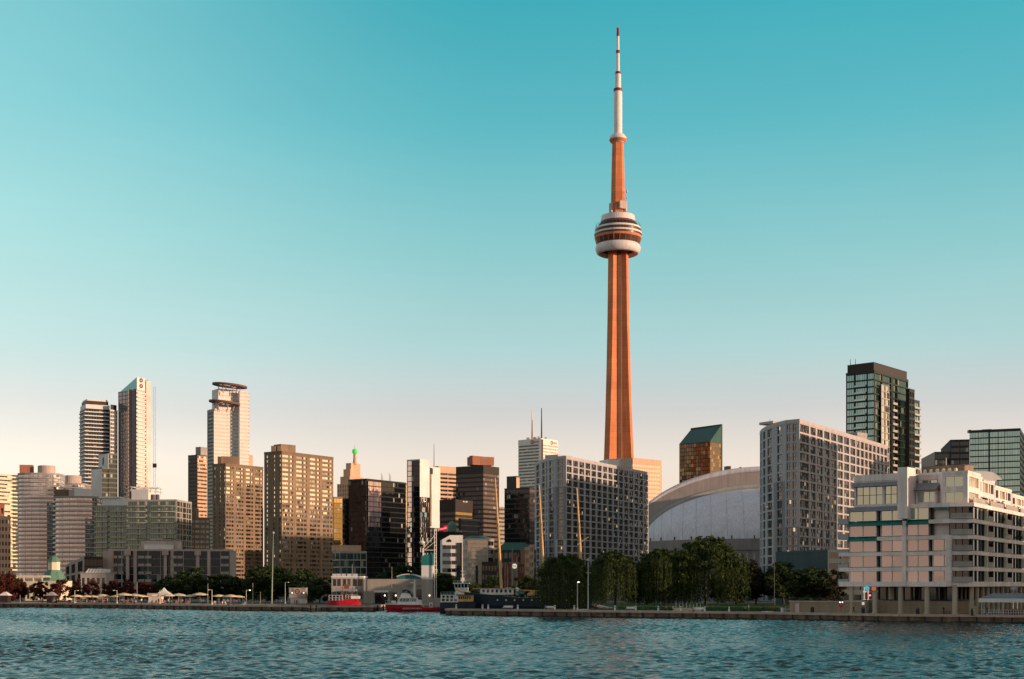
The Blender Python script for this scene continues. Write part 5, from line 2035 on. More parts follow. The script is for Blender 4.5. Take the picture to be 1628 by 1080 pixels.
# corner block with windows whose cream sky reflection is painted in
u4 = [LA(.90 * lA, -1.6), tuple(C1 + Vector((-.4, 1.4))), LB(11.5, -1.0), LB(11.5, -12)]
b.volume(u4, 20.2, 29.7, M_cw2, [S(nf=3, cols=groups([.3, 1.8, .5]), sl=(.18, .82), glass=G_upper, pane=1.6), S(nf=3, cols=groups([.2, 1.5, .3]), sl=(.18, .82), glass=G_creamw, pane=1.6), None, None], .5)
for i, (ua, ub, zt_) in enumerate(((11.8, 27, 29.3), (27.3, 44, 28.4), (44.3, 61, 27.6))):
    b.flush()
    uu = [LB(ua, -1.6), LB(ub, -1.6), LB(ub, -12), LB(ua, -12)]
    b.volume(uu, 23.1, zt_, M_cw2, [S(nf=2 if zt_ > 26 else 1, cols=groups([.3, .9, .4, 1.8, .3, .5, .2, 1.0, .3]), sl=(.2, .85), glass=G_creamw, pane=2.4, alt=lambda j, ci, nf: G_dark if (j + ci) % 3 == 1 else None), None, None, None], .5)
mb = MB()
q0 = C1 + Vector((3, 8))
mb.loft([[(q0.x - 2 + 10 * i / 12, q0.y + 6, 29.3 if k == 0 else 29.4 + 1.7 * (1 - (2 * i / 12 - 1) ** 4)) for i in range(13)] for k in range(2)], caps=False, closed=False)
mb.loft([[(q0.x - 2 + 10 * i / 12, q0.y + 9, 29.3 if k == 0 else 29.4 + 1.7 * (1 - (2 * i / 12 - 1) ** 4)) for i in range(13)] for k in range(2)], caps=False, closed=False)
b.add('roof_screen', mb, M_white)
mb = MB()
q = LA(.78 * lA, -11)
mb.box((*q, 31.0), (9, 5, 2.0), math.atan2(eA.y, eA.x))
b.add('plant_room', mb, M_tan)
for i in range(7):
    mb = MB()
    q = LA((.58 + .06 * i) * lA, -6.5)
    mb.lathe((*q, 29.9 + .4), [(.35, 0), (.35, .7), (.15, .9), (.02, .9)], 8)
    b.add('roof_vent', mb, M_cream)
mb = MB()
a_, c_ = LA(.66 * lA, -9), LA(1.1 * lA, -9)
mb.tube((*a_, 31.9), (*c_, 31.9), .09, .09, 4)
mb.tube((*LA(.80 * lA, -9), 29.9), (*LA(.80 * lA, -9), 33.6), .14, .12, 5)
mb.tube((*LA(.74 * lA, -9), 32.8), (*LA(.80 * lA, -9), 32.7), .08, .08, 4)
b.add('roof_rail', mb, M_conc)
# terrace rails and plants on the setback terraces
for i in range(4):
    mb = MB()
    q0_, q1_ = LB(2 + i * 15, -.2), LB(14.5 + i * 15, -.2)
    mb.prism([q0_, q1_, LB(14.5 + i * 15, -.32), LB(2 + i * 15, -.32)], 23.7, 24.9)
    b.add('terrace_rail', mb, M_conc)
prng = random.Random(6)
for i in range(16):
    u_ = prng.choice((11.2, 12.0, 26.8, 27.6, 13.4, 43.6)) + prng.random()
    z_ = prng.choice((23.8, 23.8, 20.6, 17.4))
    o_ = -.9 if z_ > 23 else -.25
    q = LB(u_, o_)
    pl_ = np.random.default_rng(100 + i)
    cen_ = np.array([[q[0], q[1], z_ + .9]]) + pl_.normal(size=(5, 3)) * .3
    v_ = leaves(cen_, np.full(5, .45), 90, .16, pl_)
    me_ = leaf_mesh('terrace_plant', v_ - np.array(ORG[b.root.name]), LEAF['green'])
    o = bpy.data.objects.new('terrace_plant', me_)
    COL.objects.link(o)
    o.parent = b.root
b.finish()

# unseen towers added off frame to throw shade on the hotels and condominium
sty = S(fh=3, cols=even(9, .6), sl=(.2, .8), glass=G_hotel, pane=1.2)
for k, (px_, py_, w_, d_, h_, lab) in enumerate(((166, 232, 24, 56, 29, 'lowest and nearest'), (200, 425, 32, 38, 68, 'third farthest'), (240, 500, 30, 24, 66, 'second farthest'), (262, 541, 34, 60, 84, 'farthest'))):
    b = Bld('apartment_tower', lab + ' of the added grey shade towers beyond the right picture edge', 'apartment building', (px_, py_, GZ), 'added shade towers beyond the right edge')
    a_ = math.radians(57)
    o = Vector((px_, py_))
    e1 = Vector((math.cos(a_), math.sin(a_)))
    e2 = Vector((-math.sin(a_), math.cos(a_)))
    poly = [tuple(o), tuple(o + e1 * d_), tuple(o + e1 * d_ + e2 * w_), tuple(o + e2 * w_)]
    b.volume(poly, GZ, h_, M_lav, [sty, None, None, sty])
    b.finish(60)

# ------------------------------------------------------------------ ground, quays, water
EDGE = [(-6000, 2600), (-900, 800), (-400, 547), (-167, 440), (-119.5, 417), (-75, 381), (-56, 375), (-38.5, 372), (-37.5, 384), (-36, 408), (-10, 410), (24, 398), (24.5, 334),
        (8, 333), (-14.6, 334.5), (-16, 327), (57.6, 283), (76.5, 266), (98, 257.5), (150, 226), (212, 189), (420, 60), (1400, -560), (6000, -3400)]
M_pave = wall('promenade paving', (.21, .16, .145), rough=.85, var=.18, scale=.25)
M_quay = wall('stained quay concrete', (.32, .215, .165), rough=.9, var=.35, scale=.5, streak=.35)
M_cope = wall('quay coping stone', (.46, .34, .28), rough=.85, var=.15, scale=.4)
mb = MB()
poly = EDGE + [(6000, 9000), (-6000, 9000)]
mb.add([(x, y, GZ - .008) for x, y in poly], [tuple(range(len(poly)))])
g = struct(mb.build('ground', wall('dark paving', (.06, .05, .045), rough=.9, var=.3, scale=.1)))


def strip(name, pts, z, mat):
    mb = MB()
    mb.add([(x, y, z) for x, y in pts], [tuple(range(len(pts)))])
    return struct(mb.build(name, mat))


def quay_wall(label, pts, drop=3.0):
    """vertical quay face with a coping along the top"""
    t = empty('quay_wall', (*pts[0], 0), label, 'quay wall')
    out = offset(pts, .02, False)
    o2 = offset(pts, .28, False)
    inn = offset(pts, -.9, False)
    mb = MB()
    for i in range(len(pts) - 1):
        n = max(1, int((Vector(pts[i + 1]) - Vector(pts[i])).length / 6))
        for k in range(n):
            a = Vector(out[i]).lerp(Vector(out[i + 1]), k / n)
            c = Vector(out[i]).lerp(Vector(out[i + 1]), (k + 1) / n)
            mb.quad((*a, GZ - .05), (*a, -drop), (*c, -drop), (*c, GZ - .05))
            mb.quad((*c, GZ - .05), (*c, -drop), (*a, -drop), (*a, GZ - .05))
    mb.build('quay_face', M_quay, t)
    wt_ = offset(pts, .05, False)
    mb = MB()
    for i in range(len(pts) - 1):
        a, c = wt_[i], wt_[i + 1]
        n = max(2, int((Vector(c) - Vector(a)).length / 2.5)) if abs(a[0]) < 300 and abs(c[0]) < 300 else 1
        for k in range(n):
            p_ = Vector(a).lerp(Vector(c), k / n)
            q_ = Vector(a).lerp(Vector(c), (k + 1) / n)
            mb.quad((*p_, -drop), (*q_, -drop), (*q_, .30 + .14 * math.sin(k * 1.7 + i + 1)), (*p_, .30 + .14 * math.sin((k - 1) * 1.7 + i + 1)))
    mb.build('wet_band', wall('wet algae concrete', (.035, .03, .022), rough=.4, var=.4, scale=.7), t)
    mb = MB()
    for i in range(len(pts) - 1):
        a, b_, c, d = inn[i], inn[i + 1], o2[i + 1], o2[i]
        mb.quad((*a, GZ + .14), (*d, GZ + .14), (*c, GZ + .14), (*b_, GZ + .14))
        mb.quad((*d, GZ - .35), (*c, GZ - .35), (*c, GZ + .14), (*d, GZ + .14))
        mb.quad((*a, GZ - .1), (*b_, GZ - .1), (*b_, GZ + .14), (*a, GZ + .14))
        mb.quad((*d, GZ - .35), (*a, GZ - .35), (*b_, GZ - .35), (*c, GZ - .35))
    mb.build('coping', M_cope, t)
    # rubbing timbers
    rng = random.Random(len(pts))
    mb = MB()
    for i in range(len(pts) - 1):
        A, B_ = Vector(o2[i]), Vector(o2[i + 1])
        L_ = (B_ - A).length
        if L_ > 300:
            continue
        for k in range(int(L_ / 3.2)):
            q = A.lerp(B_, (k + .5) * 3.2 / L_)
            mb.box((q.x, q.y, .35), (.28, .16, 1.5 + rng.random() * .3), math.atan2((B_ - A).y, (B_ - A).x))
    if mb.f:
        mb.build('fender_timbers', M_dbrown, t)
    return t


quay_wall('long low quay wall below the parasol beach at the left', EDGE[1:9])
quay_wall('quay wall of the boat basin behind the pier', EDGE[8:14])
quay_wall('weathered centre quay wall below the willow lawn', EDGE[14:18])
quay_wall('dark quay wall below the terraced condominium at the right', EDGE[17:22])
strip('promenade', offset(EDGE[2:8], -1.0, False) + offset(EDGE[2:8], -9, False)[::-1], GZ - .004, wall('pale boardwalk', (.40, .28, .235), var=.2, scale=.6))
strip('beach_sand', [(-230, 480), (-120, 424), (-76, 389), (-62, 384), (-62, 398), (-80, 408), (-122, 442), (-225, 500)], GZ, wall('beach sand', (.42, .32, .25), var=.12, scale=.8))
strip('promenade', [(-13.5, 329), (57, 286.5), (76, 269.5), (97, 261), (100, 268), (80, 280), (60, 296), (8, 326)], GZ - .004, wall('quay walk', (.34, .25, .22), var=.2, scale=.6))
M_grass = wall('lawn grass', (.028, .062, .014), rough=.9, var=.35, scale=.35)
strip('lawn', [(9, 327.5), (26, 314.5), (52, 299), (60, 299), (66, 300), (92, 395), (90, 425), (28, 425), (26, 332), (12, 331.5)], GZ + .03, M_grass)
strip('lawn', [(-118, 446), (-82, 412), (-62, 402), (-58, 440), (-130, 470)], GZ + .03, M_grass)
strip('road', [(-400, 560), (-150, 492), (-60, 452), (40, 452), (200, 452), (200, 460), (40, 462), (-60, 462), (-150, 504), (-400, 574)], GZ, wall('asphalt', (.05, .05, .052), var=.15, scale=.5))

# grass blades as one uncountable cover
rng = np.random.default_rng(3)
mb = MB()
for k in range(14000):
    u = rng.random(2)
    x, y = 10 + 70 * u[0], 299 + 90 * u[1] ** 1.6
    if y < 327.5 - (x - 9) * .70 + .8 or (x < 27 and y > 331) or x > 60 + (y - 299) * .28:
        continue
    h, a = .12 + .14 * rng.random(), rng.random() * 6.28
    dx, dy = .12 * math.cos(a), .12 * math.sin(a)
    mb.add([(x - dx, y - dy, GZ + .03), (x + dx, y + dy, GZ + .03), (x + .05, y, GZ + .03 + h)], [(0, 1, 2)])
o = mb.build('grass', leafmat('grass blade', (.02, .045, .012), (.05, .095, .025)))
o['kind'] = 'stuff'
o['label'] = 'short lawn grass between the quay walk and the willows'

# water: one sheet, finely modelled where it is seen
xs = np.concatenate([[-6000, -2500, -1200, -600, -350, -240], np.arange(-190, 190.1, .42), [240, 350, 600, 1200, 2500, 6000]])
ys = np.concatenate([[-6000, -2500, -1000, -300, -100, 0, 40, 60, 72], np.arange(80, 200, .24), np.arange(200, 456, .42), [470, 520, 600, 800, 1200, 2600, 6000]])
Xg, Yg = np.meshgrid(xs, ys)
Zg = np.zeros_like(Xg)
rw = np.random.default_rng(21)
PATCH = np.clip(.5 + .28 * np.sin(Xg * .043 + Yg * .021 + 2 * np.sin(Yg * .017)) + .26 * np.sin(Xg * .019 - Yg * .052 + 1.5 * np.sin(Xg * .03)) + .22 * np.sin(Xg * .09 + Yg * .075 + 1.2), 0, 1.25)
for i in range(84):
    lam = 2.6 * 2.4 ** rw.random() if i < 20 else 0.75 * 2.9 ** rw.random()
    th = math.radians(-75 + rw.normal() * (50 if i < 20 else 42))
    k = 2 * math.pi / lam
    amp = 0.0050 * lam ** .9 if i < 20 else 0.0108 * lam ** .8
    ph = rw.random() * 6.28
    wob = 1.6 * np.sin(Xg * .031 * (1 + rw.random()) + Yg * .023 + rw.random() * 6)
    arg = k * (Xg * math.cos(th) + Yg * math.sin(th)) + ph + wob
    env = (.55 + .62 * PATCH) * (.75 + .45 * np.sin(Xg * (.01 + .05 * rw.random()) + Yg * (.015 + .06 * rw.random()) + rw.random() * 6))
    s = np.sin(arg)
    Zg += amp * env * (s + .28 * np.cos(2 * arg))
fade = np.clip((Xg + 230) / 40, 0, 1) * np.clip((230 - Xg) / 40, 0, 1) * np.clip((Yg - 60) / 20, 0, 1)
Zg *= fade
nx, ny = len(xs), len(ys)
me = bpy.data.meshes.new('water')
co = np.stack([Xg, Yg, Zg], -1).reshape(-1, 3).astype(np.float32)
idx = np.arange(nx * ny).reshape(ny, nx)
q = np.stack([idx[:-1, :-1], idx[:-1, 1:], idx[1:, 1:], idx[1:, :-1]], -1).reshape(-1, 4).astype(np.int32)
me.vertices.add(len(co))
me.vertices.foreach_set('co', co.ravel())
me.loops.add(q.size)
me.loops.foreach_set('vertex_index', q.ravel())
me.polygons.add(len(q))
me.polygons.foreach_set('loop_start', np.arange(0, q.size, 4, dtype=np.int32))
me.polygons.foreach_set('use_smooth', np.ones(len(q), dtype=bool))
me.update(calc_edges=True)
m, nt, p = newmat('lake water')
N, L = nt.nodes, nt.links
p.inputs['Base Color'].default_value = (.008, .020, .020, 1)
p.inputs['Specular Tint'].default_value = (.82, .73, .70, 1)
p.inputs['Roughness'].default_value = .07
p.inputs['IOR'].default_value = 1.33
p.inputs['Specular IOR Level'].default_value = .5
geo = N.new('ShaderNodeNewGeometry')
mp = N.new('ShaderNodeMapping')
mp.inputs['Rotation'].default_value = (0, 0, math.radians(28))
mp.inputs['Scale'].default_value = (1.1, 2.6, 1)
L.new(geo.outputs['Position'], mp.inputs['Vector'])
n1 = N.new('ShaderNodeTexNoise')
n1.inputs['Scale'].default_value = 1.0
n1.inputs['Detail'].default_value = 5
n1.inputs['Roughness'].default_value = .6
L.new(mp.outputs[0], n1.inputs['Vector'])
bp = N.new('ShaderNodeBump')
bp.inputs['Strength'].default_value = .9
bp.inputs['Distance'].default_value = .07
L.new(n1.outputs['Fac'], bp.inputs['Height'])
L.new(bp.outputs[0], p.inputs['Normal'])
me.materials.append(m)
o = struct(bpy.data.objects.new('water', me))
COL.objects.link(o)

# ------------------------------------------------------------------ trees
M_bark = wall('bark', (.07, .05, .038), rough=.95, var=.3, scale=1.5)
def trunk_mesh(h, w, rng, lean=.04, crown0=.3):
    mb = MB()
    top = Vector((rng.normal() * lean * h, rng.normal() * lean * h, h * .55))
    r = .015 * h + .05
    mb.tube((0, 0, -.1), tuple(top * .45), r, r * .8, 8)
    mb.tube(tuple(top * .45), tuple(top), r * .8, r * .5, 8)
    for i in range(9):
        a = i * 2.4 + rng.random()
        s = top * (.40 + .58 * (i / 9))
        e = s + Vector((math.cos(a) * w * .36, math.sin(a) * w * .36, h * (.16 + .2 * rng.random())))
        mid = (s + e) / 2 + Vector((0, 0, -.05 * h * .4))
        mb.tube(tuple(s), tuple(mid), r * .38, r * .25, 5)
        mb.tube(tuple(mid), tuple(e), r * .25, r * .1, 5)
    return mb.mesh('trunk', M_bark)


def tree_kit(kind, h, w, seed, n=4200):
    rng = np.random.default_rng(seed)
    cent, rad = [], []
    if kind == 'willow':
        vs = []
        for i in range(46):
            t = rng.random() * 6.28
            q = math.sqrt(rng.random())
            x, y = q * w * .44 * math.cos(t), q * w * .44 * math.sin(t)
            z = h * (.58 + .34 * math.sqrt(max(0, 1 - q * q)) * (1 + .12 * math.sin(2.3 * t + seed)) - .10 * rng.random())
            cent.append((x, y, z))
            rad.append(w * (.045 + .075 * rng.random()))
        vs.append(leaves(np.array(cent), np.array(rad), n // 2, .42, rng, .7))
        pts = []
        for i in range(380):                       # hanging strands
            t = rng.random() * 6.28
            q = .45 + .57 * rng.random() ** .7
            lump = 1 + .17 * math.sin(3 * t + seed) + .12 * math.sin(7 * t + 2 * seed)
            x, y = q * w * .5 * lump * math.cos(t), q * w * .5 * lump * math.sin(t)
            z1 = h * (.55 + .36 * math.sqrt(max(0, 1 - min(1, q * q))))
            z0 = h * (.03 + .24 * rng.random() ** 1.6)
            m = int((z1 - z0) / .30)
            zz = np.linspace(z1, z0, max(2, m))
            sw = (z1 - zz) / h
            pts.append(np.stack([x * (1 + .10 * sw) + rng.normal(size=len(zz)) * .12, y * (1 + .10 * sw) + rng.normal(size=len(zz)) * .12, zz], 1))
        c = np.concatenate(pts)
        vs.append(quads(c, .30 * (.6 + .8 * rng.random(len(c))), rng, drop=2.2, asp=.36))
        v = np.concatenate(vs)
    else:
        for i in range(60):
            d = rng.normal(size=3)
            d /= np.linalg.norm(d)
            q = .35 + .62 * rng.random() ** .5
            lump = 1 + .24 * math.sin(4 * d[0] + seed) + .20 * math.sin(5 * d[1] + 1.7 * seed)
            cent.append((d[0] * q * w * .46 * lump, d[1] * q * w * .46 * lump, h * .52 + d[2] * q * h * (.42 if d[2] > 0 else .46) * lump))
            rad.append(w * (.07 + .09 * rng.random()))
        v = leaves(np.array(cent), np.array(rad), n, .36 if kind != 'maple' else .26, rng)
    v[:, 2] = np.maximum(v[:, 2], .35)
    return trunk_mesh(h, w, rng), leaf_mesh('crown', v, LEAF[kind if kind in LEAF else 'green'])


KITS = {}
for kind, h, w, k in (('willow', 16, 14, 3), ('green', 11, 10, 3), ('maple', 7, 6, 3), ('brown', 10, 11, 2)):
    KITS[kind] = [(h, w, *tree_kit(kind, h, w, 30 + 7 * i + len(kind), 6200 if kind != 'maple' else 3000)) for i in range(k)]


def tree(name, kind, px, D, ytop, wpx, label, group, i, z=GZ, dx=0):
    h, w, tm, cm = KITS[kind][i % len(KITS[kind])]
    loc = (PX(px, D), D, z)
    t = empty(name, loc, label, 'tree', group)
    H_ = PZ(ytop, D) - z
    W_ = wpx / F * D * (1.14 if kind != 'maple' else 1.1)
    t.rotation_euler = (0, 0, i * 2.1 + px * .37)
    t.scale = (W_ / w, W_ / w, H_ / h / (.97 if kind == 'willow' else .98))
    for nm, me in (('trunk', tm), ('crown', cm)):
        o = bpy.data.objects.new(nm, me)
        COL.objects.link(o)
        o.parent = t
    return t


WG = 'big trees along the waterfront lawn'
wl = [(898, 330, 880, 78, 'willow', 'drooping willow directly right of the first ship masts, leftmost on the lawn'),
      (978, 392, 879, 82, 'willow', 'drooping willow standing left of centre in front of the left grey hotel'),
      (1028, 402, 893, 62, 'willow', 'lower willow at the right corner of the left grey hotel'),
      (1056, 394, 871, 74, 'willow', 'willow in front of the left edge of the stadium dome'),
      (1122, 396, 856, 104, 'willow', 'largest willow, standing in front of the stadium dome'),
      (1170, 404, 893, 70, 'brown', 'brownish bushy tree between the largest willow and the right grey hotel'),
      (1202, 408, 897, 70, 'brown', 'dark bushy tree below the left corner of the right grey hotel'),
      (1246, 402, 896, 76, 'green', 'dark leafy tree in front of the middle of the right grey hotel'),
      (1290, 376, 900, 72, 'green', 'dark leafy tree in front of the right part of the right grey hotel'),
      (1316, 372, 908, 50, 'brown', 'small dark tree next to the teal slab-edged building')]
for i, (px, D, yt, w, kind, lab) in enumerate(wl):
    tree('willow_tree' if kind == 'willow' else 'leafy_tree', kind, px, D, yt, w, lab, WG, i)
for i, (px, D, yt, w) in enumerate(((6, 470, 909, 40), (33, 476, 921, 26), (64, 474, 922, 30), (94, 470, 919, 30), (120, 476, 921, 26), (147, 474, 920, 27), (176, 478, 921, 27), (203, 474, 922, 26), (228, 478, 923, 24), (250, 480, 926, 20))):
    tree('maple_tree', 'maple', px, D, yt, w, nth(i) + ' from the left of the red-leaved maples behind the beach promenade', 'red maples behind the beach', i)
GG = 'green trees behind the left promenade'
gl = [(20, 482, 916, 34, 'leafy tree just right of the left edge, behind the red maples'), (292, 462, 904, 56, 'broad green tree left of the tan towers, behind the cream parasols'), (268, 470, 914, 34, 'small green tree at the right end of the maple row'), (352, 466, 911, 62, 'green tree below the shorter tan tower'),
      (384, 470, 918, 36, 'low green tree left of the tall pole'), (424, 452, 897, 64, 'big dark tree behind the tall pole'), (456, 458, 899, 66, 'big dark tree at the foot of the taller tan tower'),
      (490, 452, 908, 50, 'dark tree to the right of the round sign kiosk'), (508, 432, 918, 42, 'dark tree next to the red moored fire boat'), (712, 430, 908, 52, 'round tree between the fire hall mast and the tug wheelhouse'), (690, 436, 916, 30, 'small tree close behind the fire hall tower'), (640, 560, 896, 70, 'tree behind the teal curved roof'), (745, 470, 922, 40, 'low tree behind the tall ship stern'), (780, 480, 917, 40, 'low tree behind the tall ship deckhouse'), (838, 480, 915, 40, 'low tree behind the second ship mast')]
for i, (px, D, yt, w, lab) in enumerate(gl):
    tree('leafy_tree', 'green', px, D, yt, w, lab, GG, i)

# ------------------------------------------------------------------ fire hall and boats at the slip
M_hall = wall('fire hall panel', (.36, .30, .27), var=.08)
M_red = wall('red boat paint', (.46, .012, .028), rough=.4, var=.1, streak=.15)
M_wpaint = wall('white boat paint', (.82, .77, .74), rough=.45, var=.06, streak=.1)
M_navy = wall('dark blue hull paint', (.018, .032, .048), rough=.45, var=.2, streak=.2)
M_wood = wall('varnished mast wood', (.66, .38, .15), rough=.5, var=.1, scale=1.2)
M_bglass = glass('boat window', interior=(.01, .03, .03), refl=.08, tint=(.6, .85, .8), pb=.1, wob=.03)
D = 424
t = Bld('fire_hall', 'long beige waterfront fire hall with a teal curved roof behind the red boat', 'building', (PX(610, D), D, GZ), None)
z = lambda py: PZ(py, D)
fw = frontal(578, 686, D, 14, 0)
t.volume(fw, GZ, z(922.5), M_hall, None, .35, M_conc)
t.volume(frontal(527, 577.8, D + 1, 12, 0), GZ, z(918.5), M_conc, [S(nf=2, cols=groups([.2, 1.6, .3, 1.6, .3, 2, .2]), sl=(.35, .88), glass=G_dark, pane=1.4, bar=.1, frame=M_wpaint), None, None, None], .5, M_white)
mb = MB()
n = 20
xs_ = [PX(630 + 45 * i / n, D) for i in range(n + 1)]
zs_ = [z(922) + (z(914) - z(922)) * math.sin(math.pi * (.18 + .82 * i / n)) for i in range(n + 1)]
top = [(xs_[i], zs_[i]) for i in range(n + 1)]
mb.loft([[(x, D + 1.5, zz) for x, zz in top] + [(xs_[-1], D + 1.5, z(922)), (xs_[0], D + 1.5, z(922))], [(x, D + 12, zz) for x, zz in top] + [(xs_[-1], D + 12, z(922)), (xs_[0], D + 12, z(922))]])
t.add('curved_roof', mb, M_teal)
mb = MB()
mb.loft([[(x, D + 1.0, zz) for x, zz in top], [(x, D + 1.0, zz + .35) for x, zz in top], [(x, D + 12.2, zz + .35) for x, zz in top], [(x, D + 12.2, zz) for x, zz in top]], caps=False, closed=False)
t.add('roof_edge', mb, M_steel)
t.flush()
t.volume(frontal(670, 688, D - .4, 6, 0), z(921.5), z(899), M_white, None, .02)
t.volume(frontal(670.3, 687.7, D - .35, 5.8, 0), GZ, z(921.6), M_hall, None, .02, top=False)
mb = MB()
q = frontal(669.8, 688.2, D - .45, 6.1, 0)
mb.prism(q, z(899), [z(884), z(880), z(880), z(884)])
t.add('tower_roof', mb, M_teal)
mb = MB()
x0, x1 = PX(671, D), PX(690, D)
for x in (x0 + .3, x1 + .2):
    mb.tube((x, D - .9, GZ if x > x0 + 1 else z(884)), (x, D - .9, z(842) if x > x0 + 1 else z(872)), .17, .14, 5)
mb.tube((x1 + .75, D - .3, GZ), (x1 + .75, D - .3, z(842)), .13, .12, 5)
mb.tube((x0 + .3, D - .9, z(875)), (x1 + .2, D - .9, z(875)), .12, .12, 5)
mb.tube((x0 + .3, D - .9, z(873)), (x1 + .2, D - .9, z(852)), .12, .1, 5)
mb.tube((x0 + .9, D - .9, z(874.5)), (x1 + .2, D - .9, z(862)), .1, .1, 5)
for i in range(13):
    zz = z(918) + (z(843) - z(918)) * i / 12
    mb.tube((x1 + .2, D - .9, zz), (x1 + .75, D - .3, zz), .07, .07, 4)
t.add('lattice_mast', mb, M_white)
mb = MB()
mb.lathe((PX(671.5, D), D - .9, z(866)), [(.3, 0), (.9, .5), (.9, .8), (.2, 1.3)], 10)
t.add('dish_aerial', mb, M_white)
mb = MB()
mb.prism(frontal(594, 617, D - 2.2, 2.1, 0), z(942), z(939))
t.add('canopy', mb, M_white)
mb = MB()
mb.prism(frontal(596, 616, D - .12, .1, 0), GZ, z(942.2))
t.add('garage_opening', mb, G_dark)
for x0, x1, y0, y1 in ((662, 673, 957, 937), (621, 631, 957, 942)):
    mb = MB()
    mb.prism(frontal(x0, x1, D - .10, .08, 0), GZ, z(y1))
    g_ = t.add('bay_door', mb, G_dark)
    mb = MB()
    for k in range(1, 4):
        mb.box((PX(x0 + (x1 - x0) * k / 4, D), D - .13, (GZ + z(y1)) / 2), (.10, .05, z(y1) - GZ))
    for k in range(1, 5):
        zz = GZ + (z(y1) - GZ) * k / 5
        mb.box((PX((x0 + x1) / 2, D), D - .135, zz), ((x1 - x0) / F * D, .05, .10))
    mb.build('door_bars', M_redbr, g_)
for x0, x1, y0, y1 in ((646, 656, 932.5, 931), (662, 674, 932.5, 931), (663, 666, 935.2, 934), (623, 628, 930.5, 929.3)):
    n_ = max(2, int((x1 - x0) / 1.4))
    mb = MB()
    for k in range(n_):
        xa = x0 + (x1 - x0) * k / n_
        mb.prism(frontal(xa, xa + 1.0, D - .06, .05, 0), z(y0), z(y1) - (.08 if k % 3 else 0))
    t.add('wall_lettering', mb, M_black)
for px in (528, 535, 543, 552, 561):
    mb = MB()
    mb.box((PX(px, D), D + 6, z(916)), (1.3, 1.6, 1.5))
    t.add('roof_unit', mb, M_steel)
mb = MB()
mb.prism(frontal(552, 566, D - 3, 3, 0), z(940), z(937.5))
t.add('awning', mb, M_wpaint)
mb = MB()
for px in (612, 629.5, 683):
    mb.lathe((PX(px, D), D - .35, z(947)), [(.08, -.3), (.3, 0), (.1, .3)], 8)
t.add('wall_lamp', mb, lamp_mat('warm lamp', (1, .82, .6), 2.0))
t.finish()


def hull(x0, x1, y, beam, sheer, zb=-1.2, bow='left', n=22, rake=.12, stern=.75, full=1.0):
    """rings along the hull; sheer(t) is the deck height, t=0 at the bow"""
    rings = []
    L_ = x1 - x0
    for i in range(n + 1):
        t_ = i / n
        w_ = beam / 2 * min(1, math.sin(min(1, t_ / .42) * math.pi / 2) ** .8 * full + .02) * (1 - (1 - stern) * max(0, (t_ - .7) / .3) ** 2)
        zt = sheer(t_)
        xd = t_ * L_
        xk = xd + rake * L_ * (1 - t_) ** 2 * .9
        if bow == 'right':
            xd, xk = L_ - xd, L_ - xk
        rings.append([(x0 + xd, y - w_, zt), (x0 + (xd * .6 + xk * .4), y - w_ * .97, zt * .45), (x0 + xk, y - w_ * .72, zb * .35), (x0 + xk, y - w_ * .15, zb),
                      (x0 + xk, y + w_ * .15, zb), (x0 + xk, y + w_ * .72, zb * .35), (x0 + (xd * .6 + xk * .4), y + w_ * .97, zt * .45), (x0 + xd, y + w_, zt)])
    return rings


def rail(mb, pts, h=1.0, r=.035, step=1.3):
    for a, b_ in zip(pts, pts[1:]):
        a, b_ = Vector(a), Vector(b_)
        up = Vector((0, 0, h))
        mb.tube(a + up, b_ + up, r, r, 4)
        mb.tube(a + up * .5, b_ + up * .5, r * .8, r * .8, 4)
        n_ = max(1, int((b_ - a).length / step))
        for k in range(n_ + 1):
            q = a.lerp(b_, k / n_)
            mb.tube(q, q + up, r, r, 4)


def textmesh(txt, size, mat, name, parent, loc, rot, mirror=False, extrude=.02):
    cu = bpy.data.curves.new('lettering', 'FONT')
    cu.body = txt
    cu.size = size
    cu.extrude = extrude
    cu.align_x = 'CENTER'
    tmp = bpy.data.objects.new('lettering', cu)
    COL.objects.link(tmp)
    dg = bpy.context.evaluated_depsgraph_get()
    me = bpy.data.meshes.new_from_object(tmp.evaluated_get(dg))
    bpy.data.objects.remove(tmp)
    M_ = Matrix.Rotation(math.radians(90), 4, 'X')
    if mirror:
        M_ = M_ @ Matrix.Scale(-1, 4, (1, 0, 0))
    me.transform(M_)
    me.materials.clear()
    me.materials.append(mat)
    o = bpy.data.objects.new(name, me)
    COL.objects.link(o)
    o.parent = parent
    org = ORG[parent.name]
    o.location = (loc[0] - org[0], loc[1] - org[1], loc[2] - org[2])
    o.rotation_euler = (0, 0, rot)
    return o


# ---- red boat in the slip mouth
D = 373.0
z = lambda py: PZ(py, D)
x0, x1 = PX(612, D), PX(704, D)
t = empty('red_boat', ((x0 + x1) / 2, D, 0), 'red hulled work boat with a white wheelhouse and mast, before the fire hall', 'boat')


def sh(t_):
    return 2.1 - .25 * t_ if t_ < .60 else (1.95 - (t_ - .60) / .06 * .75 if t_ < .66 else 1.2)


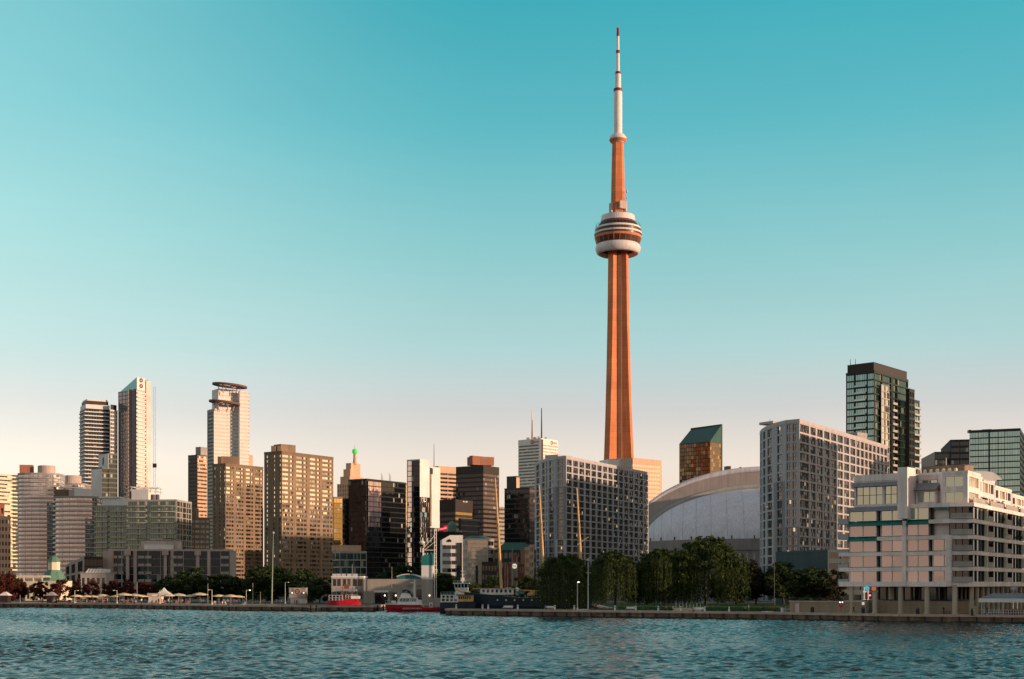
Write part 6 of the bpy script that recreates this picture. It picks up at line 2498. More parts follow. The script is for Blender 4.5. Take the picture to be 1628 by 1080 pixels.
mb = MB()
mb.loft(hull(x0, x1, D, 4.6, sh, -.8, rake=.05))
hl = mb.build('hull', M_red, t)
mb = MB()
rr = hull(x0, x1, D, 4.75, lambda u: sh(u) + .10, -.8, rake=.05)
mb.loft([[(r[0][0], r[0][1], r[0][2] - .22), r[0], r[7], (r[7][0], r[7][1], r[7][2] - .22)] for r in rr[:14]])
mb.build('gunwale', M_wpaint, hl)
textmesh('LYON MACKENZIE', .62, M_wpaint, 'name_lettering', t, (PX(656, D), D - 2.42, .66), 0, mirror=True)
cx = lambda px: PX(px, D)
mb = MB()
mb.loft([[(cx(631), D - 1.7, z(962)), (cx(672), D - 1.7, z(962)), (cx(672), D + 1.7, z(962)), (cx(631), D + 1.7, z(962))],
         [(cx(635), D - 1.55, z(951.2)), (cx(662.5), D - 1.55, z(951.2)), (cx(662.5), D + 1.55, z(951.2)), (cx(635), D + 1.55, z(951.2))]])
wh = mb.build('wheelhouse', M_wpaint, t)
for a, b_ in ((636, 640), (641, 645), (646, 650.5), (652, 654.5), (655.5, 658), (659, 661.5)):
    mb = MB()
    mb.quad((cx(a), D - 1.74, z(956.3)), (cx(b_), D - 1.74, z(956.3)), (cx(b_ + .8), D - 1.68, z(952)), (cx(a + .8), D - 1.68, z(952)))
    mb.build('window', M_bglass, wh)
mb = MB()
mb.box(((cx(633) + cx(664)) / 2, D, z(950.8)), (cx(664) - cx(633), 3.7, .16))
mb.build('cabin_roof', M_wpaint, wh)
mb = MB()
mb.loft([[(cx(636), D - 1.4, z(950.3)), (cx(655), D - 1.4, z(950.3)), (cx(655), D + 1.4, z(950.3)), (cx(636), D + 1.4, z(950.3))],
         [(cx(640), D - 1.2, z(942.5)), (cx(652), D - 1.2, z(943.5)), (cx(652), D + 1.2, z(943.5)), (cx(640), D + 1.2, z(942.5))]])
fb = mb.build('flying_bridge', M_wpaint, t)
mb = MB()
pr = [(639.5, 942.4), (640.5, 938.5), (646, 937), (652, 939.5), (656, 946), (655.5, 950), (653, 944.5), (645, 942)]
mb.loft([[(cx(a), D - 1.35, z(b_)) for a, b_ in pr], [(cx(a), D + 1.35, z(b_)) for a, b_ in pr]])
mb.build('canopy', M_black, fb)
mb = MB()
for a, b_ in ((641.5, 644.2), (645.2, 648)):
    mb.quad((cx(a), D - 1.38, z(942)), (cx(b_), D - 1.38, z(942)), (cx(b_), D - 1.38, z(939.5)), (cx(a), D - 1.38, z(939.5)))
mb.build('canopy_window', M_bglass, fb)
mb = MB()
mb.tube((cx(658.5), D, z(951)), (cx(659.3), D, z(922.5)), .36, .14, 8)
mb.tube((cx(652), D, z(926.5)), (cx(659), D, z(927.5)), .08, .08, 4)
mb.tube((cx(654), D, z(938)), (cx(659), D, z(941)), .07, .07, 4)
mb.box((cx(655), D, z(926.3)), (1.1, .3, .2))
mb.tube((cx(659.3), D, z(922.5)), (cx(659.3), D, z(919.5)), .05, .04, 4)
mb.build('mast', M_wpaint, t)
mb = MB()
mb.loft([[(cx(663), D - 1.5, z(962)), (cx(671), D - 1.5, z(962)), (cx(671), D + 1.5, z(962)), (cx(663), D + 1.5, z(962))],
         [(cx(664), D - 1.3, z(954)), (cx(670), D - 1.3, z(954)), (cx(670), D + 1.3, z(954)), (cx(664), D + 1.3, z(954))]])
mb.build('winch_housing', M_wpaint, t)
mb = MB()
rail(mb, [(cx(613), D - .6, 2.1), (cx(619), D - 1.4, 2.1), (cx(630), D - 2.1, 2.05)], .95)
rail(mb, [(cx(674), D - 2.1, 1.2), (cx(703), D - 1.8, 1.2)], .85)
mb.build('railing', M_wpaint, t)
mb = MB()
mb.box((cx(685.5), D - 1.2, z(962)), (cx(688.2) - cx(682.8), .5, z(957.8) - z(966)))
sp = mb.build('deck_panel', M_wpaint, t)
mb = MB()
mb.box((cx(685.5), D - 1.47, z(962)), (cx(686.6) - cx(684.4), .06, z(960) - z(964)))
mb.build('panel_opening', M_black, sp)
mb = MB()
mb.box((cx(694), D + .5, z(958)), (cx(702) - cx(686), 1.8, z(951) - z(965)))
mb.build('aft_shelter', M_hall, t)
for px in (625, 628):
    mb = MB()
    mb.lathe((cx(px), D - 1, 2.05), [(.45, 0), (.5, .5), (.3, .9), (.05, 1.0)], 8)
    mb.build('deck_vent', M_wpaint, t)

# ---- red fire boat further left
D = 391.0
z = lambda py: PZ(py, D)
cx = lambda px: PX(px, D)
t = empty('fire_boat', (cx(548), D, 0), 'small red fire boat with white rails moored behind the low jetty', 'boat')
mb = MB()
mb.loft(hull(cx(521), cx(573), D, 3.8, lambda u: 2.9 if u < .55 else 2.4, -.6, rake=.05))
mb.build('hull', M_red, t)
mb = MB()
mb.box((cx(556), D, z(957.5)), (cx(572) - cx(546), 2.6, z(952) - z(962)))
cb = mb.build('cabin', M_red, t)
mb = MB()
mb.box((cx(557), D - 1.33, z(960)), (cx(562) - cx(553), .05, z(957) - z(962)))
mb.build('cabin_panel', M_wpaint, cb)
mb = MB()
rail(mb, [(cx(524), D - 1.3, 2.9), (cx(546), D - 1.8, 2.9)], 1.5, .07, .9)
rail(mb, [(cx(550), D - 1.2, z(952)), (cx(570), D - 1.2, z(952))], 1.1, .05, .9)
mb.build('railing', M_wpaint, t)
mb = MB()
mb.tube((cx(545), D, z(958)), (cx(545), D, z(921)), .12, .07, 5)
mb.tube((cx(541), D, z(935)), (cx(549), D, z(935)), .06, .06, 4)
mb.box((cx(551), D, z(933)), (1.4, .8, 1.3))
mb.build('mast', M_redbr, t)
mb = MB()
mb.box((cx(565), D + .4, z(950)), (cx(574) - cx(560), 1.4, .8))
mb.build('wheelhouse_roof', M_wpaint, t)
# low jetty in front of it
t = empty('jetty', (PX(552, 378), 378, 0), 'low timber jetty between the left promenade and the red work boat', 'jetty')
mb = MB()
q = [(PX(489, 374), 374), (PX(611, 376.5), 376.5), (PX(611, 380), 380), (PX(489, 379), 379)]
mb.prism(q, .9, 1.25)
mb.build('deck', M_cope, t)
mb = MB()
mb.prism(offset(q, -.25), -2, .9)
mb.build('wall', M_quay, t)
for i in range(14):
    mb = MB()
    x = PX(494 + i * 8.8, 374.5)
    mb.tube((x, 374.2 + i * .17, -2), (x, 374.2 + i * .17, 1.75), .2, .2, 6)
    mb.build('pile', M_dbrown, t)

# ---- white and blue passenger boat behind the pier tip
D = 350.0
z = lambda py: PZ(py, D)
cx = lambda px: PX(px, D)
t = empty('passenger_boat', (cx(720), D, 0), 'white two-deck passenger boat with a dark blue hull behind the pier tip', 'boat')
mb = MB()
mb.loft(hull(cx(700), cx(757), D, 4.4, lambda u: z(957.5), -1.0, bow='right', rake=.06))
mb.build('hull', M_navy, t)
mb = MB()
mb.box(((cx(701) + cx(729)) / 2, D, z(951.5)), (cx(729) - cx(701), 3.4, .18))
mb.box(((cx(701) + cx(729)) / 2, D, z(957.2)), (cx(729) - cx(701), 3.6, .25))
mb.box(((cx(701) + cx(729)) / 2, D, z(946.4)), (cx(729) - cx(701), 3.5, .15))
for px in (702, 708.5, 715, 721.5, 728):
    for dy in (-1.6, 1.6):
        mb.box((cx(px), D + dy, (z(957) + z(946)) / 2), (.3, .12, z(946) - z(957)))
mb.build('decks', M_wpaint, t)
for i in range(4):
    mb = MB()
    mb.box((cx(705.3 + i * 6.5), D - 1.5, z(954.3)), (.75, .05, .55))
    mb.build('window', M_bglass, t)
mb = MB()
rail(mb, [(cx(701), D - 1.6, z(946.3)), (cx(728), D - 1.6, z(946.3))], .8, .05, .8)
mb.build('railing', wall('teal rail', (.25, .5, .5)), t)
mb = MB()
mb.prism([(cx(727), D - 1.6), (cx(751), D - 1.6), (cx(753), D), (cx(751), D + 1.6), (cx(727), D + 1.6)], z(956.5), z(946.5))
cb = mb.build('wooden_cabin', M_wood, t)
for i in range(6):
    mb = MB()
    mb.box((cx(730.5 + i * 3.4), D - 1.63, z(950.3)), (.34, .05, .62))
    mb.build('window', M_black, cb)
mb = MB()
mb.box((cx(739), D, z(946)), (cx(753) - cx(725), 3.8, .2))
mb.build('cabin_roof', M_dbrown, cb)
# tug wheelhouse behind
D = 372.0
z = lambda py: PZ(py, D)
cx = lambda px: PX(px, D)
t = empty('tug_boat', (cx(734), D, 0), 'tug with a white glazed wheelhouse rising behind the passenger boat', 'boat')
mb = MB()
mb.loft(hull(cx(708), cx(768), D, 6, lambda u: 2.6 + 1.6 * (1 - u) ** 2, -1, bow='right', rake=.05))
mb.build('hull', M_black, t)
mb = MB()
mb.box((cx(735), D, (2.5 + z(941)) / 2), (cx(747) - cx(724), 4, z(941) - 2.5))
mb.loft([[(cx(a), D + b_, z(941)) for a, b_ in ((725, -1.8), (744, -1.8), (744, 1.8), (725, 1.8))], [(cx(a), D + b_, z(934.5)) for a, b_ in ((723, -2.1), (744.5, -2.1), (744.5, 2.1), (723, 2.1))]])
sup = mb.build('deckhouse', M_wpaint, t)
mb = MB()
mb.loft([[(cx(a), D + b_, z(934.4)) for a, b_ in ((724.5, -1.9), (743.5, -1.9), (743.5, 1.9), (724.5, 1.9))], [(cx(a), D + b_, z(928.2)) for a, b_ in ((722.5, -2.1), (744.5, -2.1), (744.5, 2.1), (722.5, 2.1))]])
gl = mb.build('wheelhouse_glass', M_bglass, t)
mb = MB()
for px in (723.5, 728.5, 733.5, 738.5, 744):
    mb.tube((cx(px), D - 2.0, z(934.4)), (cx(px) - .05, D - 2.2, z(928.2)), .12, .12, 4)
mb.box((cx(733.5), D, z(927.6)), (cx(747) - cx(720.5), 4.8, .25))
mb.build('wheelhouse_frame', M_wpaint, gl)
mb = MB()
mb.tube((cx(735.5), D, z(927)), (cx(735.5), D, z(902)), .16, .07, 6)
for yy in (908, 914, 919):
    mb.tube((cx(732.5), D, z(yy)), (cx(738.5), D, z(yy)), .07, .07, 4)
mb.box((cx(735.5), D, z(922)), (1.0, .6, .9))
mb.build('mast', M_wpaint, t)
mb = MB()
rail(mb, [(cx(722), D - 2.2, z(927.2)), (cx(746), D - 2.2, z(927.2))], .7, .04, 1)
mb.build('railing', M_wpaint, t)

# ---- three masted ship
D = 354.0
z = lambda py: PZ(py, D)
cx = lambda px: PX(px, D)
t = empty('tall_ship', (cx(840), D, 0), 'three-masted dark blue sailing ship with bare raked golden masts, moored behind the pier', 'ship')


def ssh(u):
    return z(941.5) + (z(951) - z(941.5)) * min(1, u * 2.4) + .5 * max(0, u - .6)


mb = MB()
mb.loft(hull(cx(737), cx(940), D, 7.5, ssh, -1.5, n=30, rake=.10, stern=.6))
hl = mb.build('hull', M_navy, t)
mb = MB()
rr = hull(cx(737), cx(940), D, 7.62, lambda u: ssh(u) + .12, -1.5, n=30, rake=.10, stern=.6)
mb.loft([[(r[0][0], r[0][1], r[0][2] - .16), r[0], r[7], (r[7][0], r[7][1], r[7][2] - .16)] for r in rr])
mb.build('bulwark_cap', M_dbrown, hl)
for i in range(11):
    mb = MB()
    q = rr[8 + i * 2]
    disc(mb, (q[0][0], q[0][1] + .14, z(954)), (0, -1, 0), 0, .22, 10, .22)
    mb.build('porthole', M_wpaint, hl)
mb = MB()
mb.tube((cx(741), D, z(943)), (cx(724), D, z(938)), .28, .14, 6)
mb.build('bowsprit', M_wood, t)
mb = MB()
mb.box((cx(790), D, z(940.5)), (cx(816) - cx(763), 3.6, z(936) - z(946)))
dh = mb.build('deckhouse', M_wpaint, t)
for i in range(7):
    mb = MB()
    mb.box((cx(769 + i * 7), D - 1.83, z(939.8)), (.55, .05, .75))
    mb.build('window', M_redbr if i < 3 else M_black, dh)
mb = MB()
mb.box((cx(788), D, z(935.7)), (cx(820) - cx(758), 4.1, .16))
mb.build('deckhouse_roof', M_pink, dh)
masts = [(798.5, 787.0, 760), (866.5, 857, 771), (927, 917, 776)]
for i, (xb, xt, yt) in enumerate(masts):
    mb = MB()
    mb.tube((cx(xb), D, 2.5), (cx(xb + (xt - xb) * .55), D, z(945 + (yt - 945) * .55)), .40, .33, 10)
    mb.tube((cx(xb + (xt - xb) * .55), D, z(945 + (yt - 945) * .55)), (cx(xt), D, z(yt)), .33, .16, 10)
    m_ = mb.build('mast', M_wood, t)
    mb = MB()
    ym = 822
    xm = xb + (xt - xb) * (945 - ym) / (945 - yt)
    mb.tube((cx(xm - 10), D - .3, z(ym + 4)), (cx(xm), D, z(ym)), .1, .1, 4)
    mb.tube((cx(xm), D, z(ym)), (cx(xm + 10), D - .3, z(ym + 5)), .1, .1, 4)
    mb.build('crosstree', M_black, m_)
mb = MB()
mb.tube((cx(918), D - .5, z(866)), (cx(935), D - 1.5, z(854)), .14, .1, 5)
mb.tube((cx(927), D - .5, z(894)), (cx(938), D - 1.5, z(886)), .16, .1, 5)
mb.build('gaff', M_cream, t)
mb = MB()
mb.tube((cx(803), D, z(937)), (cx(858), D, z(940)), .16, .12, 5)
mb.tube((cx(752), D, z(936)), (cx(795), D, z(937.5)), .13, .1, 5)
mb.build('boom', M_wood, t)
mb = MB()
for i, (xb, xt, yt) in enumerate(masts):
    xm = xb + (xt - xb) * (945 - 822) / (945 - yt)
    for dx in (-13, -10, 10, 13):
        for sy in (-3.4, 3.4):
            mb.tube((cx(xb + dx * .6), D + sy, z(946)), (cx(xm), D, z(822)), .022, .022, 3)
    a = (cx(xt), D, z(yt + 6))
    if i:
        pv = masts[i - 1]
        mb.tube(a, (cx(pv[0]), D, z(940)), .022, .022, 3)
    else:
        mb.tube(a, (cx(726), D, z(938.5)), .022, .022, 3)
mb.build('rigging', M_black, t)
mb = MB()
mb.loft([[(cx(822), D - 1.2, z(944)), (cx(832), D - 1.4, z(944)), (cx(831), D - .4, z(944)), (cx(822), D - .6, z(944))], [(cx(820), D - 1.6, z(940)), (cx(836), D - 1.6, z(940.5)), (cx(836), D - .2, z(940.5)), (cx(820), D - .2, z(940))]])
mb.build('tender', wall('turquoise tender', (.10, .38, .42)), t)
mb = MB()
mb.prism([(cx(838), D - 1.4), (cx(850), D - 1.4), (cx(850), D + 1.4), (cx(838), D + 1.4)], z(947), [z(944), z(937.5), z(937.5), z(944)])
mb.build('hatch_cover', M_wood, t)
for px in (806, 811, 822):
    mb = MB()
    mb.lathe((cx(px), D - .6, z(946)), [(.4, 0), (.4, 1.2), (.7, 1.6), (.2, 1.9)], 8)
    mb.build('deck_vent', M_wpaint, t)

# ------------------------------------------------------------------ posts, lamps, poles
def lamp_post(name, px, D, ytop, label, arm=.9, lit=False, mat=None, side=1, z0=GZ):
    x, zt = PX(px, D), PZ(ytop, D)
    t = empty(name, (x, D, z0), label, 'lamp post')
    mb = MB()
    mb.lathe((x, D, z0), [(.22, 0), (.2, .5), (.1, .6), (.07, zt - z0)], 8)
    mb.build('pole', mat or M_steel, t)
    mb = MB()
    mb.tube((x, D, zt - .05), (x + arm * side, D - .1, zt + .08), .05, .05, 5)
    a_ = mb.build('arm', mat or M_steel, t)
    mb = MB()
    mb.lathe((x + (arm + .15) * side, D - .1, zt - .1), [(.05, -.05), (.26, 0), (.22, .16), (.03, .22)], 10)
    mb.build('lamp_head', lamp_mat('lit lamp glass', (1, .85, .62), 2.5) if lit else M_white, t)
    return t


for i, (px, yt) in enumerate(((119, 939), (186, 939), (254, 938.5), (337, 938), (391.5, 938.5))):
    lamp_post('promenade_lamp', px, 428 - i * 9, yt, nth(i) + ' from the left of the pale lamp posts along the parasol beach', lit=(i == 4), mat=M_cream, side=-1 if i % 2 else 1)['group'] = 'lamp posts along the parasol beach'
lamp_post('quay_lamp', 918, 311, 925.5, 'lamp post with one lit lamp on the centre quay, in front of the willows', arm=.1, lit=True, mat=M_cream)
lamp_post('street_lamp', 1231, 392, 806, 'very tall street lamp in front of the rounded end of the right grey hotel', arm=2.0, side=-1, mat=M_dsteel)
lamp_post('street_lamp', 453.5, 420, 926, 'grey street lamp at the left of the round sign kiosk', arm=.8)
t = empty('flag_pole', (PX(432, 415), 415, GZ), 'tall bare grey-green pole in front of the tan towers', 'pole')
mb = MB()
mb.tube((PX(432, 415), 415, GZ), (PX(434.5, 415), 415, PZ(848, 415)), .24, .1, 8)
mb.build('shaft', wall('green grey pole', (.25, .30, .27)), t)
mb = MB()
mb.lathe((PX(434.6, 415), 415, PZ(848, 415)), [(.1, -.2), (.35, 0), (.3, .35), (.05, .5)], 8)
mb.build('finial', M_steel, t)
t = empty('signal_mast', (PX(935, 318), 318, GZ), 'thin white signal mast with crossbars between the two leftmost willows', 'mast')
mb = MB()
x = PX(935, 318)
mb.tube((x, 318, GZ), (x, 318, PZ(887, 318)), .14, .08, 6)
for yy in (890.5, 911):
    mb.tube((x - .6, 318, PZ(yy, 318)), (x + .7, 318, PZ(yy, 318)), .06, .06, 4)
mb.build('pole', M_steel, t)
for i, (px, yt) in enumerate(((803, 896), (807, 898), (814.5, 872), (822, 884))):
    t = empty('flag_pole', (PX(px, 500), 500, GZ), nth(i) + ' from the left of the thin poles in front of the round sign tower', 'pole', 'thin poles by the round sign tower')
    mb = MB()
    mb.tube((PX(px, 500), 500, GZ), (PX(px, 500), 500, PZ(yt, 500)), .13, .08, 5)
    mb.build('shaft', M_conc, t)
for i, (px, D, yt) in enumerate(((218, 434, 925), (330.5, 428, 928), (402, 424, 927), (414, 424, 941), (560, 421, 897), (623, 421, 901), (32, 452, 946))):
    t = empty('thin_pole', (PX(px, D), D, GZ), nth(i) + ' from the left of the thin grey poles along the left shore', 'pole', 'thin grey poles along the left shore')
    mb = MB()
    mb.tube((PX(px, D), D, GZ), (PX(px, D), D, PZ(yt, D)), .12, .07, 5)
    mb.build('shaft', M_conc, t)

# white bollards along the centre quay
def quay_y(px, off):
    a, b_ = Vector((-16, 327)), Vector((57.6, 283))
    if px > 1250:
        a, b_ = Vector((57.6, 283)), Vector((76.5, 266))
    k = (px - CXP) / F
    d = b_ - a
    s = (k * a.y - a.x) / (d.x - k * d.y)
    p = a + d * s
    n_ = Vector((-d.y, d.x)).normalized()
    p = p + n_ * off
    return p


proto = None
bp = [(721, 1.0), (763, 1.0), (772, 1.0), (819, 1.2), (878, 1.1), (909, 1.1), (974, 1.1), (1007, 1.4), (1043, 1.1), (1079, 1.1), (1117, 1.1), (1156, 1.1)]
for i, (px, h) in enumerate(bp):
    p = quay_y(px, 1.2)
    lab = nth(i) + ' from the left of the white bollards on the centre quay'
    if proto is None:
        proto = empty('bollard', (p.x, p.y, GZ), lab, 'bollard', 'white bollards on the centre quay')
        mb = MB()
        mb.lathe((p.x, p.y, GZ), [(.20, 0), (.20, .9), (.16, 1.15), (.02, 1.2)], 10)
        mb.build('post', M_white, proto)
        mb = MB()
        mb.lathe((p.x, p.y, GZ + .8), [(.215, 0), (.215, .12)], 10, caps=False)
        mb.build('band', M_dsteel, proto)
    else:
        dup(proto, (p.x, p.y, GZ), 0, lab)
# benches
proto = None
for i, (px, off, lab) in enumerate(((866, 2.6, 'white slatted bench on the quay under the leftmost willow'), (995, 2.6, 'white slatted bench on the quay near the tall white bollard'), (1102, 2.6, 'white slatted bench on the quay in front of the largest willow'), (800, 2.0, 'white slatted bench on the narrow pier beside the dark ship'))):
    p = quay_y(px, off)
    rz = math.atan2(-44, 73.6)
    if proto is None:
        proto = empty('bench', (0, 0, 0), lab, 'bench', 'white benches on the quay')
        mb = MB()
        for k in range(3):
            mb.box((0, -.2 + .2 * k, .45), (2.6, .16, .06))
        mb.build('seat', M_wpaint, proto)
        mb = MB()
        for k in range(2):
            mb.box((0, .34, .65 + .2 * k), (2.6, .05, .15))
        mb.build('backrest', M_wpaint, proto)
        for s_ in (-1, 1):
            mb = MB()
            mb.box((s_ * 1.1, 0, .21), (.1, .55, .42))
            mb.build('leg', M_dsteel, proto)
        place(proto, (p.x, p.y, GZ), rz)
    else:
        dup(proto, (p.x, p.y, GZ), rz, lab)
# bins, life ring stand, kiosk signs, low wall
def bin_(px, off, lab, mat):
    p = quay_y(px, off)
    t = empty('waste_bin', (p.x, p.y, GZ), lab, 'waste bin')
    mb = MB()
    mb.lathe((p.x, p.y, GZ), [(.34, 0), (.38, .1), (.38, 1.05)], 12)
    mb.build('body', mat, t)
    mb = MB()
    mb.lathe((p.x, p.y, GZ + 1.07), [(.42, 0), (.4, .12), (.25, .28), (.02, .3)], 12)
    mb.build('lid', M_dsteel, t)


bin_(1208, 2.0, 'dark waste bin on the quay near the right end of the lawn', M_black)
bin_(1283, 2.2, 'dark waste bin in front of the long low stone wall', M_black)
bin_(1361, 3.0, 'dark waste bin beside the leftmost column of the terraced condominium', M_black)
bin_(1448, 3.0, 'dark waste bin between the second and third condominium columns', M_black)
bin_(1539, 2.2, 'dark waste bin left of the quay-side pavilion', M_black)
bin_(1231, 5.0, 'pale grey waste bin at the left end of the low stone wall', M_steel)
t = empty('garden_wall', (66, 290, GZ), 'long low sandstone wall between lawn and terraced condominium', 'wall')
p0, p1 = quay_y(1239, 6.5), quay_y(1348, 8.5)
e = (p1 - p0).normalized()
n_ = Vector((-e.y, e.x))
mb = MB()
mb.prism([tuple(p0), tuple(p1), tuple(p1 + n_ * .6), tuple(p0 + n_ * .6)], GZ, PZ(957, p0.y))
mb.build('wall', M_sand, t)
mb = MB()
mb.prism(offset([tuple(p0), tuple(p1), tuple(p1 + n_ * .6), tuple(p0 + n_ * .6)], .12), PZ(957, p0.y), PZ(957, p0.y) + .25)
mb.build('coping', M_cope, t)
mb = MB()
q = p0.lerp(p1, .10)
mb.box((q.x - n_.x * .06, q.y - n_.y * .06, GZ + .95), (1.0, .1, 1.9), math.atan2(e.y, e.x))
mb.build('gate', M_pink, t)
mb = MB()
rail(mb, [(p0.x + .2, p0.y + .3, PZ(957, p0.y) + .25), (p1.x - .2, p1.y + .3, PZ(957, p0.y) + .25)], .6, .03, 2.2)
mb.build('railing', M_dsteel, t)
p = quay_y(1325, 3.2)
t = empty('life_ring_stand', (p.x, p.y, GZ), 'red life ring stand on the quay in front of the low stone wall', 'life ring')
mb = MB()
mb.box((p.x, p.y, GZ + .9), (.12, .12, 1.8))
mb.build('post', M_red, t)
mb = MB()
for i in range(14):
    a, b_ = 2 * math.pi * i / 14, 2 * math.pi * (i + 1) / 14
    mb.tube((p.x + .36 * math.cos(a), p.y - .12, GZ + 1.75 + .36 * math.sin(a)), (p.x + .36 * math.cos(b_), p.y - .12, GZ + 1.75 + .36 * math.sin(b_)), .11, .11, 6)
mb.build('ring', M_red, t)
for k, dx in enumerate((-.25, .25)):
    mb = MB()
    mb.lathe((p.x + dx, p.y - .1, GZ + 2.3), [(.02, -.14), (.14, 0), (.02, .14)], 8)
    mb.build('lamp', lamp_mat('white stand light', (1, .95, .9), 3.0), t)
p = quay_y(1359.5, 5.0)
t = empty('round_sign', (p.x, p.y, GZ), 'glowing turquoise round sign on a pole under the left end of the condominium', 'sign')
mb = MB()
mb.tube((p.x, p.y, GZ), (p.x, p.y, 6.2), .07, .07, 6)
mb.build('pole', M_dsteel, t)
mb = MB()
mb.lathe((p.x, p.y - .1, 6.65), [(.01, -.52), (.5, -.18), (.5, .18), (.01, .52)], 14)
mb.build('disc', lamp_mat('turquoise sign light', (.02, .48, .52), .8), t)
mb = MB()
mb.box((p.x + 1.4, p.y - .1, 6.6), (.8, .2, .7))
mb.build('orange_panel', lamp_mat('orange sign light', (.8, .2, .06), .4), t)
mb = MB()
mb.tube((p.x, p.y, 6.1), (p.x + 1.8, p.y, 6.1), .05, .05, 4)
mb.build('arm', M_dsteel, t)
p = quay_y(1342, 11)
t = empty('magenta_sign', (p.x, p.y, GZ), 'small magenta lit sign behind the left end of the condominium', 'sign')
mb = MB()
mb.box((p.x, p.y, 4.1), (.12, .12, 5.2))
mb.build('pole', M_dsteel, t)
mb = MB()
mb.box((p.x, p.y - .1, 6.6), (2.0, .2, .5))
mb.build('panel', lamp_mat('magenta light', (.35, .01, .12), .5), t)
mb = MB()
mb.lathe((p.x, p.y - .25, 5.2), [(.02, -.2), (.2, 0), (.02, .2)], 8)
mb.build('red_lamp', lamp_mat('red lamp', (1, .12, .2), 5), t)
p = quay_y(1361, 3.4)
t = empty('notice_board', (p.x + .2, p.y - .4, GZ), 'white square notice on a post beside the leftmost condominium column', 'sign')
mb = MB()
mb.box((p.x - .3, p.y - .4, GZ + 1.1), (.08, .08, 2.2))
mb.build('post', M_dsteel, t)
mb = MB()
mb.box((p.x - .3, p.y - .47, GZ + 2.1), (.5, .05, .55))
mb.build('panel', lamp_mat('notice light', (.9, .8, .65), .5), t)

t = empty('billboard', (PX(693, 452), 452, GZ), 'small green and orange lit sign right of the fire hall mast', 'sign')
mb = MB()
mb.box((PX(693, 452), 452, PZ(907, 452)), (1.3, .2, .8))
mb.build('green_panel', lamp_mat('green sign light', (.02, .30, .03), .5), t)
mb = MB()
mb.box((PX(693, 452), 452, PZ(910.3, 452)), (1.3, .2, .45))
mb.build('orange_panel', lamp_mat('orange sign light', (.8, .2, .06), .4), t)
mb = MB()
mb.tube((PX(693, 452), 452.2, GZ), (PX(693, 452), 452.2, PZ(908, 452)), .12, .1, 6)
mb.build('pole', M_dsteel, t)
# round sign kiosk at left centre
D = 424
t = Bld('sign_kiosk', 'small pale kiosk with a round red emblem and two lamps at the left centre lawn', 'kiosk', (PX(474, D), D, GZ), None)
t.volume(frontal(459.5, 486, D, 4, 0), PZ(951.5, D), PZ(936, D), M_conc, None, .25)
t.volume(frontal(462, 486, D + .2, 3.6, 0), GZ, PZ(951.5, D), M_cw, None, .05)
mb = MB()
mb.box((PX(473, D), D - .12, PZ(940.8, D)), (2.3, .16, 1.9))
pb_ = t.add('emblem_panel', mb, M_pink)
mb = MB()
disc(mb, (PX(473, D), D - .2, PZ(940.6, D)), (0, -1, 0), .5, .82, 20, .05)
mb.build('emblem_ring', M_redbr, pb_)
mb = MB()
mb.add([(PX(473, D) - .45, D - .26, PZ(941.6, D)), (PX(473, D) + .45, D - .26, PZ(941.6, D)), (PX(473, D) + .2, D - .26, PZ(939.6, D)), (PX(473, D) - .1, D - .26, PZ(939.2, D))], [(0, 1, 2, 3)])
mb.build('emblem_figure', M_redst, pb_)
for px in (464.7, 483):
    mb = MB()
    mb.lathe((PX(px, D), D - .3, PZ(942.8, D)), [(.02, -.22), (.22, 0), (.02, .22)], 8)
    t.add('lamp', mb, lamp_mat('warm lamp', (1, .82, .6), 2.0))
mb = MB()
mb.tube((PX(458, D), D + 1, PZ(930.5, D)), (PX(487, D), D + 1, PZ(930.5, D)), .07, .07, 4)
for px in (459, 472, 486):
    mb.tube((PX(px, D), D + 1, PZ(930.5, D)), (PX(px, D), D + 1, PZ(936, D)), .06, .06, 4)
t.add('roof_rail', mb, M_dsteel)
t.finish()
# white tent and pale canopy behind the parasols
D = 446
t = empty('event_tent', (PX(262, D), D, GZ), 'white peaked tent behind the parasol beach', 'tent')
mb = MB()
c = (PX(261, D), D, 0)
mb.loft([[(c[0] - 2.4, D - 2, 4.2), (c[0] + 2.4, D - 2, 4.2), (c[0] + 2.4, D + 2, 4.2), (c[0] - 2.4, D + 2, 4.2)], [(c[0] - .8, D - .8, 5.4), (c[0] + .8, D - .8, 5.4), (c[0] + .8, D + .8, 5.4), (c[0] - .8, D + .8, 5.4)], [(c[0] - .06, D - .06, 6.5), (c[0] + .06, D - .06, 6.5), (c[0] + .06, D + .06, 6.5), (c[0] - .06, D + .06, 6.5)]])
mb.build('canopy', M_white, t)
for sx, sy in ((-2.2, -1.8), (2.2, -1.8), (2.2, 1.8), (-2.2, 1.8)):
    mb = MB()
    mb.tube((c[0] + sx, D + sy, GZ), (c[0] + sx, D + sy, 4.25), .07, .07, 5)
    mb.build('leg', M_steel, t)
D = 440
t = empty('beach_bar', (PX(244, D), D, GZ), 'low pale beach hut beside the white peaked tent', 'hut')
mb = MB()
mb.prism(frontal(236, 256, D, 3.5, 0), GZ, PZ(948, D))
mb.build('wall', M_cw, t)
mb = MB()
mb.prism(offset(frontal(236, 256, D, 3.5, 0), .3), PZ(948, D), PZ(943.5, D))
mb.build('roof', M_pink, t)
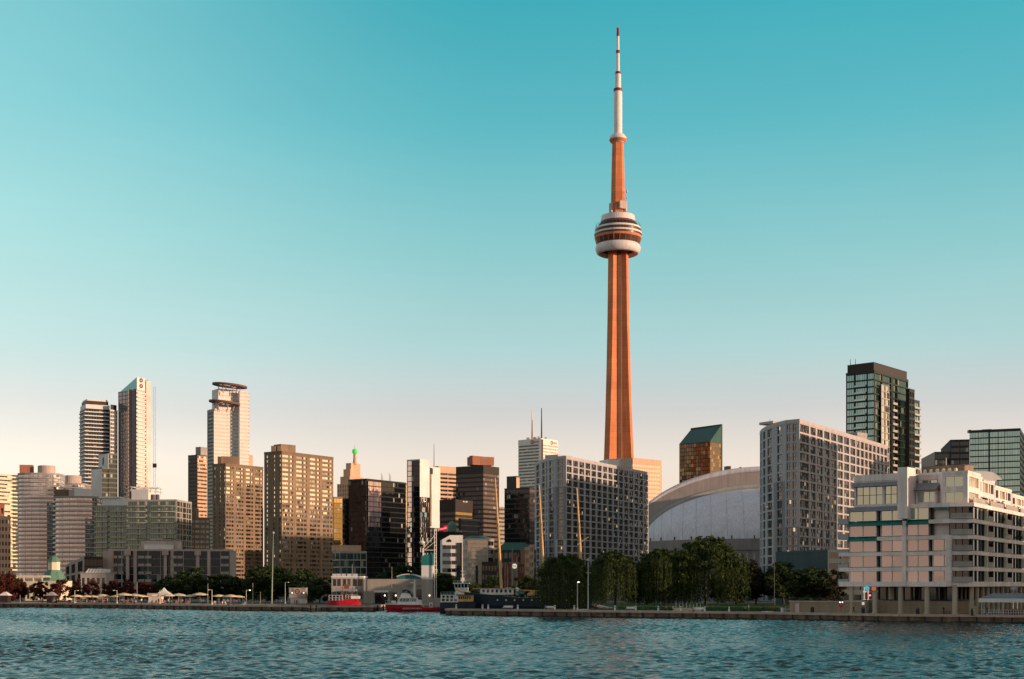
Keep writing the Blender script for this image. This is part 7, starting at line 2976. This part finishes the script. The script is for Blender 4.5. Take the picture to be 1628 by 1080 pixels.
# small shelters at the far left shore
for i, (px, lab) in enumerate(((6, 'small dark kiosk with a pale roof at the left picture edge'), (80, 'dark pavilion tent below the green cupola'))):
    D = 440
    t = empty('kiosk', (PX(px, D), D, GZ), lab, 'kiosk')
    mb = MB()
    mb.prism(frontal(px - 6, px + 6, D, 3, 0), GZ, GZ + 2.4)
    mb.build('wall', M_dbrown, t)
    mb = MB()
    q = offset(frontal(px - 6, px + 6, D, 3, 0), .4)
    cc = sum((Vector(v) for v in q), Vector((0, 0))) / 4
    mb.loft([[(*v, GZ + 2.4) for v in q], [(*(cc + (Vector(v) - cc) * .2), GZ + 3.6) for v in q]])
    mb.build('roof', M_conc if i else M_cw, t)

# ------------------------------------------------------------------ parasols
par = [(122, 1.0, 429), (138, .95, 431), (148, .9, 437), (163, 1.05, 431), (182, .9, 434), (197, 1.2, 429), (214, 1.1, 433), (226, .95, 437), (243, 1.1, 428), (255, 1.0, 433), (267, 1.1, 427), (284, 1.15, 430), (302, 1.0, 426), (318, 1.25, 424), (348, 1.05, 418), (367, 1.05, 417), (379, .95, 419)]
proto = None
M_parc = wall('cream parasol canvas', (.72, .56, .36), var=.08, rough=.85)
for i, (px, s_, D) in enumerate(par):
    lab = nth(i) + ' from the left of the cream parasols on the beach promenade'
    if proto is None:
        proto = empty('parasol', (0, 0, 0), lab, 'parasol', 'cream beach parasols')
        mb = MB()
        mb.tube((0, 0, 0), (0, 0, 2.75), .05, .04, 6)
        mb.build('pole', M_steel, proto)
        mb = MB()
        nn_ = 24
        R0 = [(2.0 * (1 + .03 * math.cos(8 * 2 * math.pi * k / nn_))) for k in range(nn_)]
        ring = lambda s, zz: [(R0[k] * s * math.cos(2 * math.pi * k / nn_), R0[k] * s * math.sin(2 * math.pi * k / nn_), zz) for k in range(nn_)]
        mb.loft([ring(1, 2.12), ring(1, 2.3), ring(.6, 2.58), ring(.05, 2.8)], caps=True)
        mb.build('canopy', M_parc, proto)
        mb = MB()
        mb.lathe((0, 0, 0), [(.4, 0), (.4, .1), (.1, .2)], 10)
        mb.build('base', M_dsteel, proto)
        place(proto, (PX(px, D), D, GZ), 0, s_)
    else:
        dup(proto, (PX(px, D), D, GZ), i * .7, lab, s_)
# beach chairs
M_chair = [wall('pink chair paint', (.42, .16, .15)), wall('white chair paint', (.6, .56, .52)), wall('brown chair paint', (.16, .09, .06))]
rngc = random.Random(8)
protos = []
for ci in range(3):
    o = empty('beach_chair', (0, 0, 0), 'x', 'chair', 'beach chairs under the parasols')
    mb = MB()
    mb.box((0, .02, .34), (.6, .62, .05))
    mb.build('seat', M_chair[ci], o)
    mb = MB()
    mb.loft([[(-.32, .28, .30), (.32, .28, .30), (.32, .33, .30), (-.32, .33, .30)], [(-.32, .62, 1.02), (.32, .62, 1.02), (.32, .66, 1.02), (-.32, .66, 1.02)]])
    mb.build('backrest', M_chair[ci], o)
    for s_ in (-1, 1):
        mb = MB()
        mb.box((s_ * .36, .05, .56), (.13, .72, .04))
        mb.box((s_ * .34, -.24, .27), (.06, .08, .54))
        mb.box((s_ * .34, .34, .27), (.06, .08, .54))
        mb.build('armrest', M_chair[ci], o)
    protos.append(o)
used = set()
cn = ['pink', 'white', 'brown']
cnt = 0
spots = sorted((rngc.uniform(88, 388), rngc.uniform(-9, 2)) for _ in range(40))
cc = [0, 0, 0]
for px, dd in spots:
    ci = rngc.choice((0, 0, 1, 2))
    D = np.interp(px, [0, 200, 390], [446, 425, 389]) + 4 - dd * .4
    lab = nth(cc[ci]) + ' from the left of the ' + cn[ci] + ' beach chairs under the parasols'
    cc[ci] += 1
    loc = (PX(px, D), D, GZ)
    rz = rngc.uniform(-.6, .6)
    if ci not in used:
        place(protos[ci], loc, rz)
        protos[ci]['label'] = lab
        used.add(ci)
    else:
        dup(protos[ci], loc, rz, lab)

# ------------------------------------------------------------------ people
def cloth(name, rgb):
    return wall(name, rgb, rough=.9, var=.1, streak=.05, spec=.1)


SKIN = cloth('skin', (.42, .25, .18))
HAIR = cloth('dark hair', (.03, .02, .015))
CLOTHS = {'white': (.65, .62, .6), 'black': (.02, .02, .022), 'red': (.42, .03, .03), 'blue': (.05, .10, .25), 'grey': (.22, .22, .23), 'pink': (.55, .22, .25), 'green': (.07, .16, .08), 'navy': (.02, .03, .06), 'tan': (.35, .24, .15), 'denim': (.08, .11, .18)}
CL = {k: cloth(k + ' cloth', v) for k, v in CLOTHS.items()}
POSES = {
    'standing': dict(hip=.93, legs=(((.09, 0, .93), (.10, -.02, .50), (.10, .02, .07), (.11, -.14, .04)), ((-.09, 0, .93), (-.11, -.03, .50), (-.12, .02, .07), (-.13, -.14, .04))),
                     arms=(((.19, 0, 1.42), (.25, .03, 1.13), (.25, -.06, .88)), ((-.19, 0, 1.42), (-.25, .03, 1.13), (-.24, -.08, .88)))),
    'walking': dict(hip=.91, legs=(((.09, 0, .91), (.09, -.20, .52), (.09, -.24, .10), (.09, -.40, .07)), ((-.09, 0, .91), (-.09, .06, .50), (-.09, .34, .16), (-.09, .24, .05))),
                    arms=(((.19, 0, 1.40), (.24, .14, 1.13), (.23, .10, .88)), ((-.19, 0, 1.40), (-.24, -.14, 1.14), (-.22, -.32, .98)))),
    'sitting': dict(hip=.42, legs=(((.10, 0, .42), (.13, -.44, .46), (.13, -.46, .07), (.13, -.62, .04)), ((-.10, 0, .42), (-.13, -.44, .45), (-.14, -.52, .07), (-.14, -.68, .04))),
                    arms=(((.19, .06, .92), (.26, -.02, .64), (.20, -.28, .55)), ((-.19, .06, .92), (-.26, -.04, .64), (-.18, -.30, .53)))),
}


def body_mesh(pose, top, low, seed=0):
    P_ = POSES[pose]
    hz = P_['hip']
    lean = .08 if pose == 'sitting' else 0.0
    vs, es, rs = [], [], []

    def chain(pts, rads, start=None):
        prev = start
        for p, r in zip(pts, rads):
            vs.append(p)
            rs.append(r)
            if prev is not None:
                es.append((prev, len(vs) - 1))
            prev = len(vs) - 1
        return prev
    chain([(0, lean * .2, hz + .02)], [.135])
    chest = chain([(0, lean * .6, hz + .22), (0, lean, hz + .42)], [.125, .145], 0)
    neck = chain([(0, lean, hz + .56), (0, lean - .01, hz + .62)], [.06, .052], chest)
    chain([(0, lean - .02, hz + .70), (0, lean - .03, hz + .79)], [.085, .078], neck)
    for lg in P_['legs']:
        chain([lg[0], lg[1], lg[2], lg[3]], [.085, .058, .040, .035], 0)
    for ar in P_['arms']:
        e = chain([ar[0], ar[1], ar[2]], [.055, .042, .030], chest)
        hx, hy, hzz = ar[2]
        chain([(hx, hy - .02, hzz - .08)], [.032], e)
        pl = len(vs) - 1
        for k in range(4):
            chain([(hx + (-.027 + .018 * k), hy - .03, hzz - .155 + .008 * abs(k - 1.5))], [.009], pl)
        chain([(hx + .04 * (1 if hx < 0 else -1), hy - .05, hzz - .11)], [.010], pl)
    me = bpy.data.meshes.new('person')
    me.from_pydata(vs, es, [])
    ob = bpy.data.objects.new('person', me)
    COL.objects.link(ob)
    sk = ob.modifiers.new('skin', 'SKIN')
    for i, r in enumerate(rs):
        me.skin_vertices[0].data[i].radius = (r, r * .85 if i in (0, 1, 2) else r)
    me.skin_vertices[0].data[0].use_root = True
    sb = ob.modifiers.new('sub', 'SUBSURF')
    sb.levels = sb.render_levels = 1
    dg = bpy.context.evaluated_depsgraph_get()
    out = bpy.data.meshes.new_from_object(ob.evaluated_get(dg))
    bpy.data.objects.remove(ob)
    out.name = 'person'
    out.materials.clear()
    for m_ in (SKIN, CL[top], CL[low], CL['black'], HAIR):
        out.materials.append(m_)
    kn = P_['legs'][0][1]
    for f in out.polygons:
        c = f.center
        if c.z > hz + .575:
            f.material_index = 4 if (c.z > hz + .80 or c.y > lean + .035) else 0
        elif pose == 'sitting':
            if c.z < .10:
                f.material_index = 3
            elif c.z > hz + .02 and c.y > -.2:
                f.material_index = 1
            else:
                f.material_index = 2 if not (abs(c.x) > .15 and c.z > .5) else 0
        else:
            am = abs(c.x) > .205
            if c.z < .09:
                f.material_index = 3
            elif am and c.z < 1.16:
                f.material_index = 0
            else:
                f.material_index = 2 if c.z < hz + .03 else 1
    for p in out.polygons:
        p.use_smooth = True
    return out


PMESH = {}


def person(pose, top, low, loc, rz, label, group=None, s=1.0):
    key = (pose, top, low)
    if key not in PMESH:
        PMESH[key] = body_mesh(pose, top, low)
    o = bpy.data.objects.new('person', PMESH[key])
    COL.objects.link(o)
    o.location = loc
    o.rotation_euler = (0, 0, rz)
    o.scale = (s, s, s)
    return tag(o, label, 'person', group)


pr = random.Random(4)
combos = [('white', 'denim'), ('black', 'black'), ('red', 'navy'), ('blue', 'tan'), ('grey', 'black'), ('pink', 'denim'), ('white', 'black'), ('green', 'tan')]
count = {}
plist = []
for i in range(64):
    plist.append((pr.uniform(60, 395), pr.choice(('standing', 'standing', 'walking', 'sitting')), pr.choice(combos), pr.uniform(-6, 2.5), pr.uniform(0, 6.28)))
plist += [(pr.uniform(398, 478), pr.choice(('standing', 'walking')), pr.choice(combos), pr.uniform(-4, 2), pr.uniform(0, 6.28)) for _ in range(9)]
plist.sort()
for px, pose, (top_, low_), dd, rz in plist:
    D = np.interp(px, [0, 200, 390, 490], [446, 424, 387.5, 381]) - dd * .5
    k = (pose, top_, low_)
    i = count.get(k, 0)
    count[k] = i + 1
    lab = '%s from the left of people %s on the left promenade in %s and %s' % (nth(i), pose, top_, low_)
    person(pose, top_, low_, (PX(px, D), D, GZ), rz if pose != 'sitting' else rz * .2 - .6, lab, 'people on the left promenade')
p = quay_y(1347.5, 2.6)
person('walking', 'black', 'navy', (p.x, p.y, GZ), math.radians(75), 'person in dark clothes walking beside the low stone wall, left of the condominium columns')
p = quay_y(1185, 2.0)
person('standing', 'white', 'tan', (p.x, p.y, GZ), 1.0, 'person in a white top standing on the quay in front of the lawn')
p = quay_y(1094, 2.6)
person('sitting', 'grey', 'black', (p.x, p.y, GZ), 2.4, 'person in grey sitting at the left end of the bench near the largest willow')
p = quay_y(942, 1.6)
person('standing', 'red', 'navy', (p.x, p.y, GZ), .5, 'person in red at the quay edge below the second willow')
p = quay_y(860, 2.2)
person('sitting', 'grey', 'denim', (p.x, p.y, GZ), .6, 'person in grey sitting on the bench under the leftmost willow')
for i, (px, off, c_, lab) in enumerate(((968, 14, ('white', 'denim'), 'person in white sitting on the lawn left of the signal mast'), (1015, 15, ('pink', 'denim'), 'person in pink sitting on the lawn in front of the third willow'), (1032, 13, ('white', 'black'), 'person in white sitting on the lawn, rightmost of those below the third willow'),
                                        (1058, 9, ('black', 'black'), 'person in black standing at the top of the quay steps'), (1150, 13, ('grey', 'black'), 'person in grey sitting on the lawn below the largest willow'), (1190, 15, ('red', 'navy'), 'person in red sitting on the lawn near the right hotel corner'), (1222, 14, ('white', 'denim'), 'person in white sitting near the pale picnic table'))):
    p = quay_y(px, off)
    person('sitting' if 'sitting' in lab else 'standing', c_[0], c_[1], (p.x, p.y, GZ), 2.0 + i, lab)
# bicycle leaning by the condominium
p = quay_y(1492, 4.0)
t = empty('bicycle', (p.x, p.y, GZ), 'dark bicycle standing by the wall between the third and fourth condominium columns', 'bicycle')


def bt_(a, b_, r=.025):
    return ((p.x + a[0], p.y, GZ + a[1]), (p.x + b_[0], p.y, GZ + b_[1]), r)


mb = MB()
for a, b_ in (((-.5, .34), (-.1, .3)), ((-.1, .3), (-.2, .85)), ((-.5, .34), (-.22, .75)), ((-.2, .75), (.35, .8)), ((-.1, .3), (.36, .7)), ((.33, .95), (.52, .34))):
    mb.tube(*bt_(a, b_), n=5)
mb.build('frame', M_black, t)
for xw in (-.5, .52):
    mb = MB()
    for i in range(16):
        a, b_ = 2 * math.pi * i / 16, 2 * math.pi * (i + 1) / 16
        mb.tube(*bt_((xw + .33 * math.cos(a), .34 + .33 * math.sin(a)), (xw + .33 * math.cos(b_), .34 + .33 * math.sin(b_)), .03), n=5)
    for i in range(6):
        a = math.pi * i / 6
        mb.tube(*bt_((xw - .3 * math.cos(a), .34 - .3 * math.sin(a)), (xw + .3 * math.cos(a), .34 + .3 * math.sin(a)), .007), n=3)
    mb.build('wheel', M_black, t)
mb = MB()
mb.box((p.x - .2, p.y, GZ + .88), (.26, .14, .06))
mb.build('saddle', M_black, t)
mb = MB()
mb.tube((p.x + .3, p.y - .28, GZ + 1.0), (p.x + .3, p.y + .28, GZ + 1.0), .02, .02, 5)
mb.build('handlebar', M_steel, t)
p2 = quay_y(1487, 3.8)
person('standing', 'black', 'black', (p2.x, p2.y, GZ), .4, 'person in black standing beside the dark bicycle under the condominium')

# quay-side pavilion at the right edge
p0 = Vector((91.5, 263.2))
e = Vector((.85, -.52))
n_ = Vector((.52, .85))
t = empty('quay_pavilion', (*p0, GZ), 'open quay-side pavilion with a grey hipped roof and white railing at the right edge', 'pavilion')


def LP(u, v):
    q = p0 + e * u + n_ * v
    return (q.x, q.y)


mb = MB()
ro = [LP(-.3, -.5), LP(13, -.5), LP(13, 5.5), LP(-.3, 5.5)]
mid_ = [LP(2.0, 1.6), LP(10.8, 1.6), LP(10.8, 3.4), LP(2.0, 3.4)]
zr = GZ + 3.25
mb.loft([[(*v, zr) for v in ro], [(*v, zr + 1.0) for v in mid_]])
mb.build('hipped_roof', wall('grey blue roof sheet', (.16, .19, .22), rough=.4), t)
mb = MB()
for a, b_ in zip(ro, ro[1:] + ro[:1]):
    mb.quad((*a, zr - .75), (*b_, zr - .75), (*b_, zr), (*a, zr))
mb.build('white_valance', M_white, t)
for u in (.2, 4.2, 8.4, 12.6):
    for v in (0, 5):
        mb = MB()
        q = LP(u, v)
        mb.tube((*q, GZ), (*q, zr), .09, .09, 6)
        mb.build('post', M_steel, t)
mb = MB()
rail(mb, [(*LP(.2, -.2), GZ), (*LP(12.6, -.2), GZ)], 1.05, .045, .45)
mb.build('railing', M_white, t)
mb = MB()
q = LP(6.5, 2.8)
mb.box((*q, GZ + .6), (6, 1.0, 1.2), math.atan2(e.y, e.x))
mb.build('counter', M_redbr, t)
mb = MB()
q = LP(-.9, .6)
mb.box((*q, GZ + .9), (1.0, 1.0, 1.8), math.atan2(e.y, e.x))
tag(mb.build('stone_pillar', M_sand), 'square sandstone pillar at the left corner of the quay-side pavilion', 'pillar')
q = LP(1.4, -.9)
person('walking', 'black', 'black', (*q, GZ), 1.2, 'person in black walking past the front of the quay-side pavilion')
mb = MB()
for i in range(6):
    a = math.pi / 6 * i
    q = LP(5.0, 6.3)
    mb.tube((q[0] - .9 * math.cos(a), q[1], 7.0 - .9 * math.sin(a) * .5 - .3), (q[0] + .9 * math.cos(a), q[1], 7.0 + .9 * math.sin(a) * .5 - .3), .05, .05, 4)
mb.tube((q[0], q[1], GZ), (q[0], q[1], 7.4), .07, .06, 6)
tag(mb.build('weather_vane', M_steel), 'pale spoked weather vane on a pole behind the quay-side pavilion', 'weather vane')
# quay steps and picnic tables
p = quay_y(1074, 7)
t = empty('quay_steps', (p.x, p.y, GZ), 'low paved steps with white posts in the middle of the lawn edge', 'steps')
for k in range(3):
    mb = MB()
    mb.box((p.x, p.y + k * 1.1, GZ + .12 + .22 * k), (7.0 - k * .8, 1.6 if k < 2 else 3.0, .24 + .0), math.atan2(-44, 73.6))
    mb.build('step', M_cope, t)
for k in range(8):
    mb = MB()
    q = p + Vector((.858, -.513)) * (-3 + k * .85) + Vector((.2, 1.6))
    mb.tube((q.x, q.y, GZ + .3), (q.x, q.y, GZ + 1.5 + (.35 if k % 3 == 0 else 0)), .05, .05, 5)
    mb.build('post', M_white, t)
proto = None
for i, (px, off, lab) in enumerate(((1222, 12.5, 'pale picnic table at the right end of the lawn'), (953, 6.5, 'greenish picnic table at the left end of the lawn'))):
    p = quay_y(px, off)
    o = empty('picnic_table', (p.x, p.y, GZ), lab, 'picnic table')
    mt = M_cw if i == 0 else wall('green table paint', (.06, .12, .11))
    mb = MB()
    mb.box((p.x, p.y, GZ + .75), (1.9, .8, .06))
    mb.build('tabletop', mt, o)
    for s_ in (-1, 1):
        mb = MB()
        mb.box((p.x, p.y + s_ * .7, GZ + .45), (1.9, .28, .05))
        mb.build('seat', mt, o)
        mb = MB()
        mb.tube((p.x + s_ * .7, p.y - .7, GZ), (p.x + s_ * .7, p.y + .3, GZ + .74), .05, .05, 4)
        mb.tube((p.x + s_ * .7, p.y + .7, GZ), (p.x + s_ * .7, p.y - .3, GZ + .74), .05, .05, 4)
        mb.build('trestle', mt, o)
# mooring cleats / small boats left
for i, (px, lab) in enumerate(((1218, 'white rescue board lying on the quay edge near the low stone wall'), (923, 'white rescue board lying on the quay edge below the lit lamp post'))):
    p = quay_y(px, .9)
    mb = MB()
    c, s_ = math.cos(-.54), math.sin(-.54)
    rings = []
    for k in range(11):
        u = -1.3 + 2.6 * k / 10
        w_ = .3 * math.sqrt(max(.02, 1 - (u / 1.32) ** 2))
        rings.append([(u * c - w_ * s_, u * s_ + w_ * c, .02), (u * c + w_ * s_, u * s_ - w_ * c, .02), (u * c + w_ * s_, u * s_ - w_ * c, .14), (u * c - w_ * s_, u * s_ + w_ * c, .14)])
    mb.loft([[(x + p.x, y + p.y, z_ + GZ + .14) for x, y, z_ in r] for r in rings])
    tag(mb.build('rescue_board', M_white), lab, 'board')
# railing of the left quay
proto = None
t = empty('quay_railing', (PX(440, 384), 384, GZ), 'pinkish picket railing along the quay right of the parasol beach', 'railing')
mb = MB()
rail(mb, [(PX(345, 392), 392, GZ), (PX(391, 383.5), 383.5, GZ), (PX(485, 380.5), 380.5, GZ)], 1.1, .03, .55)
mb.build('rails', M_pink, t)
# hedge masses that close the view under the trees
